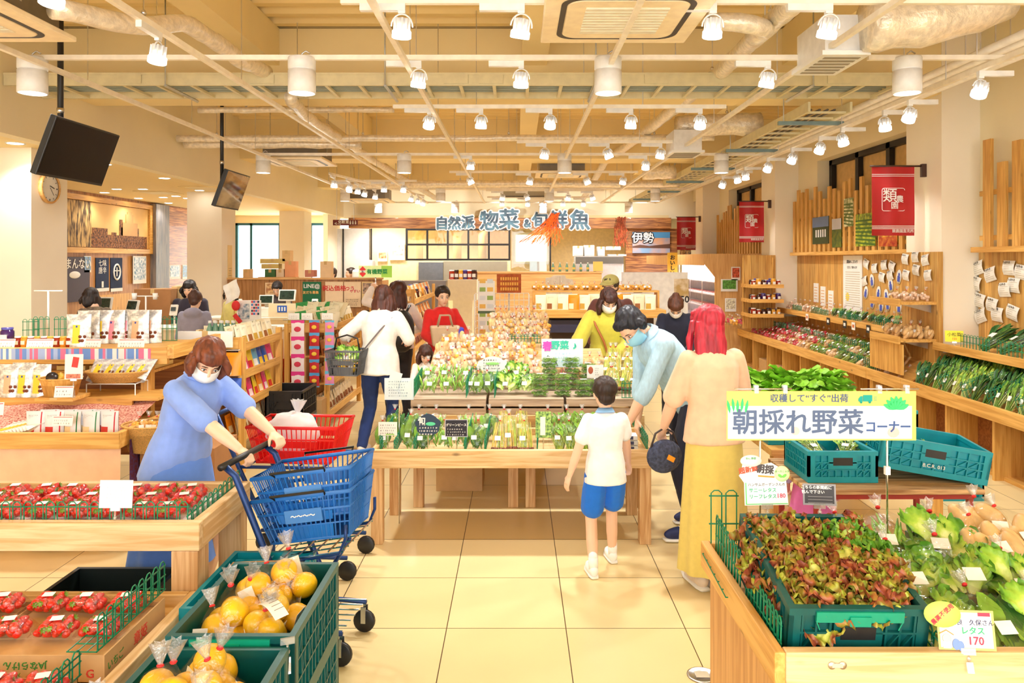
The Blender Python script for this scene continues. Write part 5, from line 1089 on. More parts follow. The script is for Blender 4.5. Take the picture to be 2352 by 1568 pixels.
def person(label, loc, face, H=1.62, lean=0, side=0, twist=0, headp=0, heady=0, headr=0, wl=None, wr=None, hl=(-.6,-.5,-.6), hr=(.6,-.5,-.6), fl=None, fr=None,
           skin=SKIN, top=(200,200,200), topm=None, sleeve='long', bottom='pants', bot=(30,40,80), hem=.12, hair='short', hairc=(24,18,16), hairl=.3, mask=None, shoes=(240,240,240), vox=.009,
           build=1.0, crouch=0, curl=.7, collar=None, hood=False, topl=.0, kid=False, eyes=True, cut=None, palml=(.2,.3,-1), palmr=(-.2,.3,-1), fold=.006, hup=1.0, group=None, bun=False, skirt_flare=.24):
    """face: heading in degrees, 0 = away from the camera, 180 = towards it, 90 = towards the registers side"""
    t = thing('person', label, 'person', loc, R(face), group); s = H/1.65; hs = (1.22 if kid else 1.0)*s; B = build
    up0 = V((0, 0, .90-crouch))*s
    Q = Matrix.Rotation(R(twist), 3, 'Z') @ Matrix.Rotation(-R(lean), 3, 'X') @ Matrix.Rotation(R(side), 3, 'Y')
    U = lambda x, y, z: up0 + Q @ (V((x*B if abs(x) > .03 else x, y, z-.90))*s)
    hipz = .86-crouch
    fl = V(fl)*1 if fl else V((-.10*s, 0, 0)); fr = V(fr)*1 if fr else V((.10*s, 0, 0))
    hl_, hr_ = V((-.088*s, 0, hipz*s)), V((.088*s, 0, hipz*s))
    kn = []
    for h_, f_ in ((hl_, fl), (hr_, fr)):
        k, a = ik(h_, f_+V((0,-.03*s,.08*s)), .42*s, .40*s, (0,1,0)); kn.append((h_, k, a, f_))
    shl, shr = U(-.148,0,1.325), U(.148,0,1.325)
    wl = V(wl)*1 if wl else U(-.23,.05,.80); wr = V(wr)*1 if wr else U(.23,.05,.80)
    ell_, wl = ik(shl, wl, .27*s, .235*s, Q @ V(hl)); elr, wr = ik(shr, wr, .27*s, .235*s, Q @ V(hr))
    nk = U(0,-.005,1.40); hp = U(0,.02,1.40) 
    HQ = Q @ Matrix.Rotation(R(heady), 3, 'Z') @ Matrix.Rotation(-R(headp), 3, 'X') @ Matrix.Rotation(R(headr), 3, 'Y')
    hc = nk + HQ @ V((0, .018, .125))*hs       # head centre (between the ears)
    # body: one continuous surface
    mb = MB()
    hd = lambda x, y, z: hc + HQ @ (V((x, y, z))*hs)
    mb.ell(hd(0,-.008,.025), (.074*hs,.092*hs,.088*hs), HQ, 18, 14)
    mb.ell(hd(0,.022,-.035), (.058*hs,.066*hs,.076*hs), HQ, 16, 12)
    mb.ell(hd(0,.062,-.088), (.026*hs,.024*hs,.022*hs), HQ, 10, 8)
    mb.tube([hd(0,.085,.012), hd(0,.102,-.028)], [.009*hs,.0155*hs], 8); mb.ell(hd(0,.100,-.03), (.017*hs,.013*hs,.010*hs), HQ, 8, 6)
    mb.ell(hd(0,.086,-.058), (.022*hs,.009*hs,.008*hs), HQ, 8, 6); mb.ell(hd(0,.078,.022), (.046*hs,.014*hs,.009*hs), HQ, 10, 6)
    for sx in (-1, 1): mb.ell(hd(sx*.075,-.005,-.008), (.008*hs,.018*hs,.030*hs), HQ, 8, 8); mb.ell(hd(sx*.035,.066,-.03), (.022*hs,.018*hs,.02*hs), HQ, 8, 6)
    mb.tube([U(0,-.015,1.33), nk, hd(0,-.012,-.04)], [.058*s,.050*s,.048*hs], 12)
    tr = [(.88,.150,.105),(.96,.140,.10),(1.06,.125,.092),(1.18,.140,.10),(1.28,.150,.098),(1.345,.12,.075),(1.385,.062,.05)]
    for (z0,a0,b0),(z1,a1,b1) in zip(tr, tr[1:]): pass
    def loft(mbx, secs, e=0, n=18, m=0, yo=0):
        vs = []; 
        for z, a, b in secs:
            for j in range(n): an = 2*pi*j/n; vs.append(U(0,0,0)*0 + U(0, yo, z) + Q @ V((cos(an)*(a*B+e)*s, sin(an)*(b*B+e)*s, 0)))
        k = len(secs); fs = [(i*n+j, i*n+(j+1) % n, (i+1)*n+(j+1) % n, (i+1)*n+j) for i in range(k-1) for j in range(n)]
        fs += [tuple(range(n-1,-1,-1)), tuple((k-1)*n+j for j in range(n))]; mbx.add(vs, fs, m, True)
    loft(mb, tr)
    for sh, el, wr_ in ((shl, ell_, wl), (shr, elr, wr)):
        limb(mb, sh, el, .050*s*B, .040*s, mid=None); limb(mb, el, wr_, .040*s, .026*s, rm=.038*s)
    mb.ell(U(0,0,.88), (.15*s*B,.105*s*B,.11*s), Q, 14, 10)
    for h_, k, a, f_ in kn:
        limb(mb, h_, k, .080*s*B, .054*s, rm=.072*s*B); limb(mb, k, a, .053*s, .036*s, rm=.052*s*B)
        mb.tube([a, f_+V((0,-.045*s,.035*s))], [.036*s,.036*s], 8)
        mb.ell(f_+V((0,.045*s,.035*s)), (.036*s,.11*s,.028*s), nu=12, nv=8)
    dl, dr = (wl-ell_).normalized(), (wr-elr).normalized()
    hand(mb, wl, dl, Q @ V(palml), s*(1.05 if kid else 1), curl, -1); hand(mb, wr, dr, Q @ V(palmr), s*(1.05 if kid else 1), curl, 1)
    remesh(mb, skin, 'body', vox*.72 if vox < .012 else vox, 3, parent=t)
    # eyes, brows, mouth
    if eyes:
        for sx in (-1, 1):
            e = MB(); e.ell(hd(sx*.031,.0835,.003), (.013*hs,.007*hs,.0065*hs), HQ, 10, 8); e.ell(hd(sx*.031,.0882,.003), (.0055*hs,.004*hs,.0058*hs), HQ, 8, 6, m=1)
            e.tube([hd(sx*.046,.081,.008), hd(sx*.031,.0895,.0115), hd(sx*.018,.0875,.006)], .0016*hs, 5, m=1); e.build('eye', [flat(240,236,230,.3), flat(26,18,16,.3)], t)
            b = MB(); b.tube([hd(sx*.048,.082,.024), hd(sx*.034,.092,.030), hd(sx*.016,.093,.026)], [.0016*hs,.003*hs,.002*hs], 5); b.build('eyebrow', flat(50,36,30), t)
        if not mask: MB().tube([hd(-.02,.0925,-.056), hd(0,.0965,-.058), hd(.02,.0925,-.056)], [.0015*hs,.0032*hs,.0015*hs], 6).build('lips', flat(200,106,96), t)
    # top
    tm = topm or mat('cloth_%d_%d_%d' % tuple(top), srgb(*top), .85, var=.05, scale=18, sheen=.2, bump=.15)
    mb = MB(); zb = .84-topl
    tt = [(zb,.184,.145),(.96,.168,.13),(1.06,.145,.112),(1.18,.156,.118),(1.28,.166,.114),(1.345,.135,.09),(1.392,.068,.062)]
    loft(mb, tt, .006)
    e = .016*s
    for sh, el, wr_ in ((shl, ell_, wl), (shr, elr, wr)):
        mb.ell(sh, (.052*s*B)+e*.5, nu=12, nv=8)
        if sleeve == 'long': limb(mb, sh, el, .050*s*B+e*.5, .047*s+e*.5); limb(mb, el, el.lerp(wr_, .95), .050*s+e*.5, .036*s+e*.4)
        elif sleeve == 'rolled': limb(mb, sh, el, .050*s*B+e*.5, .047*s+e*.5); limb(mb, el, el.lerp(wr_, .35), .050*s+e*.5, .048*s+e*.4)
        elif sleeve == 'elbow': limb(mb, sh, el.lerp(sh, .08), .050*s*B+e*.7, .056*s+e*.8)
        elif sleeve == 'short': limb(mb, sh, sh.lerp(el, .6), .050*s*B+e*.7, .058*s+e*.8)
        elif sleeve == 'puff': limb(mb, sh, el, .052*s*B+e, .062*s+e); limb(mb, el, el.lerp(wr_, .9), .066*s+e, .046*s+e*.5, rm=.066*s)
    if hood: mb.ell(U(0,-.075,1.36), (.12*s,.075*s,.07*s), Q, 12, 8)
    o = remesh(mb, tm, 'top', vox, 5, fold*s, 7/s, len(label)*1.7, (1,1,.6), t)
    if collar:
        c = MB(); P = [U(.074*cos(a), .068*sin(a)-.008, 1.385+.018*(1-sin(a))*.5) for a in [2*pi*k/16+.0 for k in range(16)]]
        P2 = [U(.060*cos(a), .056*sin(a)-.008, 1.425+.012*(1-sin(a))*.5) for a in [2*pi*k/16 for k in range(16)]]
        P3 = [U(.088*cos(a), .082*sin(a)-.006, 1.385+.012*(1-sin(a))*.5) for a in [2*pi*k/16 for k in range(16)]]
        vs = P3+P2+P; c.add(vs, [(i+16*k, (i+1) % 16+16*k, (i+1) % 16+16*(k+1), i+16*(k+1)) for k in (0, 1) for i in range(16)], 0, True); c.build('collar', collar, t)
    # bottoms
    bmt = mat('cloth_%d_%d_%d' % tuple(bot), srgb(*bot), .85, var=.03, scale=30, sheen=.1, bump=.1)
    mb = MB(); W0 = up0
    if bottom in ('pants', 'shorts', 'wide'):
        mb.ell(W0+V((0,0,-.01*s)), (.165*s*B,.122*s*B,.13*s), nu=16, nv=10)
        for h_, k, a, f_ in kn:
            if bottom == 'shorts': limb(mb, h_, h_.lerp(k, .72), .098*s*B, .108*s*B)
            elif bottom == 'wide': limb(mb, h_, k, .098*s*B, .098*s); limb(mb, k, a, .098*s, .10*s)
            else: limb(mb, h_, k, .092*s*B, .066*s); limb(mb, k, a+V((0,0,.02)), .064*s, .052*s, rm=.062*s)
        remesh(mb, bmt, bottom if bottom == 'shorts' else 'trousers', vox, 5, .004*s, 10/s, 3, (1,1,1.6), t)
    else:
        
        def sk(u, v):
            z = W0.z+.04*s + (hem*s-W0.z-.04*s)*v; a = 2*pi*u; r0 = .155*s*B; rr = r0 + (skirt_flare*s-r0)*v**.8 + .012*s*sin(a*9)*v
            cxy = (fl+fr)/2*v; return V((cos(a)*rr+cxy.x, sin(a)*rr*.85+cxy.y, z))
        mb.grid(sk, 72, 14); mb.grid(lambda u, v: sk(u, 1-v)*1-V((sk(u,1-v).x*.02,sk(u,1-v).y*.02,0)), 72, 14); mb.build('skirt', bmt, t)
    # shoes
    if shoes:
        sm_ = flat(*shoes); sole = flat(246,244,238)
        for h_, k, a, f_ in kn:
            mb = MB(); mb.ell(f_+V((0,.05*s,.045*s)), (.044*s,.13*s,.042*s), nu=14, nv=10); mb.ell(f_+V((0,-.045*s,.06*s)), (.042*s,.055*s,.05*s), nu=12, nv=8)
            o = remesh(mb, sm_, 'shoe', .006, 2, parent=t); q = MB()
            q.tube([f_+V((0,-.095*s,.012*s)), f_+V((0,-.05*s,.012*s)), f_+V((0,.10*s,.012*s)), f_+V((0,.175*s,.014*s))], [.032*s,.044*s,.05*s,.03*s], 12, ell=.28, up=(1,0,0)); q.build('sole', sole, o)
            l = MB()
            for i in range(4): y = .07-.022*i; l.tube([f_+V((-.022*s,y*s,.083*s)), f_+V((0,(y+.006)*s,.090*s)), f_+V((.022*s,y*s,.083*s))], .0025*s, 4)
            l.build('laces', sole, o)
            if bottom in ('shorts',): limb(q2 := MB(), f_+V((0,-.04*s,.07*s)), f_+V((0,-.03*s,.17*s)), .041*s, .043*s); q2.build('sock', flat(250,250,250), t)
    # hair
    if hair:
        hm = mat('hair_%d_%d_%d' % tuple(hairc), srgb(*hairc), .5, var=.4, scale=40, stretch=(1,1,.12), bump=.3, coat=.0); mb = MB()
        mb.ell(hd(0,-.024,.038), (.088*hs,.098*hs,.090*hs), HQ, 20, 14)
        mb.ell(hd(0,.035,.078), (.068*hs,.052*hs,.032*hs), HQ, 14, 8)
        mb.ell(hd(0,-.065,-.02), (.066*hs,.045*hs,.06*hs), HQ, 12, 8)
        for sx in (-1, 1): mb.ell(hd(sx*.07,.0,.03), (.018*hs,.045*hs,.042*hs), HQ, 8, 8)
        if hair == 'fringe' or hair == 'long' or hair == 'bob': mb.ell(hd(0,.066,.052), (.062*hs,.030*hs,.034*hs), HQ, 12, 8)
        if hair in ('long', 'bob', 'mid'):
            L = hairl*hs; tip = hd(0,-.055,-.0)+V((0,0,-1))*L*.75 + (Q @ V((0,-.02,-1)))*L*.25
            for i in range(9):
                a = (i-4)/4; p0 = hd(.078*a, -.02-.055*cos(a*1.3)+.02*abs(a), .02); off = V(p0)-hd(0,-.02,.02)
                p3 = tip+off*.95; mb.tube([p0, p0.lerp(p3,.35)+off*.25, p0.lerp(p3,.7)+off*.2, p3], [.026*hs,.032*hs,.028*hs,.014*hs], 7)
            if hair == 'long' or hair == 'bob':
                for sx in (-1, 1):
                    p0 = hd(sx*.082,.03,.03); p3 = p0+V((0,0,-L*.62)) + (Q @ V((sx*.02,.0,0))); mb.tube([p0, p0.lerp(p3,.5)+Q @ V((sx*.012,.0,0)), p3], [.018*hs,.024*hs,.010*hs], 7)
        if bun: mb.ell(hd(0,-.075,.10), (.042*hs,.042*hs,.04*hs), HQ, 10, 8); mb.ell(hd(0,-.09,.05), (.03*hs,.03*hs,.05*hs), HQ, 10, 8)
        remesh(mb, hm, 'hair', .0065 if vox < .012 else .01, 2, .0045*hs, 60, 5, (1,1,.12), t)
    if mask:
        mk = MB(); 
        def mf(u, v):
            a = (u-.5)*2.5; z = -.008-.092*v; r = .0995-.018*max(0, v-.55)/.45 + .016*sin(pi*v)*(1-abs(u-.5)*1.6); return hd(sin(a)*r*.78, cos(a)*r*1.06-.002, z)
        mk.grid(mf, 14, 8)
        for sx in (0, 1):
            for v in (.08, .8): mk.tube([mf(sx, v), hd((-1,1)[sx]*.083,-.012,-.005+(.02 if v < .5 else -.03))], .0016*hs, 4)
        o = mk.build('face_mask', flat(*mask), t); so = o.modifiers.new('thick', 'SOLIDIFY'); so.thickness = .002
    t['w'] = 0; del t['w']
    return t, dict(U=U, hd=hd, wl=wl, wr=wr, el=ell_, er=elr, dl=dl, dr=dr, Q=Q, s=s, hc=hc, up0=up0, HQ=HQ, shl=shl, shr=shr, kn=kn)
def toworld(t, p):
    return Matrix.Translation(t.location) @ t.rotation_euler.to_matrix().to_4x4() @ V(p)
# bent man in the pale blue shirt: leaning over the table towards the registers side
FLR = lambda px, py: V((ax(px, H0*FP/(py-CY)), H0*FP/(py-CY), 0))
denim = mat('chambray', srgb(176,214,238), .8, var=.08, scale=60, stretch=(1,1,.4), bump=.15)
man, I = person('man in a pale blue shirt and blue face mask bending over the centre table', (1.20, 5.15, 0), 106, 1.74, lean=40, headp=18, heady=18, wl=(-.12,.62,.60), wr=(.10,.36,.66), hl=(-.6,-.2,-.3), hr=(.5,-.6,-.5),
    fl=(-.16,.10,0), fr=(.12,-.12,0), topm=denim, sleeve='rolled', bot=(26,32,54), hair='mid', hairl=.07, hairc=(16,20,34), mask=(150,212,240), shoes=(28,42,92), build=1.1, topl=.06, collar=denim, vox=.008)
# walking boy, seen from behind
boy, I = person('boy in white shirt and blue shorts walking past the front of the table', (ax(1392,4.42), 4.45, 0), 8, 1.125, lean=2, wl=(-.24,.02,.50), wr=(.20,.18,.56), fl=(-.09,-.04,0), fr=(.08,.16,0), top=(244,246,252), sleeve='short',
    bottom='shorts', bot=(20,112,226), hair='short', hairc=(44,28,24), shoes=(250,250,250), kid=True, vox=.007, topl=.06, collar=flat(140,190,240), fold=.004, curl=.4)
box = MB()
# red-haired woman, pink top and long yellow skirt, seen from behind
redw, I = person('woman with long red hair, beige top and yellow skirt, her back to the camera', (ax(1648,4.2), 4.28, 0), 12, 1.60, lean=4, headp=6, heady=25, wl=(-.20,.24,.86), wr=(.14,.3,.98), top=(240,200,168), sleeve='elbow', bottom='skirt', bot=(228,208,116), hem=.10, skirt_flare=.21,
    hair='long', hairl=.34, hairc=(178,36,58), shoes=(232,214,196), topl=.0, vox=.009, fold=.008, build=1.0)
bg = thing('shoulder_bag', 'dark round woven bag with orange patch on the arm of the woman with red hair', 'bag', toworld(redw, I['wl']+V((.0,-.0,-.18))), R(20))
MB().ell((0,0,0), (.115,.06,.10), nu=20, nv=12).build('bag_body', mat('woven_dark', srgb(58,66,92), .8, var=.4, scale=60, bump=.4), bg)
MB().ob((.01,-.06,.0), (.05,.006,.03), (0,.5,0)).build('patch', flat(240,160,40), bg)
MB().tube([(-.09,0,.06),(-.06,0,.14),(0,0,.17),(.06,0,.14),(.09,0,.06)], .007, 6).build('handle', flat(60,50,50), bg)
# woman with the blue shirt pushing the cart
lady, I = person('woman in blue shirt and white mask pushing a shopping cart towards the centre', (-1.80, 3.98, 0), 250, 1.53, lean=19, headp=22, heady=-34, crouch=.02, wl=(-.07,.62,.91), wr=(.15,.58,.89), hl=(-.7,-.3,-.7), hr=(.7,-.3,-.7), fl=(-.09,.1,0), fr=(.1,-.12,0),
    top=(132,164,238), sleeve='elbow', bottom='skirt', bot=(96,140,226), hem=.3, skirt_flare=.27, hair='bob', hairl=.14, hairc=(112,58,36), mask=(232,236,240), shoes=(230,220,210), vox=.008, topl=.08, build=1.1, fold=.007, curl=1.3, palml=(0,0,-1), palmr=(0,0,-1), collar=flat(132,164,238))
LADY = (lady, I)
# woman in white shirt with grey basket
wsh, I = person('woman with long brown hair, loose white shirt and jeans, carrying a grey shopping basket', (ax(866,7.05), 7.15, 0), 350, 1.63, headp=22, heady=-12, lean=4, wl=(-.42,.16,1.02), wr=(.20,.28,1.05), top=(244,240,232), sleeve='elbow', bot=(30,56,118), hair='long', hairl=.24, hairc=(84,44,34),
    shoes=(240,226,210), topl=.07, vox=.010, build=1.1, fold=.012, curl=1.2, fl=(-.14,-.05,0), fr=(.08,.12,0))
st = MB(); P = [I['U'](.16,-.02,1.37), I['U'](.05,-.145,1.2), I['U'](-.10,-.15,1.0), I['U'](-.20,-.04,.88)]
st.tube(P, .008, 6); st.build('bag_strap', flat(120,110,110), wsh)
WSH = (wsh, I)
# woman with the black backpack behind her
bpw, I = person('woman in pale top reaching up to a shelf, black backpack on her back', (ax(912,8.6), 8.7, 0), 20, 1.62, headp=0, heady=40, wl=(-.26,.30,1.52), wr=(.2,.2,1.0), top=(238,226,220), sleeve='long', bot=(40,40,46), hair='long', hairl=.26, hairc=(70,34,26), shoes=(60,60,60), vox=.012, eyes=False)
bp = thing('backpack', 'black backpack worn by the woman reaching up to the shelf', 'backpack', toworld(bpw, I['U'](0,-.18,1.08)), R(20))
def bpf(d): return 1+.12*abs(d.x*d.z)
MB().ell((0,0,-.02), (.15,.10,.24), nu=18, nv=12, fn=bpf).build('pack_body', mat('nylon_black', (.02,.02,.022), .5, var=.2), bp)
MB().ell((0,-.09,-.10), (.10,.04,.10), nu=14, nv=8).build('front_pocket', mat('nylon_black', (0,0,0)), bp)
for sx in (-1, 1): MB().tube([(sx*.09,.06,-.2),(sx*.13,.12,-.05),(sx*.13,.2,.14),(sx*.12,.12,.27),(sx*.07,.05,.2)], .016, 6, ell=.4).build('shoulder_strap', mat('nylon_black', (0,0,0)), bp)
MB().tube([(-.03,.0,.21),(0,0,.26),(.03,0,.21)], .007, 6).build('carry_loop', BLACK, bp)
# person in red
rdp, I = person('person in red coat with a dark cap walking between the shelves', (ax(1015,8.3), 8.3, 0), 200, 1.58, headp=12, wl=(-.16,.26,1.0), wr=(.14,.30,.96), top=(216,28,24), sleeve='long', bottom='skirt', bot=(206,30,30), hem=.42, skirt_flare=.22, hair='short', hairc=(40,26,24), shoes=(60,30,30), topl=.1, vox=.012, curl=1.2, fold=.009)
tb = thing('tote_bag', 'beige and blue tote bag in the hands of the person in red', 'bag', (ax(1022,7.95), 7.95, az(795,7.95)), R(12))
MB().add([(-.13,-.05,0),(.13,-.05,0),(.13,.05,0),(-.13,.05,0),(-.16,-.06,.22),(.16,-.06,.22),(.16,.06,.22),(-.16,.06,.22)], [(0,3,2,1),(4,5,6,7),(0,1,5,4),(1,2,6,5),(2,3,7,6),(3,0,4,7)]).build('bag_body', flat(206,178,142), tb, bevel=.02)
MB().box(.12,.2,-.055,.055,.0,.2).build('side_pocket', flat(70,70,210), tb, bevel=.02)
for y in (-.05,.05): MB().tube([(-.08,y,.21),(-.05,y,.33),(.05,y,.33),(.08,y,.21)], .008, 6).build('handle', flat(180,150,120), tb)
# little girl
girl, I = person('little girl with dark hair looking down beside the centre table', (ax(974,7.25), 7.3, 0), 205, 1.02, headp=30, heady=-10, wl=(-.12,.2,.62), wr=(.12,.2,.62), top=(250,240,232), sleeve='long', bottom='skirt', bot=(240,200,200), hem=.3, skirt_flare=.2, hair='long', hairl=.18, hairc=(66,36,26), kid=True, vox=.008)
# woman with yellow-green sweater and mask
yel, I = person('woman in yellow-green sweater and white mask, tan bag strap across her front', (ax(1396,7.35), 7.4, 0), 172, 1.62, headp=24, heady=16, lean=10, wl=(-.10,.34,.98), wr=(.36,.30,.86), hr=(.8,-.2,-.3), top=(208,202,76), sleeve='puff', bot=(110,88,50), hair='bob', hairl=.2, hairc=(64,34,30), mask=(244,244,240), shoes=(60,50,40), vox=.009, topl=.04, build=1.12, fold=.012)
P = [I['U'](.13,.0,1.385), I['U'](.10,.125,1.28), I['U'](.03,.155,1.12), I['U'](-.02,.17,.96), I['U'](-.05,.16,.86)]
MB().tube(P, .011, 6, ell=.4).build('bag_strap', flat(170,100,44), yel)
sb = thing('shoulder_bag', 'tan brown shoulder bag in front of the woman in the yellow-green sweater', 'bag', toworld(yel, (-.03,.24,.66)), R(178))
MB().box(-.17,.17,-.05,.05,0,.2).build('bag_body', mat('tan_leather', srgb(190,120,52), .5, var=.15), sb, bevel=.03)
MB().tube([(-.08,0,.19),(-.05,0,.27),(.05,0,.27),(.08,0,.19)], .008, 6).build('handle', flat(160,92,40), sb)
# man with cap and maroon jacket
cap, I = person('man with olive cap and maroon jacket behind the woman in the yellow-green sweater', (ax(1405,8.4), 8.4, 0), 185, 1.69, headp=6, heady=-38, wl=(-.3,.12,.9), wr=(.26,.16,.95), top=(112,66,62), sleeve='long', bot=(60,52,46), hair='short', hairc=(70,60,54), shoes=(50,40,36), vox=.012, build=1.15, topl=.04)
hd = I['hd']; cp = MB(); cp.ell(hd(0,-.01,.06), (.094,.104,.075), I['HQ'], 18, 10); q = cp.build('cap', mat('olive_cap', srgb(196,188,120), .9, var=.1), cap)
v_ = MB(); v_.grid(lambda u, v: hd((u-.5)*.15, .07+.085*v*cos((u-.5)*2.2), .055-.02*v), 8, 5); o = v_.build('cap_peak', mat('olive_cap', (0,0,0)), cap); so = o.modifiers.new('t', 'SOLIDIFY'); so.thickness = .006
MB().tube([hd(-.072,.04,.012), hd(-.05,.10,.008), hd(0,.108,.004), hd(.05,.10,.008), hd(.072,.04,.012)], .0022, 5).build('spectacles', BLACK, cap)
# woman in navy with a bun
nav, I = person('woman with a hair bun, dark navy jacket and mask, looking down at the goods', (ax(1552,8.0), 8.0, 0), 168, 1.56, headp=38, lean=14, wl=(-.1,.34,.9), wr=(.12,.34,.88), top=(30,34,58), sleeve='long', bot=(40,44,60), hair='fringe', bun=True, hairc=(92,52,36), mask=(236,232,228), shoes=(40,40,50), vox=.012, topl=.04)
# staff and shoppers by the registers
pat = mat('patterned_blouse', srgb(186,160,120), .8, var=.6, scale=26, col2=srgb(80,60,48))
person('person in brown patterned blouse with dark hair at the end of the tall shelf', (ax(178,8.5)+.16, 8.62, 0), 60, 1.56, headp=22, lean=8, topm=pat, sleeve='elbow', bot=(60,50,50), hair='bob', hairl=.14, hairc=(34,22,20), vox=.013, eyes=False)
person('person in dark navy top with black hair standing behind the child in grey hood', (ax(437,10.0), 10.0, 0), 185, 1.60, headp=14, top=(40,34,52), sleeve='long', bot=(40,40,50), hair='bob', hairl=.14, hairc=(24,16,16), vox=.013, build=1.15)
person('person in grey hooded jumper with tied brown hair at the register', (ax(447,8.8), 8.8, 0), 5, 1.50, headp=10, top=(150,146,166), sleeve='long', bot=(90,100,130), hair='short', hairc=(72,42,32), bun=True, hood=True, vox=.013, eyes=False)
person('register clerk with long dark hair and pale yellow top behind the paper flags', (ax(536,10.6), 10.6, 0), 150, 1.52, headp=18, top=(236,226,140), sleeve='long', bot=(60,60,60), hair='long', hairl=.2, hairc=(26,18,16), vox=.014)
person('person with dark hair bowing behind the register with the blue pictogram', (ax(644,11.9), 11.9, 0), 180, 1.56, headp=25, lean=10, top=(70,60,60), sleeve='long', bot=(60,60,60), hair='short', hairc=(30,22,20), vox=.014)
person('man with short dark hair and blue collar behind the poster partition', (ax(762,14.6), 14.6, 0), 150, 1.72, top=(40,110,190), sleeve='long', bot=(50,50,60), hair='short', hairc=(60,42,32), vox=.015)
person('person with dark hair and pale top walking beyond the partition near the white machine', (ax(806,16.2), 16.2, 0), 120, 1.70, top=(240,226,206), sleeve='long', bot=(90,80,70), hair='short', hairc=(60,44,36), vox=.015)
person('person with light brown hair seen over the partition beside the stacked cartons', (ax(673,14.2), 14.2, 0), 170, 1.50, top=(230,220,190), sleeve='long', bot=(80,80,80), hair='bob', hairl=.1, hairc=(176,146,100), vox=.015)
person('small child in lilac top and pink skirt standing behind the morning harvest banner', (ax(1868,4.5), 4.5, 0), 150, 1.03, headp=20, lean=14, top=(196,180,236), sleeve='long', bottom='skirt', bot=(236,120,190), hem=.3, hair='long', hairl=.16, hairc=(70,44,34), kid=True, vox=.009, shoes=(240,200,210))
# ------------------------------------------------------------ strawberry stand at the near corner
st = thing('strawberry_stand', 'two-step pine stand of packed strawberries next to the crates of yellow citrus', 'display stand')
def rim_tier(t, x0, x1, y0, y1, z, bh, front=True, deck=.06):
    if front: MB().box(x0, x1, y0, y0+.045, z-bh, z).build('front_board', PINE, t, bevel=.004)
    MB().box(x1-.045, x1, y0+.046, y1, z-bh, z).build('side_board', PINEY, t, bevel=.004)
    MB().box(x0, x1-.046, y1-.04, y1, z-bh, z).build('back_board', PINE, t, bevel=.004)
    MB().box(x0, x1-.046, y0+.046, y1-.041, z-deck-.02, z-deck).build('deck', PINE, t)
rim_tier(st, -3.1, -1.325, 3.12, 3.72, .755, .118, deck=.10)
rim_tier(st, -3.1, -1.315, 1.55, 3.115, .475, .10, deck=.05)
for x, y, z0 in ((-1.445, 3.125, .40),(-1.445, 3.62, .0),(-2.95, 3.125, .40),(-2.95,3.62,0)):
    MB().box(x, x+.112, y, y+.115 if z0 else y+.08, z0, .636).build('post', PINEZ, st, bevel=.004)
for x, y in ((-1.43,1.7),(-1.43,2.9),(-2.95,1.7)): MB().box(x, x+.1, y, y+.1, 0, .374).build('leg', PINEZ, st, bevel=.004)
SP = [Series(strawberry_pack(1)), Series(strawberry_pack(2)), Series(strawberry_pack(3, True))]
def boxrow(label, x0, x1, y0, y1, z0, z1, words, group):
    t = thing('strawberry_carton', label, 'carton', ((x0+x1)/2, (y0+y1)/2, z0), 0, group); W, D, H = (x1-x0)/2, (y1-y0)/2, z1-z0
    mb = MB(); mb.box(-W,W,-D,D,0,.003)
    for sx in (-1,1): mb.box(*sorted((sx*W, sx*(W-.004))), -D, D, 0, H)
    for sy in (-1,1): mb.box(-W, W, *sorted((sy*D, sy*(D-.004))), 0, H)
    mb.box(-W+.01, W-.01, -D+.01, D-.01, H-.022, H-.018); mb.build('carton_body', CARD if not words[0].startswith('W') else PAPER, t)
    for s, size, m_, x, z, r in words[1]: text(s, size, m_, t, (x, -D-.0012, z), (R(90), R(r) if r else 0, 0), bold=.0005)
    return t
GI = flat(60,140,60); RI = flat(220,70,60); PI_ = flat(220,40,140)
boxrow('tan carton under the strawberry packs of the lower step, with upside-down green print', -1.87, -1.385, 2.52, 2.92, .427, .52, ('', [('JAならけん', .03, GI, -.03, .06, 180), ('✓', .04, GI, .1, .06, 180), ('G', .04, RI, .19, .03, 0)]), 'cartons on the lower step')
boxrow('tan carton reaching out of view, upside-down red boxed print on its front', -2.38, -1.885, 2.52, 2.92, .427, .52, ('', [('秀', .036, RI, .02, .05, 180), ('古都華', .03, RI, .15, .05, 180)]), 'cartons on the lower step')
boxrow('tan carton of the front row holding flower-stickered strawberry packs', -1.95, -1.42, 1.95, 2.42, .427, .50, ('', []), 'cartons on the lower step')
boxrow('white carton with pink print under the strawberry packs of the upper step', -2.22, -1.42, 3.2, 3.6, .656, .735, ('W', [('さくら', .022, PI_, .35, .02, 0), ('あまおう', .03, PI_, -.02, .02, 0), ('いちご', .022, PI_, -.3, .02, 0)]), 'cartons on the upper step')
boxrow('white carton of the upper step cut off by the edge of the view', -3.0, -2.24, 3.2, 3.6, .656, .735, ('W', []), 'cartons on the upper step')
w_ = thing('carton_flap', 'printed side of the tan carton beside the green fence with red characters', 'carton')
MB().box(-1.384, -1.378, 2.50, 2.93, .428, .53).build('flap', CARD, w_)
text('章姫', .05, RI, w_, (-1.3775, 2.74, .48), (R(90), 0, R(90))); text('いちご', .035, GI, w_, (-1.3775, 2.57, .48), (R(90), 0, R(90)))
def pk(proto, x, y, z, rz, s, tl=.0): SP[proto].put('packed strawberries, ' + s, (x, y, z), (tl, 0, rz), 'strawberry packs', .8)
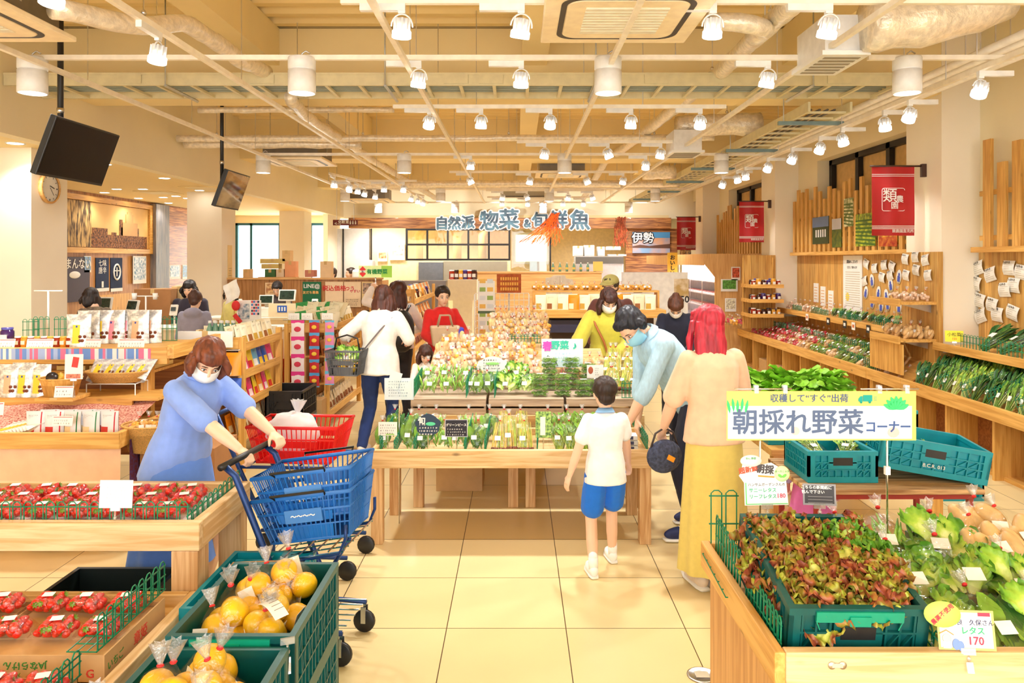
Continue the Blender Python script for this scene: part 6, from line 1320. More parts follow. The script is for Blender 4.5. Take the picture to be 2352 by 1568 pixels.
for x0, n, dx, rows_ in ((-1.50, 10, .142, ((3.28,.732,0,'near row of the upper step'),(3.40,.736,0,'middle row of the upper step'),(3.52,.740,1,'far row of the upper step'))),
        (-1.475, 8, .15, ((2.85,.524,0,'far row of the lower step'),(2.66,.524,1,'middle row of the lower step'))), (-1.46, 6, .155, ((2.33,.504,2,'near row, yellow flower sticker'),(2.17,.504,2,'nearest row, yellow flower sticker'),(2.02,.504,2,'row at the lower edge, yellow flower sticker')))):
    for y, z, pr, s in rows_:
        for i in range(n): pk(pr if pr == 2 else (i+pr) % 2, x0-dx*i-.03*rnd.random(), y, z, rnd.uniform(-.18,.1), '%s from the fence end, %s' % (ORD[i], s), .1)
divider('green plastic fence along the front of the upper strawberry step', (-2.24, 3.175, .662), (-1.39, 3.175, .662), .165, .045)
divider('short green plastic fence beside the long one, nearer the frame edge', (-3.0, 3.175, .662), (-2.27, 3.175, .662), .165, .045)
divider('green plastic fence rising over the upper step corner behind the price card', (-1.40, 3.18, .665), (-1.37, 3.71, .70), .12, .045)
divider('tall green plastic fence by the thick pine post on the lower step', (-1.405, 2.50, .54), (-1.40, 2.98, .54), .12, .05, foot=.1)
divider('low green plastic fence at the near corner of the lower step', (-1.42, 2.0, .51), (-1.41, 2.42, .51), .09, .05)
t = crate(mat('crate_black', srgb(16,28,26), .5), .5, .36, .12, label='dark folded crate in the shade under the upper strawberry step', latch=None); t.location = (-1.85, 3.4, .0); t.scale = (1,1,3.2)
# blank white price card on a clear stand
c = card('price_card', 'blank white card on a clear clip in the green fence of the upper strawberry step', 'price card', (ax(262,3.15), 3.15, .70), 0, .14, .115, flat(236,242,250), [], clip=.105, tilt=-.1)
scrib(5, .08, flat(205,214,228), random.Random(3), c, .19, .014)
c = thing('clear_clip', 'empty clear plastic card clip at the near corner of the strawberry stand', 'card clip', (ax(650,2.3), 2.12, .50)); clipmb(MB(), .1).build('clip', CLEARH, c); MB().box(-.06,.06,-.003,.003,.10,.12).build('holder_bar', CLEARH, c)
# turquoise folded crates beside the stand
for i in range(5):
    t = thing('folded_crate', 'folded turquoise crate beside the pine post, %s of the pile' % ('bottom one','second from the floor','third from the floor','second from the top','top one')[i], 'crate', (-1.125+.01*(i%2), 3.20, .10*i), R(0), 'folded turquoise crates'); mb = MB(); W, D = .19, .29; h = .096
    mb.box(-W,W,-D,D,0,.012).box(-W,W,-D,-D+.02,.012,h).box(-W,W,D-.02,D,.012,h).box(-W,-W+.02,-D+.02,D-.02,.012,h).box(W-.02,W,-D+.02,D-.02,.012,h)
    for k in range(9): mb.ob((0, -D+.06+.058*k, h-.03), (2*W-.05, .012, .02))
    for k in range(5): mb.ob((-W+.07+.06*k, 0, h-.045), (.01, 2*D-.05, .015))
    for k in range(14): mb.box(W-.003, W+.004, -D+.02+.04*k, -D+.028+.04*k, .01, h-.01)
    for z in (.03, .07): mb.box(W-.003, W+.004, -D, D, z, z+.006)
    mb.build('crate_body', TURQ, t)
t = thing('cardboard_sheet', 'torn cardboard sheet lying on top of the turquoise crates', 'cardboard', (-1.16, 3.24, .497), .1); MB().box(-.10,.13,-.13,.12,0,.004).build('sheet', CARD, t)
# stacked green crates with citrus
CB = crate(CRATE, .38, .54, .25); CS_ = Series(CB)
for j, (y, s) in enumerate(((2.46, 'rear'), (1.90, 'front'))):
    for i in range(3 if j == 0 else 3):
        CS_.put('dark green mesh crate, %s of the %s citrus stack' % (('bottom one','middle one','top one with yellow citrus')[i], s), (-.84-(.0 if j == 0 else .01), y, .25*i+(0 if j == 0 else -.02 if i else 0)), 0, 'stacked citrus crates')
CTB = [Series(citrus_bag(k)) for k in range(3)]
for i, (x, y, z, rz, sc, s) in enumerate(((-.94,2.60,.635,.4,1,'far row next to the turquoise crates'),(-.83,2.62,.60,1.9,1,'far row in the middle'),(-.78,2.60,.67,2.6,1.0,'far row topmost with a tall gathered neck'),(-.775,2.46,.63,.9,1.0,'touching the outer side of the rear crate'),(-.91,2.44,.62,3.4,1.05,'large one lying across the middle of the rear crate'),
        (-.83,2.38,.60,1.2,.95,'under the printed paper label in the rear crate'),(-.79,2.33,.60,5.,.95,'near outer corner of the rear crate'),(-.93,2.32,.60,.2,.95,'near inner corner of the rear crate'),(-.85,2.50,.66,2.2,.95,'topmost of the heap in the rear crate'))):
    CTB[i % 3].put('clear bag of yellow citrus, ' + s, (x, y, z), (rnd.uniform(-.5,.5), rnd.uniform(-.5,.5), rz), 'citrus bags in the rear crate', sc)
for i, (x, y, z, rz, s) in enumerate(((-.87,2.05,.60,.4,'topmost in the front crate'),(-.95,1.97,.58,2.,'inner side of the front crate'),(-.78,1.96,.58,3.,'outer side of the front crate'),(-.87,1.88,.59,4.,'middle of the front crate near the lower edge'),(-.775,1.80,.57,5.,'outer near side of the front crate'),(-.95,1.80,.57,5.5,'inner near side of the front crate'))):
    CTB[(i+1) % 3].put('clear bag of yellow citrus, ' + s, (x, y, z+.05), (rnd.uniform(-.3,.3), rnd.uniform(-.3,.3), rz), 'citrus bags in the front crate', 1.0)
lb = thing('printed_label', 'curled printed paper label hanging over the edge of the rear citrus crate', 'label', (-.70, 2.26, .765), R(-35))
m_ = MB(); m_.grid(lambda u, v: V((-.02-.10*u+.0, .05*v-.02, .03*sin(pi*u*.8))), 8, 2); m_.build('paper', STK, lb); m2 = MB()
for k in range(6): m2.ob((-.035-.013*k, .005, .012+.03*sin(pi*(.15+.13*k)*.8)), (.002,.035,.0008))
m2.build('lettering', flat(120,100,80), lb)
cl = thing('card_clip', 'clear bent clip on the rim between the two citrus crates', 'card clip', (-.665, 2.17, .66), R(20), ); clipmb(MB(), .09).build('clip', CLEARH, cl)
# ------------------------------------------------------------ shopping cart
def basket(t, W0, W1, L0, L1, h, m, nm='basket_body', slots=18, panels=True):
    """tapered shopping basket: bottom and top half sizes"""
    mb = MB(); P = lambda x, y, f: V((x*(W0+(W1-W0)*f), y*(L0+(L1-L0)*f), h*f))
    mb.add([P(-1,-1,0),P(1,-1,0),P(1,1,0),P(-1,1,0)], [(0,1,2,3)])
    for f, r in ((0,.007),(.33,.004),(.66,.006),(1,.010)): mb.tube([P(-1,-1,f),P(1,-1,f),P(1,1,f),P(-1,1,f)], r, 6, closed=True)
    for k in range(slots+1):
        u = -1+2*k/slots
        for s_ in (-1,1): mb.beam(P(u,s_,0), P(u,s_,1), .006, .004); mb.beam(P(s_,u,0), P(s_,u,1), .004, .006)
    if panels:
        for s_ in (-1,1):
            for f0, f1 in ((.0,.33),(.42,.62)):
                a = [P(-.62,s_,f0),P(.62,s_,f0),P(.62,s_,f1),P(-.62,s_,f1)]; mb.add(a, [(0,1,2,3)])
                a = [P(s_,-.62,f0),P(s_,.62,f0),P(s_,.62,f1),P(s_,-.62,f1)]; mb.add(a, [(0,1,2,3)])
    return mb.build(nm, m, t)
BLUEB = mat('basket_blue', srgb(36,110,190), .35, var=.08); CARTM = mat('cart_blue_metal', srgb(24,60,120), .35, .3, var=.1)
ct = thing('shopping_cart', 'blue wire shopping cart pushed by the woman in the blue shirt', 'shopping cart', (-.99, 3.60, 0), R(-8))
mb = MB()
for y in (-.20, .20):
    mb.tube([(-.33,y,.90),(-.28,y,.86),(-.04,y*1.0,.30),(-.02,y,.22),(.0,y,.13)], .016, 8); mb.tube([(-.10,y,.46),(.22,y,.53),(.25,y,.60),(.25,y,.66)], .008, 6); mb.tube([(-.02,y,.22),(.12,y,.45)], .011, 6)
    mb.tube([(-.36,y*1.15,.13),(.22,y*.8,.15)], .012, 6)
mb.build('frame', CARTM, ct)
MB().tube([(-.33,-.24,.905),(-.33,.24,.905)], .016, 10).build('handle_bar', BLACK, ct)
mb = MB()
for k in range(7): y = -.2+.4*k/6; mb.tube([(-.12,y,.47),(.24,y,.54)], .004, 5)
for k in range(6): x = -.12+.36*k/5; z = .47+.07*k/5; mb.tube([(x,-.2,z+.01),(x,.2,z+.01)], .004, 5)
for k in range(7): y = -.16+.32*k/6; mb.tube([(-.3,y,.14),(.22,y,.16)], .004, 5)
mb.build('wire_racks', CHROME, ct)
for x, y in ((-.30,-.22),(-.30,.22),(.21,-.16),(.21,.16)):
    q = MB(); Q = Matrix.Rotation(R(90), 3, 'X'); q.lathe([(.0,-.012),(.05,-.012),(.055,-.008),(.055,.008),(.05,.012),(.0,.012)], 20, (x,y,.056), Q=Q, cap=False); o = q.build('wheel', BLACK, ct)
    MB().box(x-.012,x+.012,y-.022,y-.016,.05,.13).box(x-.012,x+.012,y+.016,y+.022,.05,.13).build('fork', STEEL, o)
for z, s in ((.565, 'lower'), (.67, 'upper')):
    b = thing('shopping_basket', 'blue plastic shopping basket on the cart, the %s one of the two' % s, 'shopping basket', (-.945+.01*(z>.55), 3.57, z), (0, R(-9), R(-8)), 'blue baskets on the cart'); basket(b, .19, .24, .125, .16, .21, BLUEB)
    MB().box(-.09,.09,-.158,-.150,.09,.15).build('side_panel', flat(70,130,200), b)
    if s == 'lower': text('～～～～', .03, PAPER, b, (0,-.162,.12), bold=.001)
    MB().tube([(-.12,-.16,.205),(-.13,-.19,.23),(.13,-.19,.23),(.12,-.16,.205)], .006, 6).tube([(-.12,.16,.205),(-.13,.19,.23),(.13,.19,.23),(.12,.16,.205)], .006, 6).build('handle', BLACK, b)
# red basket with a white bag beyond the cart
rb = thing('shopping_basket', 'red plastic shopping basket with a white bag in it beyond the blue cart', 'shopping basket', (ax(694,4.55), 4.55, .66), R(-4)); basket(rb, .22, .27, .15, .18, .21, mat('basket_red', srgb(226,24,20), .35))
rc = thing('shopping_cart', 'cart frame under the red basket beyond the blue cart', 'shopping cart', (ax(694,4.55), 4.55, 0), R(-4)); mb = MB()
for y in (-.2, .2): mb.tube([(-.44,y,.95),(-.3,y,.63),(-.1,y,.2),(-.1,y,.11)], .014, 8); mb.tube([(-.3,y,.645),(.34,y,.645)], .01, 6); mb.tube([(-.34,y,.13),(.34,y,.13)], .012, 6)
for x in (-.25,-.1,.05,.2,.33): mb.tube([(x,-.2,.65),(x,.2,.65)], .006, 5)
mb.tube([(-.44,-.2,.95),(-.44,.2,.95)], .014, 8); mb.build('frame', CARTM, rc)
for x, y in ((-.32,-.2),(-.32,.2),(.34,-.2),(.34,.2)): MB().lathe([(.0,-.012),(.05,-.012),(.055,-.008),(.055,.008),(.05,.012),(.0,.012)], 16, (x,y,.056), Q=Matrix.Rotation(R(90),3,'X'), cap=False).build('wheel', BLACK, rc)
wb = thing('plastic_bag', 'white semi-clear plastic bag bulging out of the red basket', 'plastic bag', (ax(672,4.55), 4.55, .72)); mb = MB(); mb.ell((0,0,.09), (.16,.12,.12), nu=24, nv=16, fn=lambda d: 1+.12*noise.noise(d*3)+.06*noise.noise(d*8)); tuft(mb, (0.03,0,.20), (.1,0,1), .08, 16, .05); mb.build('bag_film', film('milky_film', (.95,.95,1), .1, .2, 20, .55), wb)
# round floor covers
for i, (px, py, s) in enumerate(((1612,1551,'beside the morning harvest stand'),(567,1163,'under the blue shopping cart'),(586,1190,'near the strawberry stand post'))[:2]):
    D = H0*FP/(py-CY); t = thing('floor_outlet_cover', 'round metal floor cover '+s, 'floor cover', (ax(px,D), D, .0005)); MB().lathe([(0,0),(.066,0),(.066,.004),(.058,.006),(.056,.004),(.0,.004)], 32, cap=False).build('ring_plate', STEEL, t); MB().box(-.03,.03,-.025,.025,.004,.006).build('hatch', ALU, t)
# ------------------------------------------------------------ morning harvest stand at the near right corner
ms = thing('produce_stand', 'pine produce stand with plywood side, red leaf lettuce crate on top', 'display stand')
Z1 = .755
MB().box(.752, 2.3, 2.09, 2.126, Z1-.135, Z1).build('front_board', wood('pine_pale', srgb(236,206,158), srgb(214,176,122), 'x', scale=1.2), ms, bevel=.005)
MB().box(.72, .752, 2.09, 2.93, Z1-.10, Z1).build('side_board', CEDY, ms, bevel=.005)
MB().box(.755, .775, 2.14, 2.92, 0, Z1-.101).build('side_panel', wood('plywood', srgb(222,170,104), srgb(200,144,80), 'z', knots=False), ms)
MB().box(.776, 2.3, 2.14, 2.16, 0, Z1-.136).build('front_panel', wood('plywood', (0,)*3, (0,)*3), ms)
MB().box(.753, 2.3, 2.895, 2.93, Z1-.1, Z1).build('back_board', CED, ms)
MB().add([(.776,2.127,.62),(2.3,2.127,.62),(2.3,2.894,.72),(.776,2.894,.72),(.776,2.127,.60),(2.3,2.127,.60),(2.3,2.894,.70),(.776,2.894,.70)], [(0,1,2,3),(7,6,5,4),(0,4,5,1),(1,5,6,2),(2,6,7,3),(3,7,4,0)]).build('sloped_deck', CED, ms)
q = MB(); q.lathe([(.0,0),(.011,0),(.011,.002),(0,.002)], 12, (.88,2.089,.72), Q=Matrix.Rotation(R(90),3,'X'), cap=False).lathe([(.0,0),(.011,0),(.011,.002),(0,.002)], 12, (.91,2.089,.72), Q=Matrix.Rotation(R(90),3,'X'), cap=False).ob((.895,2.087,.72), (.03,.002,.012)); q.build('metal_bracket', ALU, ms)
MB().box(.706,.712,2.3,2.5,0,.10).build('skid', CARDD, ms)
lc = crate(CRATE, .40, .52, .22, label='dark green lattice crate full of red leaf lettuce tilted on the pine stand'); lc.location = (.985, 2.43, .69); lc.rotation_euler = (R(11), 0, R(-1))
pp = MB(); pp.box(-.115,.115,-.268,-.265,.018,.10); pp.build('paper_band', PAPER, lc); 
for s, x in (('サニ', -.05), ('サニ', .06)): text(s, .03, flat(80,100,180), lc, (x,-.269,.06))
M4 = Matrix.Translation(lc.location) @ lc.rotation_euler.to_matrix().to_4x4()
LT = [Series(lettuce(k, True)) for k in (1,2,3)]; LGn = Series(lettuce(9, False))
sp = [(-.12,.17),(0,.18),(.12,.17),(-.11,.05),(.02,.06),(.13,.05),(-.10,-.08),(.03,-.07),(.12,-.09),(-.07,-.15),(.06,-.15)]
for i, (x, y) in enumerate(sp):
    p = M4 @ V((x*.95, y*.95, .115+rnd.uniform(-.005,.02))); w = '%s row from the back, %s' % (('first','first','first','second','second','second','third','third','third','nearest','nearest')[i], ('by the wire fence','in the middle','by the bagged greens')[i % 3 if i < 9 else (0,2)[i-9]])
    if i == 5: LGn.put('bright green leaf lettuce head among the red ones in the dark green crate', p, rnd.uniform(0,6), 'lettuce heads in the crate', 1.0)
    else: LT[i % 3].put('red-tipped leaf lettuce head, ' + w, p, (rnd.uniform(-.25,.25), rnd.uniform(-.25,.25), rnd.uniform(0,6)), 'lettuce heads in the crate', .95)
divider('green plastic loop fence standing at the back corner beside the lettuce crate', (.745, 2.90, .70), (.86, 2.90, .70), .26, .04)
divider('green plastic fence along the side board, rear piece', (.762, 2.55, .70), (.765, 2.88, .72), .16, .035, foot=.05)
divider('green plastic fence along the side board, near piece', (.762, 2.16, .67), (.764, 2.50, .69), .15, .03, foot=.04)
divider('green plastic fence between the lettuce crate and the bagged greens', (1.21, 2.15, .66), (1.215, 2.45, .70), .12, .035)
# bagged greens
BG = [(1.30,2.22,.67,'frill','leaf lettuce right behind the lettuce price card',1.25),(1.44,2.20,.66,'leafy','dark leaves under the lettuce price card',1.2),(1.58,2.2,.66,'frill','leaf lettuce near the lower right corner',1.2),(1.30,2.42,.70,'frill','leaf lettuce next to the crate of red lettuce',1.3),(1.46,2.44,.70,'frill','leaf lettuce with a round yellow sticker',1.35),(1.66,2.42,.69,'frill','leaf lettuce beside the mushroom bag',1.2),
      (1.20,2.70,.73,'leafy','dark leaves with a white label by the pole',1.15),(1.36,2.70,.72,'pods','long green leaves behind the lettuce bags',1.3),(1.52,2.66,.72,'frill','leaf lettuce with red tape under the black crate',1.3),(1.20,2.52,.72,'frill','leaf lettuce pressed against the crate side',1.1),(1.72,2.24,.66,'leafy','spinach at the frame edge',1.15)]
for i, (x, y, z, k, s, sc) in enumerate(BG): vb(k, i % 3, w=.17, L=.24, th=.08).put('clear bag of ' + s, (x, y-.06, z), (-.95, 0, rnd.uniform(-.2,.2)), 'bagged greens on the harvest stand', sc)
for i, (x, y, z) in enumerate(((1.74,2.62,.72),(1.78,2.80,.73),(1.90,2.72,.72))): vb('roots', i, w=.17, L=.22, th=.09).put('clear bag of brown mushrooms beside the dark crate, %s from the aisle' % ORD[i], (x,y,z), (-.8,0,rnd.uniform(-.3,.3)), 'mushroom bags', 1.2)
dc = crate(mat('crate_darkgreen', srgb(10,70,60), .45), .46, .34, .10, label='shallow dark green crate with mushrooms behind the bagged greens', latch=None); dc.location = (1.74, 2.74, .70)
divider('green diagonal fence in front of the mushroom bags', (1.52, 2.56, .75), (1.86, 2.50, .75), .08, .04)
# price cards
ink_g = flat(60,180,130); ink_r = flat(236,60,90); ink_b = flat(50,60,110); lime = flat(190,222,110)
c = card('price_card', 'white lettuce price card reading 170 with a green oval seal, clipped to the front board', 'price card', (1.262, 2.085, .705), R(-4), .155, .105, PAPER, [
    ('奈良　久保さん', .017, ink_b, .018, .072), ('レタス', .022, ink_g, .018, .050, .0004), ('170', .030, ink_r, .024, .024, .0004), ('れ', .020, ink_r, -.03, .093, .0004)], clip=.055, tilt=-.18, border=flat(240,226,120))
MB().box(.035,.068,-.0012,-.0004,.145,.155).build('red_strip', ink_r, c)
o = MB(); o.lathe([(0,0),(.044,0),(.044,.001),(0,.001)], 24, (-.062,-.002,.148), Q=Matrix.Rotation(R(90),3,'X') @ Matrix.Diagonal((1.15,.8,1)), cap=False); o.build('oval_seal', lime, c); text('農薬不使用', .016, ink_r, c, (-.062,-.0045,.148), (R(90), R(-40), 0))
d = MB(); d.ell((-.055,-.002,.085), (.012,.0008,.012), m=0).ob((-.055,-.002,.068), (.022,.0008,.018), m=1).tube([(-.075,-.003,.097),(-.055,-.003,.107),(-.036,-.003,.095)], .0015, 5, m=2).ell((-.03,-.002,.07), (.011,.0008,.015), m=3).ell((-.018,-.002,.066), (.009,.0008,.013), m=3); d.build('farmer_drawing', [flat(246,220,200), flat(210,220,250), flat(200,150,90), flat(120,150,220)], c)
c = card('price_card', 'white sunny lettuce price card reading 180 on a clear clip over the lettuce crate', 'price card', (ax(1765,2.68), 2.685, .895), R(3), .155, .115, PAPER, [
    ('ハンサムガーデンさんの', .0125, INK, .0, .072), ('サニーレタス', .017, ink_g, -.015, .052, .0003), ('リーフレタス', .017, ink_g, -.015, .030, .0003), ('180', .022, ink_r, .052, .032, .0003)], clip=.075, tilt=-.1,
    shape=[(-.082,.0),(.078,.0),(.072,.10),(.078,.125),(.045,.135),(.02,.150),(-.02,.142),(-.05,.165),(-.085,.150),(-.09,.118),(-.10,.105),(-.082,.08)])
MB().box(-.078,-.074,-.0012,-.0002,.08,.155).box(-.078,.076,-.0012,-.0002,.078,.081).build('green_border', flat(110,210,120), c)
text('超新鮮', .024, flat(236,84,50), c, (-.065,-.0015,.200), (R(90), R(-10), 0), bold=.0006); text('朝採', .034, flat(70,64,66), c, (-.005,-.0015,.200), (R(90), R(8), 0), bold=.0012)
MB().ob((.0,-.0008,.176), (.06,.0006,.006), (0,.08,0)).build('underline', flat(250,150,60), c)
for nm, px_, z_, r_, cc, tx in (('cloud_tag', -.055, .232, .030, flat(240,252,236), '安心 野菜'), ('round_seal', .058, .185, .028, flat(214,240,180), 'オーガニック')):
    o = MB(); n = 20; o.lathe([(0,0),(r_,0),(r_,.001),(0,.001)], 24, (px_,-.002,z_), Q=Matrix.Rotation(R(90),3,'X') @ Matrix.Diagonal((1.3 if nm[0] == 'c' else 1,1 if nm[0] != 'c' else .7,1)), cap=False); o.build(nm, cc, c); text(tx, .009, flat(60,150,60), c, (px_,-.0035,z_+.008)) 
lf = MB(); lf.ell((.050,-.004,.178), (.009,.0006,.005), (0,.6,0)).ell((.066,-.004,.178), (.009,.0006,.005), (0,-.6,0)); lf.build('leaf_mark', flat(110,200,80), c)
c = card('price_card', 'black chalk-style card asking to wrap in newspaper, clipped over the lettuce crate', 'price card', (ax(1885,2.68), 2.685, .905), R(-6), .115, .075, flat(60,58,62), [
    ('こちらの新聞紙に', .0135, PAPER, -.01, .062, .0003), ('包んで下さい', .0135, PAPER, -.022, .046, .0003)], clip=.065, tilt=-.1, border=flat(150,148,152))
q = MB()
for k in range(3): q.box(-.04,.045,-.0012,-.0004,.073+.011*k,.0738+.011*k)
q.build('ruled_lines', flat(190,190,190), c)
# banner on two poles
bn = thing('banner_sign', 'yellow and white morning-harvest vegetable corner sign held on two poles', 'sign', (ax(1886,2.78), 2.78, 0)); x0, x1 = ax(1669,2.78)-ax(1886,2.78), ax(2104,2.78)-ax(1886,2.78); z0, z1 = az(1011,2.78), az(898,2.78); YL = flat(255,238,110); GB = flat(86,104,140)
MB().box(x0, x1, 0, .002, z0, z1).build('board', YL, bn); MB().box(x0+.004, x1-.016, -.001, -.0002, z0+.006, z0+.128).build('white_field', flat(232,246,250), bn)
LDR = []
q = MB()
for k in range(5): leaf(q, (x0+.012+.014*k,-.0014,z0+.10+.006*(k%2)), (.1*(k-2),0,1), (0,-1,0), .05, .006, 0, 0, seg=3, ac=1)
for k in range(7): a = -1.2+.4*k; leaf(q, (x1-.075,-.0014,z0+.115), (sin(a),0,cos(a)), (0,-1,0), .05, .010, 0, 0, seg=4, ac=1)
q.build('leaf_print', flat(60,210,120), bn); q = MB(); q.ell((x1-.085,-.0012,z0+.03), (.022,.0003,.020), nu=20); q.ell((x0+.255,-.0012,z0+.035), (.016,.0003,.016), nu=20); q.build('tomato_print', flat(250,196,190), bn)
text('収穫して“すぐ”出荷', .033, GB, bn, (-.045, -.0022, z1-.028), bold=.0005, sx=1.0); text('朝採れ野菜', .098, GB, bn, (-.087, -.0022, z0+.062), bold=.0016, sx=1.0); text('コーナー', .048, flat(60,90,150), bn, (x1-.105, -.0022, z0+.048), bold=.001, sx=.9)
q = MB(); X = .155; Zt = z1-.028; q.box(X,X+.034,-.0026,-.001,Zt-.010,Zt+.014).add([(X-.018,-.0026,Zt-.010),(X-.002,-.0026,Zt-.010),(X-.002,-.0026,Zt+.010),(X-.010,-.0026,Zt+.010),(X-.018,-.0026,Zt)], [(0,1,2,3,4)]).lathe([(0,0),(.005,0),(.005,.001),(0,.001)], 12, (X-.008,-.0026,Zt-.012), Q=Matrix.Rotation(R(90),3,'X'), cap=False).lathe([(0,0),(.005,0),(.005,.001),(0,.001)], 12, (X+.024,-.0026,Zt-.012), Q=Matrix.Rotation(R(90),3,'X'), cap=False)
for k in range(3): q.box(X+.040,X+.051,-.0026,-.001,Zt-.006+.006*k,Zt-.0045+.006*k)
q.build('truck_print', flat(0,160,150), bn)
for px in (1748, 2041):
    x = ax(px,2.78)-ax(1886,2.78); MB().tube([(x,.012,.72),(x,.012,z1+.01)], .004, 8).build('pole', CHROME, bn); MB().box(x-.009,x+.009,.004,.02,z0-.13,z0-.10).build('pole_clamp', PAPER, bn)
for a, b in ((1688,1820),(1978,2112)): MB().tube([(ax(a,2.78)-ax(1886,2.78),.006,z1+.007),(ax(b,2.78)-ax(1886,2.78),.006,z1+.007)], .003, 6).build('cross_rod', CHROME, bn)
for px in (1737,1803,2020,2083): x = ax(px,2.78)-ax(1886,2.78); MB().box(x-.008,x+.008,-.004,.012,z1-.008,z1+.022).build('clip', CLEARH, bn)
# table with red legs behind, turquoise crates on it
tb = thing('work_table', 'low wooden table with red steel legs behind the harvest stand, turquoise crates on it', 'table')
MB().box(1.45, 2.33, 3.72, 4.32, .685, .71).build('table_top', wood('table_top', srgb(214,176,128), srgb(140,100,60), 'x'), tb, bevel=.003)
for x, y in ((1.5,3.76),(2.27,3.76),(1.5,4.26),(2.27,4.26)): MB().box(x, x+.025, y, y+.025, 0, .684).build('leg', flat(150,40,30), tb)
for y in (3.745, 4.286): MB().box(1.5,2.29,y,y+.014,.655,.684).build('apron', flat(150,40,30), tb)
tc_ = crate(TURQ, .54, .36, .17, label='turquoise crate tilted up at one corner on the red legged table', latch=None); tc_.location = (2.14, 4.0, .755); tc_.rotation_euler = (R(2), R(9), R(-6)); text('B.C.R. 013', .026, PAPER, tc_, (0,-.183,.05))
tc2 = crate(TURQ, .36, .34, .16, label='turquoise crate behind the child in lilac on the red legged table', latch=None); tc2.location = (1.67, 4.0, .712)
for i, (x, y) in enumerate(((1.9,4.0),(2.05,4.02),(2.2,3.98),(1.62,4.0),(1.74,4.0))): vb('herb', i % 3, w=.13, L=.2, th=.06).put('clear bag of leeks lying in a turquoise crate on the red legged table, %s along' % ORD[i], (x, y-.05, .80), (-1.2,0,rnd.uniform(-.6,.6)), 'bags in the turquoise crates')
tc3 = crate(TURQ, .40, .30, .2, label='turquoise crate standing far down the aisle floor under the window side shelf', latch=None); tc3.location = (ax(2175,5.9), 5.9, 0)
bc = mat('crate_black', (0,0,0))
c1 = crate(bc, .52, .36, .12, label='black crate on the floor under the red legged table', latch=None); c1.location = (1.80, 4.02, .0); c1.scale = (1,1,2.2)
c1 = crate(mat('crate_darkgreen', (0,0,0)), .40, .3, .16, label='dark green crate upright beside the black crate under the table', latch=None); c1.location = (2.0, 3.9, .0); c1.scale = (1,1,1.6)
divider('green loop fence standing in the crate under the red legged table', (1.9, 4.0, .20), (2.15, 4.0, .20), .14, .05)
# cabbage crate display behind the banner
cs = thing('low_platform', 'wooden platform carrying crates of leafy cabbages beyond the banner', 'platform'); MB().box(1.6, 2.7, 4.7, 5.9, .62, .66).build('platform_top', CED, cs)
for x, y in ((1.62,4.72),(2.62,4.72),(1.62,5.82),(2.62,5.82)): MB().box(x, x+.07, y, y+.07, 0, .62).build('leg', CEDZ, cs)
for i, (x, y, z) in enumerate(((1.90,5.0,.662),(1.9,5.5,.70),(2.36,5.1,.662))):
    t = crate(TURQ, .56, .36, .20, label='turquoise crate of leafy greens beyond the banner, %s' % ('nearest','higher one at the back','one by the window side shelf')[i], latch=None); t.location = (x,y,z)
def cabbage(seed):
    rg = random.Random(seed); t = thing('leafy_cabbage', 'x', 'cabbage'); mb = MB()
    for i in range(16): a = i*2.4; el = .1+.8*(i/16); leaf(mb, (0,0,.02), (cos(a)*cos(el), sin(a)*cos(el), sin(el)), (-cos(a)*sin(el), -sin(a)*sin(el), cos(el)), .17, .07, .6, .010, (1,0,0,0), 7, 3, .5, 1.6, rg)
    mb.build('leaves', [leafmat('leaf_fresh', (132,186,54)), LP], t); return t
CBG = [Series(cabbage(k)) for k in (1,2)]
for i in range(16): CBG[i % 2].put('fresh green leafy cabbage beyond the banner, %s row back, %s along the row' % (ORD[i//4], ORD[i % 4]), (1.68+.15*(i % 4)+.03*(i//4), 4.92+.15*(i//4), .86+.03*(i//4)), (rnd.uniform(-.3,.3),rnd.uniform(-.3,.3),rnd.uniform(0,6)), 'cabbages in the turquoise crates')
# ------------------------------------------------------------ registers side: bagged goods, snack gondolas, registers, mural
def pcard(label, loc, w=.11, h=.055, rz=0, tilt=-.25, red=True, group='red-topped price cards'):
    t = thing('price_card', label, 'price card', loc, (tilt, 0, rz), group); MB().box(-w/2, w/2, 0, .001, 0, h).build('sheet', STK, t)
    if red: MB().box(-w*.46, w*.46, -.0008, 0, h*.86, h*.92).build('red_line', flat(220,60,50), t)
    scrib(2, w*.8, INK, random.Random(len(label)), t, h*.55, h*.3, y=-.0002, th=.0014); return t
bs = thing('bagged_goods_stand', 'two-step cedar stand of silver pouches and jars behind the strawberries', 'display stand')
MB().box(-4.6, -2.50, 4.70, 4.735, .665, .765).build('front_board', CED, bs, bevel=.004); MB().box(-2.535, -2.50, 4.736, 5.55, .665, .765).build('side_board', CEDY, bs, bevel=.004); MB().box(-4.6,-2.536,4.736,5.55,.68,.70).build('lower_deck', CED, bs)
MB().box(-4.6, -2.52, 5.25, 5.62, .865, .885).box(-4.6,-2.7,5.25,5.27,.70,.865).build('inner_step', CED, bs)
MB().box(-4.6, -2.60, 5.60, 6.3, 1.16, 1.185).build('upper_deck', CED, bs); MB().box(-4.6, -2.60, 5.56, 5.60, 1.08, 1.20).build('upper_board', CED, bs, bevel=.003)
MB().box(-2.60, -2.55, 5.56, 6.5, 1.12, 1.22).build('upper_side_board', CEDY, bs, bevel=.003)
for x, y in ((-2.80,5.57),(-2.66,6.4)): MB().box(x, x+.075, y, y+.06, 0, 1.08).build('post', CEDZ, bs)
MB().box(-4.6, -2.7, 6.36, 6.38, .2, 1.15).build('back_panel', PLY, bs); MB().box(-3.6, -2.78, 5.7, 6.35, .99, 1.01).build('inner_shelf', CED, bs)
q = MB(); rg = random.Random(4); x = -4.5; cols = [flat(236,120,160), flat(110,150,220), flat(170,190,235), flat(244,236,236)]
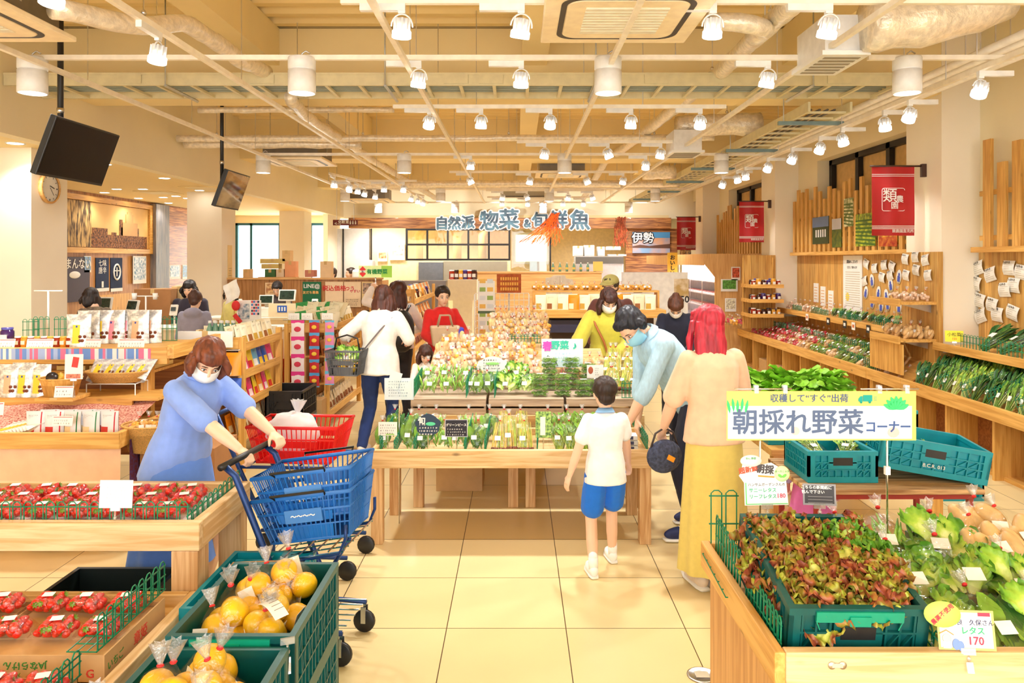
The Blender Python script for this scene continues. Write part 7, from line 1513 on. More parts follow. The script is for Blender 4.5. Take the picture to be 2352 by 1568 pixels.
while x < -2.72: wd = rg.choice((.012,.02,.03)); q.box(x, min(x+wd,-2.72), 5.556, 5.559, 1.115, 1.195, m=rg.randrange(4)); x += wd
q.build('striped_tape', cols, bs)
t = thing('draped_cloth', 'plain pink-beige cloth hanging under the lower board of the silver pouches', 'cloth'); MB().grid(lambda u, v: V((-4.6+2.08*u, 4.76+.02*sin(u*30)*v, .66-.62*v)), 60, 8).build('cloth', mat('cloth_pink', srgb(240,196,160), .9, var=.04), t)
t = thing('patterned_cloth', 'red and purple patterned cloth draped over the stand end beside the cardboard box', 'cloth'); MB().grid(lambda u, v: V((-2.495+.02*sin(u*14)*v+.01, 4.80+.8*u, .70-.55*v)), 30, 8).build('cloth', mat('cloth_pattern', srgb(150,50,60), .9, var=.6, scale=60, col2=srgb(80,60,120)), t)
t = thing('red_cloth', 'red checked cloth under the wooden bowl on the inner step', 'cloth'); MB().grid(lambda u, v: V((-3.9+1.35*u, 4.95+.45*v, .715+.16*v**.6+.006*sin(u*20))), 30, 10).build('cloth', mat('cloth_red', srgb(210,90,80), .9, var=.4, scale=90, col2=srgb(240,190,170)), t)
P_ = {}
def pch(key, **k):
    if key not in P_: P_[key] = Series(pouch('foil_pouch', seed=len(P_), **k))
    return P_[key]
SIL = (206,204,206)
def silver(i, panel): return pch('sil%d' % i, col=SIL, w=.145, h=.20, panel=panel, dots=(120,60,30), foil=True, metal=.3)
YP, PP, OP = (250,214,60), (250,160,180), (250,190,150)
for i, (px, D, pn, k, s) in enumerate(((182,5.75,0,YP,'nearest the price card, yellow label'),(232,6.0,0,YP,'taller one with yellow label in the middle'),(262,6.02,1,PP,'pink label'),(318,6.0,2,OP,'peach label near the blue card'),(205,5.95,0,YP,'half hidden behind the first yellow label'),(345,6.05,2,OP,'last one beside the green fence'),(290,6.05,1,PP,'between pink and peach labels'))):
    silver(pn, k).put('silver foil pouch on the top shelf, ' + s, (ax(px,D), D, 1.187), rnd.uniform(-.15,.15), 'silver pouches on the top shelf', 1.32 if i else 1.25)
for i, (px, s, pn, k) in enumerate(((25,'at the frame edge with peach label',2,OP),(58,'yellow label next to the wooden bowl',0,YP),(92,'yellow label touching the wooden bowl',0,YP),(40,'behind the other two',2,OP))):
    silver(pn, k).put('silver foil pouch on the inner step, ' + s, (ax(px,5.3), 5.3+.08*(i==3), .886), rnd.uniform(-.12,.12), 'silver pouches on the inner step', 1.15)
for i in range(9):
    px = 92+21*i; red = i in (0,1,2,7,8); kk = 'wr' if red else 'wg'
    pch(kk, col=(232,232,236), w=.12, h=.17, window=(200,50,40) if red else (236,210,160), stripe=(200,30,50) if red else (40,130,80)).put('white retort pouch standing on the lower board, %s from the envelope pile, %s stripe' % (ORD[i], 'red' if red else 'green'), (ax(px,4.9), 4.86+.05*(i % 2), .703), rnd.uniform(-.2,.2), 'white pouches on the lower board')
for i in range(10):
    pch('env', col=(240,236,226), w=.12, h=.16, window=(250,200,60)).put('flat white envelope of food in the fanned pile at the frame edge, %s in it' % ORD[i], (ax(2+8*i,4.9), 4.85, .704+.006*i), (-1.15, 0, -.5-.05*i), 'fanned envelopes')
for i in range(5): pch('bk%d' % (i % 2), col=SIL, w=.14, h=.19, panel=YP, dots=(120,60,30), foil=True).put('silver pouch leaning in the wicker basket, %s in it' % ORD[i], (ax(222+24*i,5.45), 5.43, 1.0-.02), (-.75,0,rnd.uniform(-.3,.1)), 'pouches in the wicker basket')
WK = mat('wicker', srgb(226,176,100), .7, var=.25, scale=120, stretch=(1,1,3), bump=.8)
def wicker(label, c, rx, ry, h, m=WK, name='wicker_basket', cat='basket'):
    t = thing(name, label, cat, c); n = 28
    MB().lathe([(.0,0),(.78,0),(1,h),(1.04,h),(1.0,h-.008),(.76,.006),(0,.006)], n, Q=Matrix.Diagonal((rx,ry,1)), cap=False).build('basket_wall', m, t); MB().tube([(rx*1.02*cos(2*pi*k/24), ry*1.02*sin(2*pi*k/24), h) for k in range(24)], .007, 6, closed=True).build('rim', m, t); return t
wicker('shallow rectangular wicker basket of silver pouches on a white wire stand', (ax(268,5.45),5.45,.97), .215, .13, .075)
t = thing('wire_stand', 'white wire stand under the wicker basket of silver pouches', 'stand'); q = MB(); x0, x1 = ax(215,5.45), ax(325,5.45)
for x in (x0, x1): q.tube([(x,5.36,.70),(x,5.36,.965),(x,5.54,.965),(x,5.54,.70)], .004, 6)
q.tube([(x0,5.36,.965),(x1,5.36,.965)], .004, 6); q.tube([(x0,5.54,.965),(x1,5.54,.965)], .004, 6); q.build('wire_frame', WHITE, t)
wicker('round wicker basket lined with cloth beside the woman in the blue shirt', (ax(345,4.95),4.95,.60), .17,.15,.17); wicker('slatted wooden bowl with two jars on a small board', (ax(140,5.2),5.2,.915), .135,.11,.12, CEDZ, 'wooden_bowl', 'bowl')
box_thing('wooden_board', 'small wooden board under the slatted bowl', 'board', ax(100,5.2), ax(186,5.2), 5.1, 5.32, .887, .913, CED)
JR[1].put('gold-lidded jar lying in the slatted wooden bowl', (ax(128,5.2), 5.2, .99), (.9,.4,0), None, 1.3); JR[2].put('second amber jar lying in the slatted wooden bowl', (ax(155,5.2), 5.22, .985), (.8,-.4,0), None, 1.2)
for i in range(4): vb('bread', i % 3, w=.12, L=.12, th=.07).put('pink wrapped treat in the round cloth-lined basket, %s in it' % ORD[i], (ax(325+13*i,4.95), 4.95, .70), (-.3,0,rnd.uniform(-1,1)), 'treats in the round basket')
box_thing('cardboard_box', 'brown cardboard box on the floor at the end of the bagged goods stand', 'carton', -2.47, -1.98, 4.9, 5.3, 0, .62, CARDD, lab=flat(240,200,110))
JR[3].put('dark blue jam jar alone at the frame edge on the top shelf', (ax(17,5.9), 5.9, 1.187), 0, None, 1.5)
for i in range(9): JR[(0,2)[i % 2]].put('small amber jar in the low row behind the price cards, %s from the frame edge' % ORD[i], (ax(38+15*i,5.72), 5.74, 1.187), 0, 'low jars on the top shelf', .9)
for px, s in ((14,'at the frame edge'),(90,'wide one beside it'),(212,'in front of the first silver pouch'),(300,'wide one below the peach labels')): pcard('red-topped white price card on the striped top shelf, '+s, (ax(px,5.62), 5.62, 1.187), .20 if s[0] == 'w' else .12, .075)
pcard('red-topped price card leaning on the slatted wooden bowl', (ax(143,5.02), 5.03, .93), .12, .075, .1); pcard('red-topped price card among the white retort pouches', (ax(141,4.75), 4.755, .80), .13, .06); pcard('tilted white price card at the frame edge over the envelopes', (ax(10,4.9), 4.78, .86), .13,.08,.3)
c = card('photo_card', 'white recipe card with red pouch picture standing above the wooden bowl', 'card', (ax(172,5.12), 5.10, .92), R(4), .12, .17, PAPER, [], clip=.12, tilt=-.05); MB().ob((.01,-.002,.235), (.04,.002,.07), (0,.15,0)).build('picture', mat('pic_red', srgb(220,50,40), .5, var=.3), c); MB().box(-.05,.045,-.002,0,.125,.155).build('lower_strip', mat('pic_mix', srgb(230,120,90), .5, var=.5, scale=60), c)
for i, (px, s) in enumerate(((60,'beside the clock column'),(84,'second beside the column'),(132,'behind the first silver pouch'),(355,'nearest the blue skirted shopper'))): divider('green loop divider at the back of the top shelf, '+s, (ax(px,6.2), 6.15, 1.187), (ax(px,6.2)+.11 if i < 3 else ax(px,6.2)+.19, 6.2, 1.187), .20 if i else .18, .035)
for i in range(3): box_thing('flat_carton', 'flat cream carton on the inner shelf under the striped tape, %s of the row' % ORD[i], 'carton', -3.52+.25*i, -3.30+.25*i, 5.72, 6.1, 1.011, 1.045, flat(250,226,150), 'flat cartons')
# T stands
for px, D, y0, s in ((111,6.3,668,'bare white T-shaped rod stand in front of the clock column'),(335,7.2,680,'white T-shaped stand with cups near the cardboard boxes')):
    t = thing('card_stand', s, 'stand'); x = ax(px,D); z = az(y0,D); MB().tube([(x,D,1.187 if D < 6.5 else 0),(x,D,z)], .008, 8).build('rod', WHITE, t); MB().tube([(x-.12,D,z),(x+.12,D,z)], .006, 8).build('cross_rod', WHITE, t)
    if D > 7: MB().lathe([(.02,0),(.024,.06),(.0,.06)], 12, (x-.1,D-.02,z-.03)).lathe([(.02,0),(.024,.06),(.0,.06)], 12, (x+.1,D-.02,z-.03)).build('cup', WHITE, t)
# snack gondolas
def gondola(label, x0, x1, y0, y1, top, levels, cols):
    t = thing('snack_gondola', label, 'display shelf')
    for x in (x0, x1-.05):
        for y in (y0, y1-.05): MB().box(x, x+.05, y, y+.05, 0, top).build('post', CEDZ, t)
    MB().box(x0+.2, x0+.22, y0+.05, y1-.05, .1, top-.05).build('spine_panel', VEN, t)
    for z in levels: MB().box(x0+.051, x1-.02, y0+.051, y1-.051, z-.02, z).box(x1-.019, x1+.0, y0+.051, y1-.051, z-.04, z+.03).build('shelf_board', CEDY, t)
    MB().box(x0+.051, x1-.051, y0, y0+.03, top-.10, top).build('top_rail', CED, t); return t
SNK = [dict(col=(40,90,200),panel=None,window=(250,210,60)), dict(col=(250,150,30),window=(255,240,200)), dict(col=(236,60,130),window=(255,236,240)), dict(col=(110,190,240),window=(255,255,255)), dict(col=(250,220,50),window=(220,60,40)), dict(col=(60,160,90),window=(250,240,210)), dict(col=(246,240,214),window=(200,160,60)), dict(col=(240,226,190),window=(150,90,40)), dict(col=(200,120,60),window=(120,50,30))]
def snack(i): return pch('sn%d' % i, w=.13, h=.17, cat='snack bag', **SNK[i]) if 0 else pch('sn%d' % i, w=.13, h=.17, **SNK[i])
def fillside(tag_, x, y0, y1, levels, pal, rows=1, tilt=0, sc=1.0):
    for li, z in enumerate(levels):
        n = int((y1-y0-.1)/.135)
        for r_ in range(rows):
            for k in range(n):
                snack(pal[li][(k*2+r_) % len(pal[li])]).put('food pouch of %s, shelf %s from the floor, %s place %s row' % (tag_, ORD[li], ORD[k], ('front','rear')[r_]), (x-.06-.08*r_, y0+.12+.135*k, z+.001), (-.2-tilt,0,R(90)+rnd.uniform(-.15,.15)), 'pouches of '+tag_, sc)
gondola('cedar snack gondola behind the woman in the blue shirt', -2.92, -2.37, 6.5, 7.55, 1.18, (.32,.60,.86,1.10), None)
fillside('the near snack gondola', -2.39, 6.5, 7.55, (.32,.60,.86,1.10), ((7,1),(4,2,1),(0,3,2,0,4),(6,7,6)), 2)
for r_ in range(2):
    for k in range(4):
        snack((0,1,3,1)[(k+r_) % 4]).put('hanging snack pouch on the end of the near gondola, %s row, %s across' % (('upper','lower')[r_], ORD[k]), (-2.84+.13*k, 6.45, .86-.22*r_), (-.05,0,0), 'hanging pouches of the near gondola', 1.15)
t = thing('hook_rail', 'metal hook rail carrying the pouches on the near gondola end', 'rail'); MB().tube([(-2.90,6.46,1.075),(-2.39,6.46,1.075)], .005, 6).tube([(-2.90,6.46,.855),(-2.39,6.46,.855)], .005, 6).build('rod', STEEL, t)
box_thing('white_signboard', 'white letter board along the top of the near gondola', 'board', -2.92, -2.45, 6.44, 6.46, 1.10, 1.24, PAPER)
gondola('cedar gondola with hanging candy strips on its end', -2.55, -2.06, 8.2, 9.9, 1.16, (.16,.50,.80,1.10), None)
fillside('the candy strip gondola', -2.08, 8.2, 9.9, (.16,.50,.80,1.10), ((7,6),(8,7),(8,8,6),(6,7,6,7)), 2)
for r_ in range(3):
    for k in range(8): snack((6,7,5,6)[(k+r_) % 4]).put('cream food pouch heaped on the candy gondola top, %s row, %s across' % (ORD[r_], ORD[k]), (-2.5+.06*k, 8.35+.18*r_, 1.11+.04*r_), (-.4,rnd.uniform(-.2,.2),rnd.uniform(-.5,.5)), 'heaped cream pouches', 1.1)
STC = [((236,60,150),(250,240,244)), ((90,170,230),(200,40,50)), ((110,200,240),(240,150,200))]
for s_ in range(3):
    a, b = STC[s_]; t = thing('candy_packet', 'x', 'candy packet'); MB().grid(lambda u, v: V(((u-.5)*(.145,.11,.10)[s_]*(1-.06*sin(pi*v)), -.012*sin(pi*u)*sin(pi*v), v*(.19,.145,.14)[s_])), 6, 6).build('packet', flat(*b), t)
    w_ = (.145,.11,.10)[s_]; h_ = (.19,.145,.14)[s_]; MB().box(-w_*.5,w_*.5,-.004,0,h_*.84,h_).box(-w_*.5,w_*.5,-.004,0,0,h_*.08).build('band_print', flat(*a), t); MB().ell((0,-.014,h_*.5), (w_*.26,.003,w_*.2), nu=10, nv=6).build('emblem', flat(220,60,90) if s_ == 0 else flat(250,210,70), t)
    S_ = Series(t)
    for k in range((4,5,5)[s_]): S_.put('%s candy packet, %s down the hanging strip' % (('pink and white','red and blue','light blue and pink')[s_], ORD[k]), (ax((684,722,757)[s_],8.12), 8.12, 1.20-h_*(k+1)), rnd.uniform(-.08,.08), 'candy strip %s' % ('nearest the red crate','in the middle','by the post')[s_])
for i, px in enumerate((675,705,752)): pcard('white price card over the candy strips, %s from the register side' % ORD[i], (ax(px,8.1), 8.10, 1.21), .12, .07, 0, 0, False, 'cards over the candy strips')
MB_ = thing('strip_rail', 'thin rail from which the candy strips hang', 'rail'); MB().tube([(-2.54,8.125,1.205),(-2.07,8.125,1.205)], .005, 6).build('rod', STEEL, MB_)
for i, (x0,x1,z0,z1) in enumerate(((-2.33,-2.08,0,.36),(-2.50,-2.35,0,.30))): box_thing('cardboard_box', 'cardboard box standing on the floor before the candy gondola, %s of the two' % ('larger','smaller')[i], 'carton', x0, x1, 7.98, 8.18, z0, z1, CARD)
fb = crate(BLACK, .36, .5, .3, label='black folded crate by the candy gondola foot', latch=None); fb.location = (ax(670,7.4), 7.4, .30); fb2 = crate(TURQ, .36, .5, .3, label='turquoise crate under the black crate by the candy gondola', latch=None); fb2.location = (ax(670,7.4), 7.4, 0)
t = thing('red_basket_pile', 'nested red shopping baskets on the floor between the snack gondolas', 'basket'); t.location = (ax(655,9.2), 9.2, 0); mb = MB()
for k in range(9): mb.M = Matrix.Translation((0,0,.07*k)); mb.lathe([(.15,0),(.19,.10),(.195,.10)], 4, Q=Matrix.Rotation(R(45),3,'Z'), cap=False)
mb.build('nested_baskets', mat('basket_red', (0,)*3), t)
# farther shelf by the reaching woman
gondola('tall cedar shelf of chips and tea that the woman with the backpack reaches into', -2.05, -1.42, 10.4, 13.0, 1.45, (.3,.62,.95,1.28), None)
fillside('the tall chips shelf', -1.44, 10.4, 13.0, (.3,.62,.95,1.28), ((6,7),(8,7),(8,1,6),(7,6,1)), 1, 0, 1.25)
for k in range(12): JR[(k*3) % 4].put('bottle or jar on top of the tall chips shelf, %s along' % ORD[k], (-1.52-.05*(k % 3), 10.6+.19*k, 1.281), 0, 'jars on the chips shelf', (2.0, 2.0, 1.6+.3*(k % 3)))
c = thing('organic_sign', 'green striped sign with red diamonds and green lettering above the chips shelf', 'sign', (ax(862,12.2), 12.2, az(637,12.2))); MB().box(-.27,.27,0,.02,0,.19).build('board', flat(216,232,160), c); MB().box(.10,.27,-.003,0,0,.19).build('side_stripe', flat(150,200,70), c); MB().ob((-.205,-.004,.13), (.075,.004,.075), (0,R(45),0)).ob((-.205,-.004,.06), (.075,.004,.075), (0,R(45),0)).build('diamonds', flat(210,40,40), c); text('有機', .045, PAPER, c, (-.205,-.009,.095), bold=.0); MB().tube([(0,.03,.1),(0,.03,-.29)], .012, 6).build('pole', STEEL, c); text('有機野菜', .085, flat(30,130,60), c, (.03,-.006,.09), bold=.003)
# register counters and their equipment
ct_ = thing('register_counter', 'long pale register counter in front of the mural wall', 'counter'); MB().box(-5.0, -2.9, 9.15, 9.55, 0, 1.0).build('counter_body', flat(236,214,176), ct_); MB().box(-5.02,-2.88,9.12,9.58,1.0,1.03).build('counter_top', flat(250,240,220), ct_)
ct_ = thing('register_counter', 'second pale register counter before the poster partition', 'counter'); MB().box(-4.6, -2.7, 11.0, 11.45, 0, .98).build('counter_body', flat(236,214,176), ct_); MB().box(-4.62,-2.68,10.97,11.48,.98,1.01).build('counter_top', flat(250,240,220), ct_)
def register(label, px, py, D, rz, sc=1.0):
    t = thing('cash_register', label, 'cash register', (ax(px,D), D, 1.031 if D < 10 else 1.011), rz); MB().box(-.16*sc,.16*sc,0,.3,0,.14).build('drawer_unit', flat(230,222,206), t, bevel=.01); MB().box(-.03,.03,.1,.14,.14,.25).build('stem', flat(210,200,184), t)
    MB().ob((0,.08,.32*sc), (.26*sc,.03,.17*sc), (R(-15),0,0)).build('monitor', flat(226,220,208), t, bevel=.006); MB().ob((0,.062,.325*sc), (.22*sc,.004,.13*sc), (R(-15),0,0)).build('display', mat('lcd_dark', srgb(30,50,40), .2, var=.4, scale=40), t); return t
register('cash register with dark green display near the patterned blouse', 228, 695, 9.2, .0, .9); register('cash register with blue-grey touch screen turned sideways', 292, 712, 9.3, -.5, .8); register('small cash register display by the paper flags', 609, 690, 11.1, .1, .8); register('cash register behind the blue pictogram sign', 655, 700, 11.1, -.1)
c = thing('pictogram_sign', 'blue pictogram notice taped on the beige register back', 'sign', (ax(648,10.95), 10.95, 1.02)); MB().box(-.20,.20,0,.02,0,.20).build('back_panel', flat(240,222,186), c); MB().box(-.07,.07,-.003,0,.07,.17).build('notice', flat(30,90,190), c); MB().box(-.05,-.03,-.005,-.003,.09,.15).box(-.01,.01,-.005,-.003,.09,.15).box(.03,.05,-.005,-.003,.09,.15).build('figures', PAPER, c)
c = thing('colour_chart', 'white calculator-like panel with coloured square buttons by the registers', 'sign', (ax(572,8.75), 8.74, az(738,8.9))); MB().box(-.14,.14,0,.02,0,.26).build('panel', STK, c); MB().tube([(0,.03,.1),(0,.03,-.21)], .012, 6).build('stand', STEEL, c); cl = [flat(220,60,80), flat(60,120,200), flat(240,160,180), flat(40,60,90)]
q = MB()
for i in range(4):
    for j in range(5): q.box(.03+.024*i,.05+.024*i,-.003,0,.23-.035*j,.255-.035*j, m=(i+j) % 4)
q.build('buttons', cl, c); MB().box(-.12,.01,-.003,0,.04,.22).build('picture_area', mat('pic_blue', srgb(90,170,220), .5, var=.6, scale=20, col2=srgb(240,240,240)), c)
q2 = thing('promo_flag', 'paper flag with fish drawing and red ribbon above the registers', 'flag', (ax(538,8.7), 8.7, az(735,8.7))); MB().grid(lambda u, v: V((-.11+.16*u+.02*sin(v*5), .02*sin(u*6), .18+.22*v+.08*u)), 6, 6).build('paper', STK, q2); MB().tube([(0,0,-.05),(.0,0,.2)], .006, 6).build('stick', CEDZ, q2); MB().ell((.03,-.03,.17), (.05,.02,.06)).ob((.05,-.03,.02), (.12,.01,.05), (0,.9,0)).build('ribbon', flat(214,40,40), q2); t = q2
for i in range(9):
    snack((6,7,4,3)[i % 4]).put('small packet standing among the register clutter, %s from the snack shelf' % ORD[i], (ax(480+18*i,8.6), 8.6+.06*(i % 2), .93), rnd.uniform(-.4,.4), 'packets in front of the registers', 1.0)
t = thing('clutter_shelf', 'low cedar display shelf carrying small packets in front of the registers', 'shelf'); MB().box(-3.75,-2.75,8.45,8.8,.90,.929).build('shelf_board', CED, t); MB().box(-3.75,-3.70,8.45,8.8,0,.90).box(-2.80,-2.75,8.45,8.8,0,.90).build('side_panel', CEDZ, t); MB().box(-3.7,-2.8,8.46,8.48,.5,.9).build('front_panel', VENX, t)
# cardboard boxes near the register
box_thing('cardboard_box', 'big open brown carton stacked by the registers', 'carton', ax(308,9.9), ax(392,9.9), 9.9, 10.3, .72, 1.32+.15, CARDD); box_thing('cardboard_box', 'taller brown carton under the open one by the registers', 'carton', ax(310,9.9), ax(395,9.9), 9.88, 10.3, 0, .71, CARD); box_thing('cardboard_box', 'paler carton with open flap beside the big brown carton', 'carton', ax(394,10.1), ax(412,10.1)+.1, 10.1, 10.4, 0, 1.50, flat(236,206,150))
# mural and wall things on the panelled wall
def wallp(px0, px1, py0, py1, dx=0):
    X = -7.4+dx; Da, Db = -X*FP/(CX-px0), -X*FP/(CX-px1); Dm = (Da+Db)/2; return X, Da, Db, az(py1,Db), az(py0,Db)
t = thing('mural_print', 'sepia wall print of a fortress tower by the sea over the registers', 'mural'); X, a, b, z0, z1 = wallp(150, 338, 470, 573); z1 = 2.86; z0 = 2.08
MB().box(X, X+.02, a, b, z0, z1).build('print_board', mat('sepia_sky', srgb(244,200,124), .6, var=.12, scale=1.2), t)
SEP = flat(150,92,44); SEPD = mat('sepia_dark', srgb(84,46,22), .7, var=.5, scale=30, col2=srgb(170,110,60)); q = MB(); L_ = b-a
q.box(X+.021,X+.024,a,a+L_*.26,z0,z1); q.build('palm_print', mat('sepia_palm', srgb(90,52,26), .7, var=.6, scale=9, stretch=(1,3,.6), col2=srgb(230,190,120)), t)
q = MB()
for (u0,u1,v0,v1) in ((.26,.98,.0,.30),(.27,.45,.30,.44),(.62,.86,.30,.50),(.60,.64,.30,.68),(.50,.56,.30,.36)): q.box(X+.021,X+.026,a+L_*u0,a+L_*u1,z0+(z1-z0)*v0,z0+(z1-z0)*v1)
for k in range(16): q.box(X+.026,X+.03,a+L_*(.28+.042*k),a+L_*(.298+.042*k),z0+(z1-z0)*.09,z0+(z1-z0)*.15)
q.build('fortress_print', SEPD, t); q = MB(); q.box(X+.024,X+.03,a+L_*.64,a+L_*.84,z0+(z1-z0)*.3,z0+(z1-z0)*.62).box(X+.026,X+.032,a+L_*.68,a+L_*.78,z0+(z1-z0)*.6,z0+(z1-z0)*.82).box(X+.026,X+.032,a+L_*.70,a+L_*.76,z0+(z1-z0)*.82,z0+(z1-z0)*.88).build('tower_print', flat(214,164,100), t)
q = MB(); q.box(X,X+.06,a-.1,b+.15,z0-.10,z0-.01).box(X,X+.06,a-.1,b+.15,z1+.01,z1+.10).box(X,X+.06,b+.01,b+.15,z0-.01,z1+.01).build('timber_frame', CEDY, t)
t = thing('grey_post', 'blue-grey stained timber post at the edge of the mural', 'post'); X, a, b, z0, z1 = wallp(345, 376, 0, 0); MB().box(X+.002, X+.12, a, b, .0, 2.99).build('timber', wood('greyblue', srgb(150,140,130), srgb(100,96,100), 'z'), t)
t = thing('plank_panel', 'warm rustic plank panel between the grey post and the second column', 'wall panel'); X, a, b, z0, z1 = wallp(378, 440, 0, 580); MB().box(X+.002, X+.03, a, b+1.5, 0.1, 2.99).build('planks', wood('rustic_y', srgb(226,160,90), srgb(160,94,44), 'y', plank=.16), t)
NAVY = mat('navy_cloth', srgb(22,40,76), .8, var=.1)
def wallthing(name, label, cat, px0, px1, py0, py1, m, dx=.03, th=.01):
    X, a, b, z0, z1 = wallp(px0, px1, py0, py1, dx); t = thing(name, label, cat, (X, (a+b)/2, z0)); MB().box(0, th, -(b-a)/2, (b-a)/2, 0, z1-z0).build('sheet', m, t); return t, (b-a)/2, z1-z0, th
t, w_, h_, th = wallthing('dark_sign', 'dark shop sign with white curly lettering left of the navy banners', 'sign', 151, 205, 590, 690, flat(66,52,66)); text('まんない', .19, PAPER, t, (th+.003, 0, h_*.83), (R(90),0,R(90)), bold=.003); q = MB(); q.ell((th, -.1, h_*.6), (.01,.16,.06)); q.build('white_oval', PAPER, t)
for i, (a, b, s) in enumerate(((219,249,'with a small pale crest and text'),(253,280,'with a round white emblem'))):
    t, w_, h_, th = wallthing('noren_banner', 'navy hanging cloth banner %s' % s, 'banner', a, b, 592, 668, NAVY, .004); q = MB(); q.box(th,th+.004,-w_,w_,0,.06); q.build('white_hem', PAPER, t)
    if i: q = MB(); q.tube([(th+.006,.11*cos(2*pi*k/16),h_*.58+.14*sin(2*pi*k/16)) for k in range(16)], .018, 5, closed=True).box(th+.002,th+.01,-.012,.012,h_*.45,h_*.72).box(th+.002,th+.01,-.1,.1,h_*.6,h_*.63); q.build('emblem', PAPER, t)
    else: text('七味\n唐辛', .13, PAPER, t, (th+.003,0,h_*.72), (R(90),0,R(90))); MB().box(th,th+.004,-.03,.03,h_*.12,h_*.3).build('emblem', PAPER, t)
for a, b, c0, c1, mm, s in ((305,335,588,650,mat('pic_blue', (0,)*3),'blue castle tourism poster right of the navy banners'),(192,208,588,625,mat('pic_field', srgb(150,150,90), .5, var=.5, scale=20, col2=srgb(120,160,210)),'small landscape poster between dark sign and navy banner'),(388,412,608,640,mat('pic_blue', (0,)*3),'framed seaside poster beyond the grey post'),(418,432,608,640,mat('pic_field', (0,)*3),'framed mountain poster near the second column')):
    t, w_, h_, th = wallthing('tourism_poster', s, 'poster', a, b, c0, c1, PAPER); MB().box(th,th+.003,-w_*.88,w_*.88,h_*.14,h_*.95).build('picture_area', mm, t)
t, w_, h_, th = wallthing('sliding_shelf', 'brown panelled counter front below the navy banners', 'panel', 210, 300, 672, 760, CEDZ, .0, .02)
# partition with posters and what stands on it
pt = thing('poster_partition', 'long veneer partition carrying a row of posters behind the registers', 'partition panel'); MB().box(-5.05, -2.35, 13.0, 13.06, 0, 1.52).build('veneer_panel', wood('veneer_part', srgb(206,150,92), srgb(172,116,62), 'z', knots=False, plank=.3), pt); MB().box(-5.07,-2.33,12.97,13.09,1.52,1.55).build('top_cap', VENX, pt)
def poster(label, px0, px1, py0, py1, D, base, items, pic=None, name='poster'):
    x0, x1, z0, z1 = ax(px0,D), ax(px1,D), az(py1,D), az(py0,D); t = thing(name, label, 'poster', ((x0+x1)/2, D, z0)); W, Hh = (x1-x0)/2, z1-z0; MB().box(-W,W,0,.008,0,Hh).build('sheet', base, t)
    if pic: MB().box(-W*.85,W*.85,-.002,0,Hh*pic[1],Hh*pic[2]).build('picture_area', pic[0], t)
    for s, sz, m_, x, z in items: text(s, sz*Hh, m_, t, (x*W, -.004, z*Hh), bold=sz*Hh*.02)
    scrib(4, W*1.5, INK, random.Random(len(label)), t, Hh*.30, Hh*.07, y=-.003, th=.004); return t
GP = flat(20,110,70); BE = flat(240,214,176)
poster('green LINE@ poster on the partition', 637, 679, 647, 720, 12.97, GP, [('LINE@', .17, PAPER, 0, .86), ('友だち募集', .10, flat(250,200,120), -.1, .66)]).location.x = ax(716,12.97)
poster('beige poster announcing tax-included prices in red', 747, 788, 647, 712, 12.97, BE, [('税込価格', .21, flat(214,40,40), 0, .76)]); poster('beige poster with fish drawings and red lettering', 790, 829, 647, 705, 12.97, BE, [('つう', .2, flat(214,40,60), -.3, .72), ('やすい', .14, flat(214,60,90), .3, .62)])
poster('poster with a dark round dish photograph beside the fish poster', 831, 857, 647, 702, 12.97, flat(230,200,140), [], (mat('pic_dish', srgb(60,50,50), .4, var=.6, scale=14, col2=srgb(220,180,150)), .5, .95)); poster('orange food poster behind the bowing clerk', 609, 640, 649, 690, 12.97, BE, [], (mat('pic_food', srgb(220,110,60), .4, var=.5, scale=14, col2=srgb(250,220,160)), .4, .95)); poster('dark menu board below the dish poster', 836, 858, 712, 760, 12.97, flat(50,44,44), [])
poster('tall beige chart with tiny figures on the second column', 519, 545, 562, 640, 12.74, flat(244,214,150), [])
q = [o for o in bpy.data.objects if o.get('label', '').startswith('tall beige chart')][0]; q.location = (-5.02, 13.10, q.location.z); q.rotation_euler = (0, 0, R(90))
for i, (a, b, c0, c1, mm, s) in enumerate(((597,655,594,605,flat(220,196,120),'olive flat carton on the carton pile'),(600,640,606,617,flat(214,190,110),'second flat carton of the pile'),(608,632,618,636,flat(60,110,60),'green box of the carton pile'),(634,652,618,636,flat(230,210,180),'white patterned box of the pile'),(654,678,600,636,flat(240,170,120),'striped orange box of the pile'),(592,680,636,644,VENX,'wooden tray under the carton pile'),(558,572,618,640,flat(232,190,130),'small framed card by the window'),(700,722,620,636,flat(200,130,110),'tilted product box right of the pile'),(735,760,600,640,flat(240,214,170),'pale folded menu behind the man with blue collar'),(648,666,575,600,flat(226,190,130),'upright tan box against the third column'))):
    D = 13.35; box_thing('product_carton', s, 'carton', ax(a,D), ax(b,D), D, D+.2, az(c1,D), az(c0,D), mm)
st_ = thing('back_counter', 'veneer counter right behind the poster partition', 'counter'); MB().box(-5.05,-2.4,13.07,14.0,0,az(644.5,13.35)).build('counter_body', VENX, st_)
# toilet sign
c = thing('direction_sign', 'dark red hanging sign pointing to the restroom', 'sign', (ax(793,17.5), 17.5, az(511,17.5))); MB().box(-.29,.29,0,.03,-.065,.065).build('board', flat(110,36,36), c); text('化粧室', .085, PAPER, c, (-.04,-.004,.01), bold=.002); q = MB(); q.tube([(-.20,-.004,-.045),(-.25,-.004,-.02),(-.20,-.004,.005)], .006, 4).tube([(-.25,-.004,-.02),(-.1,-.004,-.045)], .004, 4)
for x in (.12,.18,.24): q.ell((x,-.004,.035),(.012,.003,.012)).box(x-.015,x+.015,-.006,-.001,-.04,.02)
q.build('pictograms', PAPER, c); MB().tube([(-.2,.015,.065),(-.2,.015,LZ-az(511,17.5)-.0+1.2)], .006, 6).tube([(.2,.015,.065),(.2,.015,1.3)], .006, 6).build('hanger_rod', STEEL, c)
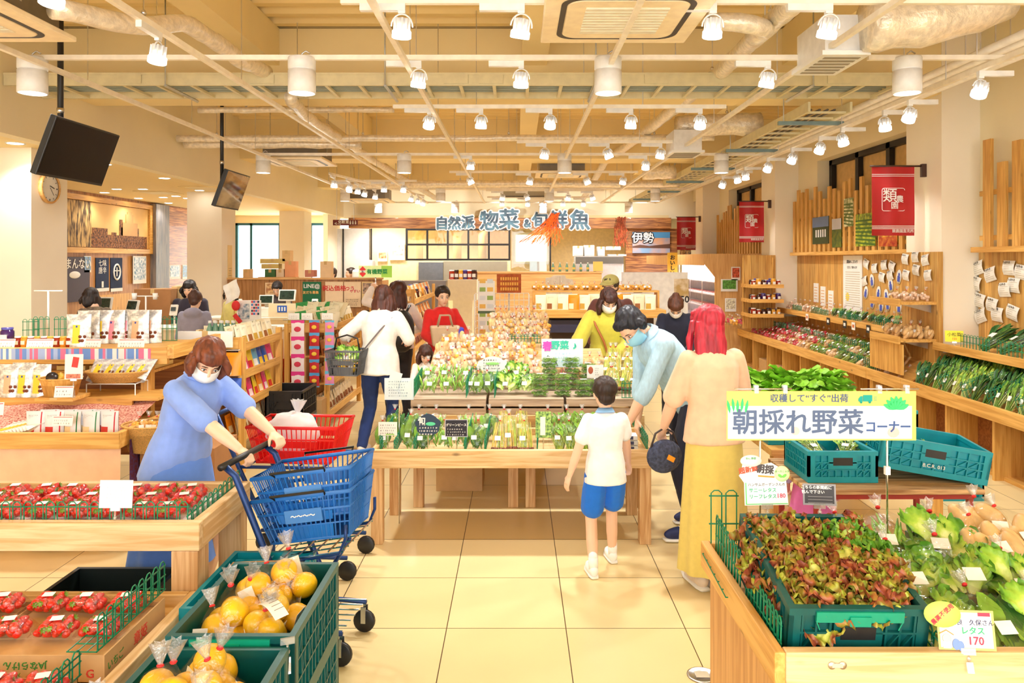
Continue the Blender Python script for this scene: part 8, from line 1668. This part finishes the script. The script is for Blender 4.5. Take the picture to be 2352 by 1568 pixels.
# ------------------------------------------------------------ fish counter, kitchen front and the island before it
def T_(name, label, cat): return thing(name, label, cat)
kw = stru(MB().box(-4.5,-2.95,20.1,20.15,0,2.70).build('wall_back', flat(250,236,214)))
t = T_('door_frame_panel', 'pale sliding door with dark edge beside the kitchen window', 'door panel'); MB().box(ax(765,19.9),ax(848,19.9),20.0,20.05,0,2.70).build('panel', flat(226,224,222), t); MB().box(ax(850,19.9),ax(853,19.9),19.96,20.0,0,2.70).build('dark_edge', FR, t); MB().box(ax(785,19.9),ax(788,19.9),19.97,20.0,0,2.70).build('dark_edge', FR, t)
# kitchen window
D = 20.0; x0, x1, z0, z1 = ax(934,D), ax(1170,D), az(596,D), az(527,D)
wn = stru(MB().box(x0, x1, D+.05, D+.06, z0, z1).build('window_5', film('kitchen_glass', (1,.97,.9), .05, .03, 1))); q = MB()
for k in range(6): x = x0+(x1-x0)*k/5; q.box(x-.025,x+.025,D,D+.05,z0,z1)
for z in (z0, (z0+z1)/2, z1): q.box(x0-.02,x1+.02,D-.002,D+.052,z-.025,z+.025)
q.build('window_frame', FR, wn)
stru(MB().box(x0-1.0, x0-.03, D, D+.1, 0, 2.71).box(x0-.03, x1+.03, D, D+.1, 0, z0-.03).build('wall_back', KW))
t = T_('steel_splashback', 'stainless steel wall panel under the kitchen window', 'panel'); MB().box(ax(962,D), ax(1018,D), D-.05, D-.005, 1.0, az(598,D)-.05).build('steel_sheet', mat('steel_dark', (.22,.24,.28), .35, .8), t); MB().box(ax(1018,D)+.01,ax(1165,D),D-.04,D-.005,1.25,az(600,D)).build('tiled_sheet', flat(150,142,124), t)
for x in (2.0,): t = T_('glass_partition', 'clear glass partition post beside the kitchen window', 'partition'); MB().box(ax(1264,D)-.02,ax(1264,D)+.02,D,D+.04,1.2,2.7).build('post', FR, t); MB().box(x1+.05,ax(1262,D),D+.01,D+.02,1.2,2.7).build('pane', GL, t)
wn = stru(MB().box(ax(1185,23.3), ax(1255,23.3), 23.36, 23.39, az(600,23.3), az(540,23.3)).build('window_6', mat('outside_view', srgb(226,240,240), .6, emit=1.1, var=.15, scale=2.2))); q = MB(); a, b, c_, d = ax(1183,23.3), ax(1257,23.3), az(602,23.3), az(538,23.3)
q.box(a-.05,a,23.3,23.38,c_,d).box(b,b+.05,23.3,23.38,c_,d).box(a-.05,b+.05,23.3,23.38,d,d+.06).box(a-.05,b+.05,23.3,23.38,c_-.06,c_); q.build('window_frame', WHITE, wn)
for i, (px, D_) in enumerate(((1000,22),(1090,22),(1350,22))): lamp((ax(px,D_), D_, 2.9), 34, 150, .15)
for i, px in enumerate((962,1050,1108)):
    t = T_('duct_pipe', 'cream kitchen duct seen through the kitchen window, %s from the door' % ORD[i], 'duct'); x = ax(px,22.5); MB().tube([(x,22.5,1.2),(x,22.5,2.6),(x+.3,22.5,2.95)], .13, 12).build('duct', mat('kitchen_cream', srgb(226,196,120), .5), t)
# fridge, boxes on it
t = T_('steel_refrigerator', 'wide stainless refrigerator with white cartons on top behind the counter', 'refrigerator'); D = 19.4; x0, x1 = ax(1322,D), ax(1432,D); zt = az(588,D)
MB().box(x0,x1,D,D+.6,0,zt).build('steel_body', STEEL, t, bevel=.01); MB().box(x0+.02,(x0+x1)/2-.01,D-.02,D-.001,.8,zt-.22).build('door', STEEL, t, bevel=.006); MB().box((x0+x1)/2+.01,x1-.02,D-.02,D-.001,.8,zt-.22).build('door', STEEL, t, bevel=.006); MB().box(x0,x1,D-.02,D-.001,zt-.2,zt-.02).build('control_band', flat(120,120,116,.3), t)
for i, (a, b, c_, r) in enumerate(((1318,1340,558,-.08),(1343,1366,556,.06),(1374,1390,560,0),(1395,1428,566,0),(1398,1440,575,0))): box_thing('white_carton', 'white styrofoam carton on top of the steel refrigerator, %s from the glass' % ORD[i], 'carton', ax(a,D), ax(b,D), D+.1+(.12 if i == 3 else 0), D+.4, zt+.001+(.16 if i == 3 else 0), zt+.001+(.16 if i == 3 else 0)+(584-c_)/FP*D*(.9 if i < 3 else .45), PAPER)
# rustic wall on the window side with mountain picture
stru(MB().box(ax(1437,20.2), ax(1556,20.2), 20.2, 20.34, 0, 2.71).build('wall_back', RUST))
t = thing('mountain_picture', 'sunset mountain picture with black and white lettering near the third banner', 'picture', (ax(1496,20.1), 20.12, az(557,20.1))); W, Hh = 43/FP*20.1, 24/FP*20.1; MB().box(-W,W,0,.05,-Hh,Hh).build('print_board', mat('sunset', srgb(236,160,80), .6, var=.2, scale=2, col2=srgb(120,150,180)), t); MB().box(-W,W,-.004,0,Hh*.45,Hh).build('sky_area', flat(70,140,190), t); q = MB(); q.prism([(-W,-Hh*.35),(-W*.6,-Hh*.2),(-W*.1,-Hh*.32),(W*.4,-Hh*.22),(W,-Hh*.12),(W,-Hh*.55),(-W,-Hh*.5)], .004, Matrix.Rotation(R(90),4,'X')); q.build('mountain_shape', flat(90,56,40), t); text('伊勢', .30, INK, t, (-W*.45,-.008,Hh*.4), bold=.03); text('伊勢', .30, PAPER, t, (-W*.45,-.02,Hh*.4), bold=.004)
for i, (px, cc) in enumerate(((1572,(150,60,40)),(1585,(50,90,150)))): D=18.6; t = thing('wall_poster', '%s poster under the farthest red banner' % ('brown','blue')[i], 'poster', (ax(px,D), D+.2, az(575,D))); MB().box(-.07,.07,0,.01,-.1,.12).build('sheet', mat('pic_w%d' % i, srgb(*cc), .5, var=.5, scale=20, col2=srgb(230,200,150)), t)
# big lettering on the beam with white outline
ls = thing('shop_sign', 'big grey brush lettering with white outline mounted on the kitchen beam', 'sign', (0, 19.985, 0)); SL = mat('slate', srgb(38,52,74), .6, var=.3, scale=3, col2=srgb(90,130,150))
for ch, px, py, sz in (('自',1014,514,.36),('然',1043,514,.36),('派',1074,512,.36),('惣',1124,510,.54),('菜',1169,506,.56),('＆',1211,514,.26),('旬',1240,508,.44),('鮮',1283,507,.50),('魚',1332,508,.56)):
    text(ch, sz, PAPER, ls, (ax(px,19.9), 0, az(py,19.9)), bold=.046, ext=.01, name='outline'); text(ch, sz, SL, ls, (ax(px,19.9), -.03, az(py,19.9)), bold=.013, ext=.008)
def net(label, px0, px1, py0, py1, D, n, m_, peak):
    t = thing('fishing_net', label, 'net'); rg = random.Random(n); q = MB(); top = at(*peak, D)
    for k in range(n):
        a = at(px0+(px1-px0)*rg.random(), py0, D); e = at(px0+(px1-px0)*(k+.5)/n, py1-rg.random()*18, D); q.tube([top+V((rg.uniform(-.12,.12),rg.uniform(-.05,.03),rg.uniform(-.05,0))), top.lerp(e,.45)+V((rg.uniform(-.15,.15),rg.uniform(-.1,0),rg.uniform(-.12,.05))), e+V((rg.uniform(-.1,.1),0,0))], .008, 4)
    q.build('net_strands', m_, t); return t
ON = mat('net_orange', srgb(236,96,24), .7, var=.3); net('bright orange fishing net draped over the kitchen sign', 1195, 1290, 540, 566, 19.90, 34, ON, (1276,488)); net('orange net tail spreading across the lettering', 1225, 1262, 520, 545, 19.88, 8, ON, (1262,500)); net('rust brown fishing net bunched on the beam near the mountain picture', 1408, 1440, 545, 572, 19.95, 30, mat('net_rust', srgb(150,66,32), .8, var=.4), (1428,497))
# counter front with wood, islands
kc = thing('kitchen_counter', 'long veneer-fronted counter in front of the glass kitchen', 'counter'); D = 17.0; MB().box(ax(1092,D), ax(1382,D), D, D+.8, 0, az(627,D)).build('counter_body', VENX, kc); MB().box(ax(1092,D)-.02, ax(1382,D)+.02, D-.03, D+.83, az(627,D), az(625,D)+.01).build('counter_top', VENX, kc)
lc2 = thing('prep_counter', 'white prep counter with jars left of the kitchen counter', 'counter'); D = 15.5; MB().box(ax(1028,D), ax(1095,D), D, D+.6, az(690,D), az(642,D)).box(ax(1028,D)+.1, ax(1095,D)-.1, D+.1, D+.5, 0, az(690,D)).build('counter_body', flat(236,226,206), lc2)
lc3 = thing('steel_counter', 'dark steel counter under the stainless panel', 'counter'); D = 16.5; MB().box(ax(905,D), ax(1024,D), D, D+.6, 0, az(645,D)).build('counter_body', flat(110,100,96,.3), lc3)
for i in range(6): JR[i % 4].put('glass jar on the white prep counter, %s from the aisle' % ORD[i], (ax(1038+10*i,15.6), 15.7, az(642,15.5)+.001), 0, 'jars on the prep counter', 2.2)
pc = [('orange illustrated menu board on the counter front of bottles and cans', 1141, 1198, 629, 674, 14.6, mat('menu_orange', srgb(190,96,50), .6, var=.2), None),]
t = thing('menu_board', 'orange-brown board with rows of small product pictures', 'menu board', (ax(1169,14.6), 14.6, az(674,14.6))); W = 28/FP*14.6; MB().box(-W,W,0,.02,0,.38).build('board', mat('menu_orange', srgb(190,96,50), .6, var=.2), t); q = MB()
for i in range(8):
    for j in range(3): q.box(-W*.7+W*.19*i,-W*.7+W*.19*i+.03,-.004,0,.06+.1*j,.12+.1*j)
q.build('product_pictures', flat(250,200,100), t); MB().tube([(0,.03,0),(0,.03,-az(674,14.6))], .02, 6).build('stand_pole', STEEL, t)
t = thing('shaped_panel', 'white cloud-shaped acrylic panel on the counter', 'sign', (ax(1286,14.5), 14.5, az(677,14.5))); W = .25; MB().prism([(-.26,.0),(.22,.0),(.25,.06),(.2,.14),(.27,.2),(.25,.30),(.12,.32),(.1,.38),(-.12,.38),(-.18,.34),(-.28,.33),(-.28,.22),(-.22,.16),(-.28,.08)], .01, Matrix.Rotation(R(90),4,'X')).build('panel', mat('acryl_white', (.92,.88,.84), .3), t); MB().box(-.1,.1,.0,.1,-(az(677,14.5)),.0).build('pedestal', VEN, t); MB().box(-.004,.004,-.014,-.01,0,.36).build('seam', flat(200,190,180), t)
# bread and tofu island
isl = thing('bread_island', 'cedar island counter with white wrapped goods in the middle distance', 'display table'); D = 11.5; x0, x1 = ax(1225,D), ax(1530,D); zt = az(712,D); MB().box(x0,x1,D,D+.9,zt-.12,zt).build('counter_top', CED, isl)
for x in (x0, (x0+x1)/2, x1-.1): MB().box(x,x+.1,D+.02,D+.12,0,zt-.12).build('leg', CEDZ, isl)
MB().box(x0+.1,x1-.1,D+.5,D+.52,.1,zt-.12).build('back_panel', flat(70,50,44), isl); MB().box(x0+.12,(x0+x1)/2-.1,D+.05,D+.3,zt-.35,zt-.16).build('drawer_box', flat(50,50,80), isl)
for i in range(22):
    snack((6,7,6,1)[i % 4]).put('white wrapped loaf on the cedar island, %s row, %s along' % (('front','rear')[i//11], ORD[i % 11]), (x0+.12+.17*(i % 11), D+.12+.3*(i//11), zt+.001+.0), rnd.uniform(-.2,.2), 'wrapped loaves on the island', 1.35)
for i in range(18): vb('bread', i % 3, w=.15, L=.12, th=.09).put('bag of bread rolls on the raised back shelf of the island, %s along' % ORD[i], (x0+.05+.108*i, D+.62, zt+.28), (-.3,0,rnd.uniform(-.5,.5)), 'bread rolls on the back shelf')
MB().box(x0,x1,D+.55,D+.85,zt+.25,zt+.279).build('raised_shelf', CED, isl); [MB().box(x,x+.03,D+.55,D+.85,zt,zt+.25).build('shelf_support', CEDZ, isl) for x in (x0, x1-.03)]
wbp = thing('white_screen_panel', 'wide white board behind the island at the chilled case, price 650 poster on it', 'board'); D = 12.9; MB().box(ax(1428,D),ax(1580,D),D,D+.03,0,az(625,D)).build('panel', mat('board_white', (.88,.86,.82), .5), wbp); text('650', .16, INK, wbp, (ax(1567,D),D-.004,az(688,D)), bold=.004); MB().box(ax(1548,D),ax(1583,D)-.01,D-.003,D,az(682,D),az(640,D)).build('picture_area', mat('pic_bread', srgb(240,200,120), .5, var=.4, scale=6, col2=srgb(250,240,220)), wbp); MB().box(ax(1455,D),ax(1475,D),D-.003,D,az(672,D),az(655,D)).build('drawing', flat(60,40,36), wbp)
for i, (px0, px1, py0, py1, D, cc, s) in enumerate(((1533,1556,580,640,15.0,(240,190,60),'yellow hanging banner with black lettering by the chilled case'),)):
    t = thing('vertical_banner', s, 'banner', (ax((px0+px1)/2,D), D, az(py1,D))); W = (px1-px0)/2/FP*D; Hh = (py1-py0)/FP*D; MB().box(-W,W,0,.01,0,Hh).build('cloth', flat(*cc), t); text('お\nい\nし\nい', Hh*.2, INK, t, (0,-.003,Hh*.5), bold=.003); MB().tube([(0,.02,Hh),(0,.02,-az(py1,D))], .012, 6).build('pole', STEEL, t)
# wire rack with flyers, cedar box, onions heap crate
wr = thing('wire_rack', 'white wire rack with a flyer column next to the person in red', 'rack'); D = 9.0; x0, x1 = ax(1090,D), ax(1215,D); z0, z1 = .75, az(676,D); q = MB()
for k in range(12): x = x0+(x1-x0)*k/11; q.tube([(x,D+.35,z0),(x,D+.35,z1)], .004, 4)
for k in range(9): z = z0+(z1-z0)*k/8; q.tube([(x0,D,z),(x0,D+.35,z),(x1,D+.35,z),(x1,D,z)], .004, 4)
q.tube([(x0,D,z0),(x0,D,z1)], .008, 6).tube([(x1,D,z0),(x1,D,z1)], .008, 6); q.build('wire_grid', WHITE, wr)
c = thing('flyer_column', 'tall white flyer column with small pictures in front of the wire rack', 'sign', (ax(1117,8.9), 8.9, .80)); MB().box(-.10,.10,0,.02,0,az(645,8.9)-.80).build('panel', PAPER, c); q = MB(); rg = random.Random(2)
for k in range(8): z = .08+.1*k; q.box(-.08,-.01,-.003,0,z,z+.05,m=k % 3); q.box(.01,.08,-.003,0,z,z+.05,m=(k+1) % 3)
q.build('pictures', [flat(150,180,90), flat(236,190,90), flat(220,226,230)], c); MB().box(-.10,.10,-.004,0,.42,.45).build('green_band', flat(90,110,80), c)
bxs = thing('cedar_riser', 'cedar riser box under the wire rack behind the onions', 'riser'); MB().box(x0-.05, x1+.05, 8.7, 9.5, 0, .76).build('box_body', CED, bxs)
box_thing('wooden_box', 'pine box with yellow tray under the flyer column', 'wooden box', ax(1083,8.2), ax(1145,8.2), 8.2, 8.5, .60, .86, PINE)
MB().box(ax(1083,8.2), ax(1145,8.2), 8.21, 8.49, 0, .599).build('pedestal', PINE, bxs)
for i in range(10): JR[(0,2)[i % 2]].put('pickle jar on the rack shelf beside the flyer column, %s row' % ORD[i], (ax(1150+13*(i % 5),9.1), 9.1, .762+.16*(i//5)), 0, 'pickle jars on the rack', 1.7)
hp = thing('pine_box', 'pine front box of the onion heap with green fences on it', 'wooden box'); D = 7.35; x0, x1 = ax(1168,D), ax(1240,D); MB().box(x0, x1, D-.25, D-.22, .96, 1.06).build('front_board', PINE, hp); MB().box(x0,x1,D-.219,D+.4,.90,.96).build('base', PINE, hp)
MB().box(x0+.02,x1-.02,D-.15,D+.38,0,.899).build('pedestal', PINE, hp)
for r_ in range(4):
    for k in range(9): vb(('onion','bread','roots')[(k+r_) % 3], k % 3, w=.15, L=.16, sticker=False).put('clear bag of onions on the far heap behind the pine box, %s layer, %s across' % (ORD[r_], ORD[k]), (ax(1140,D)+.058*k, D-.12+.14*r_, 1.0+.07*r_), (-.4,0,rnd.uniform(-.5,.5)), 'onion bags on the far heap')
divider('green loop fence on top of the pine box of the onion heap', (x0,D-.21,1.06), (x1,D-.21,1.06), .09, .03); divider('green loop fence at the side of the yellow fruit heap', (ax(1060,7.2),7.2,1.0), (ax(1105,7.2),7.2,1.0), .08, .03)
hp2 = thing('heap_platform', 'pine platform behind the sloped riser carrying the onion heap', 'platform'); MB().box(-.6,.3,7.05,7.75,.88,.90).build('platform_top', PINE, hp2); MB().box(-.6,-.5,7.06,7.74,0,.879).box(.2,.3,7.06,7.09,0,.879).build('leg', PINEZ, hp2)
# spring vegetable sign, cloud cards, chalk cards on the centre table
CYN = flat(60,200,170)
def polecard(name, label, px0, px1, py0, py1, D, fill, items, base, border=None, shape=None):
    x0, x1, z0, z1 = ax(px0,D), ax(px1,D), az(py1,D), az(py0,D); t = thing(name, label, 'sign', ((x0+x1)/2, D, z0)); W, Hh = (x1-x0)/2, z1-z0
    if shape: MB().prism([(a*W, b*Hh) for a, b in shape], .003, Matrix.Translation((0,.003,0)) @ Matrix.Rotation(R(90),4,'X')).build('sheet', fill, t)
    else: MB().box(-W,W,0,.003,0,Hh).build('sheet', fill, t)
    MB().tube([(0,.008,base-z0),(0,.008,Hh)], .004, 6).build('pole', CHROME, t)
    for s, sz, m_, x, z, b in items: text(s, sz*Hh, m_, t, (x*W,-.002,z*Hh), bold=b*Hh)
    if border: q = MB(); e = .004; q.box(-W,W,-.001,0,0,e).box(-W,W,-.001,0,Hh-e,Hh).box(-W,-W+e,-.001,0,e,Hh-e).box(W-e,W,-.001,0,e,Hh-e); q.build('border', border, t)
    return t, W, Hh
t, W, Hh = polecard('spring_sign', 'pale blue hand-lettered spring vegetable sign on a pole over the upper tier', 1244, 1339, 778, 843, 6.05, flat(226,246,250), [('春', .36, flat(230,80,190), -.72, .72, .014), ('野菜', .32, CYN, -.12, .76, .012), ('♪', .3, CYN, .6, .74, .01)], .85)
scrib(3, W*1.2, flat(130,200,230), random.Random(5), t, Hh*.48, Hh*.13, x0=-W*.35, th=.002); q = MB(); q.tube([(-W*.85,-.002,Hh*.2),(-W*.7,-.002,Hh*.42),(-W*.5,-.002,Hh*.3),(-W*.6,-.002,Hh*.08)], .002, 4, closed=True).tube([(-W*.4,-.002,Hh*.3),(-W*.22,-.002,Hh*.05)], .003, 4); q.build('pen_drawing', INK, t)
CL = [(cos(a)*(1+.08*sin(7*a)), .5+.5*sin(a)*(1+.06*sin(5*a))) for a in [2*pi*k/28 for k in range(28)]]
t, W, Hh = polecard('cloud_card', 'white cloud-shaped card with black scribbled lettering over the citrus bags', 1099, 1163, 819, 854, 5.9, flat(240,246,240), [], .83, shape=CL); scrib(4, W*1.3, INK, random.Random(6), t, Hh*.78, Hh*.18, th=.003); MB().ell((.0,-.002,Hh*.55),(W*.5,.001,Hh*.1)).build('green_blob', flat(150,220,120), t)
t, W, Hh = polecard('photo_card', 'small white card with soup picture beside the yellow stalk bags', 1348, 1386, 838, 868, 5.9, PAPER, [], .83); MB().ell((-W*.55,-.001,Hh*.6),(W*.3,.001,Hh*.28)).build('picture', flat(180,90,60), t); scrib(4, W*.9, INK, random.Random(7), t, Hh*.75, Hh*.16, x0=-.0, th=.0014)
t, W, Hh = polecard('leaflet_holder', 'cluster of three leaflets clipped to a thin stand at the cart side of the table', 883, 950, 868, 918, 5.2, flat(224,238,244), [], .02); q = MB(); q.ob((-W*.3,-.006,Hh*.9), (W*.8,.003,Hh*.8), (0,.3,0)).ob((W*.5,-.005,Hh*.45), (W*.8,.003,Hh*.8), (0,-.1,0)); q.build('leaflet', flat(220,238,240), t); scrib(6, W*1.4, flat(70,110,130), random.Random(8), t, Hh*.85, Hh*.13, y=-.008, th=.0015)
t, W, Hh = polecard('price_card', 'white handwritten card clipped over the dark leafy greens at the table corner', 869, 912, 969, 1000, 4.93, PAPER, [], .56); t['category'] = 'price card'; scrib(4, W*1.6, INK, random.Random(9), t, Hh*.78, Hh*.2, th=.0018); MB().box(-W*.2,W*.7,-.001,0,Hh*.04,Hh*.14).build('green_strip', flat(170,220,120), t)
NB = flat(40,62,86)
t, W, Hh = polecard('chalk_card', 'wavy-edged navy chalk card with green lettering over the low leafy bags', 954, 1012, 951, 1000, 4.94, NB, [('旬', .36, PAPER, -.5, .68, .012)], .56, shape=CL); scrib(4, W*1.4, PAPER, random.Random(10), t, Hh*.52, Hh*.15, th=.003); MB().ell((W*.2,-.002,Hh*.55),(W*.4,.001,Hh*.09)).build('green_blob', flat(90,210,160), t)
t, W, Hh = polecard('chalk_card', 'black rectangular chalk card with white lettering next to the wavy navy card', 1022, 1074, 963, 1003, 4.94, flat(34,32,44), [('グリーンピース', .17, PAPER, 0, .68, .004)], .56, border=flat(200,200,210)); scrib(3, W*1.6, PAPER, random.Random(11), t, Hh*.45, Hh*.16, th=.002)
t, W, Hh = polecard('photo_card', 'green herb picture card with a white label in front of the herb bags', 1230, 1266, 945, 1005, 5.0, mat('pic_herb', srgb(60,150,80), .5, var=.6, scale=60, col2=srgb(190,230,120)), [], .56); MB().box(-W*.4,W*.25,-.002,0,Hh*.1,Hh*.8).build('label', PAPER, t)
box_thing('cardboard_box', 'plain cardboard box on the tiles under the centre table', 'carton', ax(1006,6.15), ax(1110,6.15), 6.0, 6.4, 0, .42, CARD)
# plastic bag of purchases in the grey basket of the white-shirted woman
gb = thing('shopping_basket', 'grey shopping basket hanging from the arm of the woman in the white shirt', 'shopping basket', (ax(797,6.95), 6.95, az(858,6.95)), R(-6)); basket(gb, .13, .165, .105, .13, .22, mat('basket_grey', srgb(92,94,98), .45), slots=12); q = MB(); q.tube([(-.12,0,.22),(-.10,0,.33),(.0,0,.36),(.10,0,.33),(.12,0,.22)], .008, 6); q.build('handle', BLACK, gb)
vb('frill', 2, w=.17, L=.24, th=.08).put('clear bag of leafy greens in the grey shopping basket', (ax(800,6.95), 6.95, az(845,6.95)), (-.3,0,.2), None, 1.0); CTB[0].put('clear bag of oranges at the bottom of the grey shopping basket', (ax(795,6.93), 6.95, az(856,6.95)), .4, None, .95)
# ------------------------------------------------------------ smaller clutter
for i, (px0, px1, py0, py1, mm, s) in enumerate(((868,889,578,600,mat('pic_food', (0,)*3),'small orange food poster on the pale kitchen wall panel'),(895,929,560,597,mat('pic_fair', srgb(240,190,180), .5, var=.4, scale=12, col2=srgb(250,240,220)),'pink sale poster on the pale kitchen wall panel'))):
    D = 19.93; x0, x1, z0, z1 = ax(px0,D), ax(px1,D), az(py1,D), az(py0,D); t = thing('sale_poster', s, 'poster', ((x0+x1)/2, D, z0)); MB().box(-(x1-x0)/2,(x1-x0)/2,0,.065,0,z1-z0).build('sheet', PAPER, t); MB().box(-(x1-x0)*.42,(x1-x0)*.42,-.004,0,(z1-z0)*.3,(z1-z0)*.92).build('picture_area', mm, t)
D = 16.0; t = thing('rice_machine', 'white glossy machine with a glass front beside the pale door', 'machine', (ax(834,D), D, 0)); MB().box(-.2,.2,0,.4,0,1.45).build('glass_case', flat(214,220,224,.2), t, bevel=.02); MB().box(-.24,.22,-.02,.42,1.451,1.66).build('upper_body', WHITE, t, bevel=.05); MB().box(-.08,.2,.05,.38,1.661,1.86).build('hopper', WHITE, t, bevel=.05); MB().box(-.1,.1,-.01,0,1.1,1.35).build('notice', flat(150,90,80), t)
bt = thing('drink_bottle', 'x', 'bottle'); MB().lathe([(.0,0),(.03,0),(.032,.12),(.014,.17),(.014,.185)], 12, cap=False).build('bottle_body', flat(120,170,150,.1), bt); MB().lathe([(.016,.185),(.016,.21),(0,.21)], 10, cap=False).build('cap', WHITE, bt); MB().lathe([(.0325,.05),(.0325,.10)], 12, cap=False).build('label', flat(230,200,90), bt)
S = Series(bt)
for i in range(9): S.put('small bottle lined up before the paper flag, %s from the hooded child' % ORD[i], (ax(482+7*i,8.55), 8.55+.05*(i % 2), .93), 0, 'bottles before the paper flag', 1.1)
for i in range(7): S.put('bottle on the far kitchen counter, %s from the glass' % ORD[i], (ax(1270+16*i,17.2), 17.2, az(625,17)+.012), 0, 'bottles on the kitchen counter', 1.0)
for i, px in enumerate((1228,1245,1375)):
    t = thing('counter_tablet', 'small upright card or screen on the kitchen counter, %s from the menu board' % ORD[i], 'card', (ax(px,16.9), 17.05, az(625,17)+.012)); MB().ob((0,0,.12), (.22,.02,.22), (-.15,0,0)).build('panel', (flat(200,220,230), PAPER, flat(240,190,90))[i], t)
for j, (px, z) in enumerate(((1938,1.0),(1958,1.0),(1992,1.0),(2056,1.0),(1900,1.0),(1852,1.0))):
    D = 4.40*FP/(px-CX); t = thing('shelf_card', 'little %s hung on the lip of the long shelf, %s from the column' % (('dark card','picture card')[j % 2], ORD[j]), 'shelf card', (4.412, D, .98), 0, 'cards on the long shelf'); MB().box(-.003,0,-.05,.05,-.04,.06).build('sheet', (flat(40,40,40), PAPER)[j % 2], t); MB().box(-.004,-.003,-.03,.03,-.01,.03).build('print', (PAPER, flat(210,120,70))[j % 2], t)
for i in range(12): vb(('leafy','herb','frill')[i % 3], i % 3, w=.15, L=.2, th=.06).put('bag of greens on the far end of the centre table, %s from the bent man' % ORD[i], (.12+.09*(i % 6), 6.05+.16*(i//6), .83+.05*(i//6)), (-.5,0,rnd.uniform(-.3,.3)), 'greens behind the clamshells') if 0 else None
for i, (x, y, s) in enumerate(((-3.05, 11.4, 'beside the bowing clerk'), (-4.2, 11.3, 'near the clerk in yellow'), (-4.35, 9.5, 'near the patterned blouse'))):
    t = thing('card_reader', 'beige card reader on a stalk %s' % s, 'card reader', (x, y if y < 10 else 11.3, 1.031 if y < 10 else 1.011)); MB().lathe([(.05,0),(.05,.01),(.012,.015),(.012,.15)], 12).build('stalk', flat(220,210,190), t); MB().ob((0,-.01,.19), (.09,.03,.14), (-.4,0,0)).build('keypad', flat(230,224,210), t, bevel=.004); MB().ob((0,-.03,.205), (.06,.004,.05), (-.4,0,0)).build('display', flat(60,70,70,.2), t)
for i in range(6): box_thing('folded_leaflets', 'neat block of cream leaflets beside the white letter board, %s from the snack gondola' % ORD[i], 'leaflet block', -3.70+.15*i, -3.58+.15*i, 8.62, 8.70, .93, 1.05, flat(246,232,200), 'leaflet blocks')
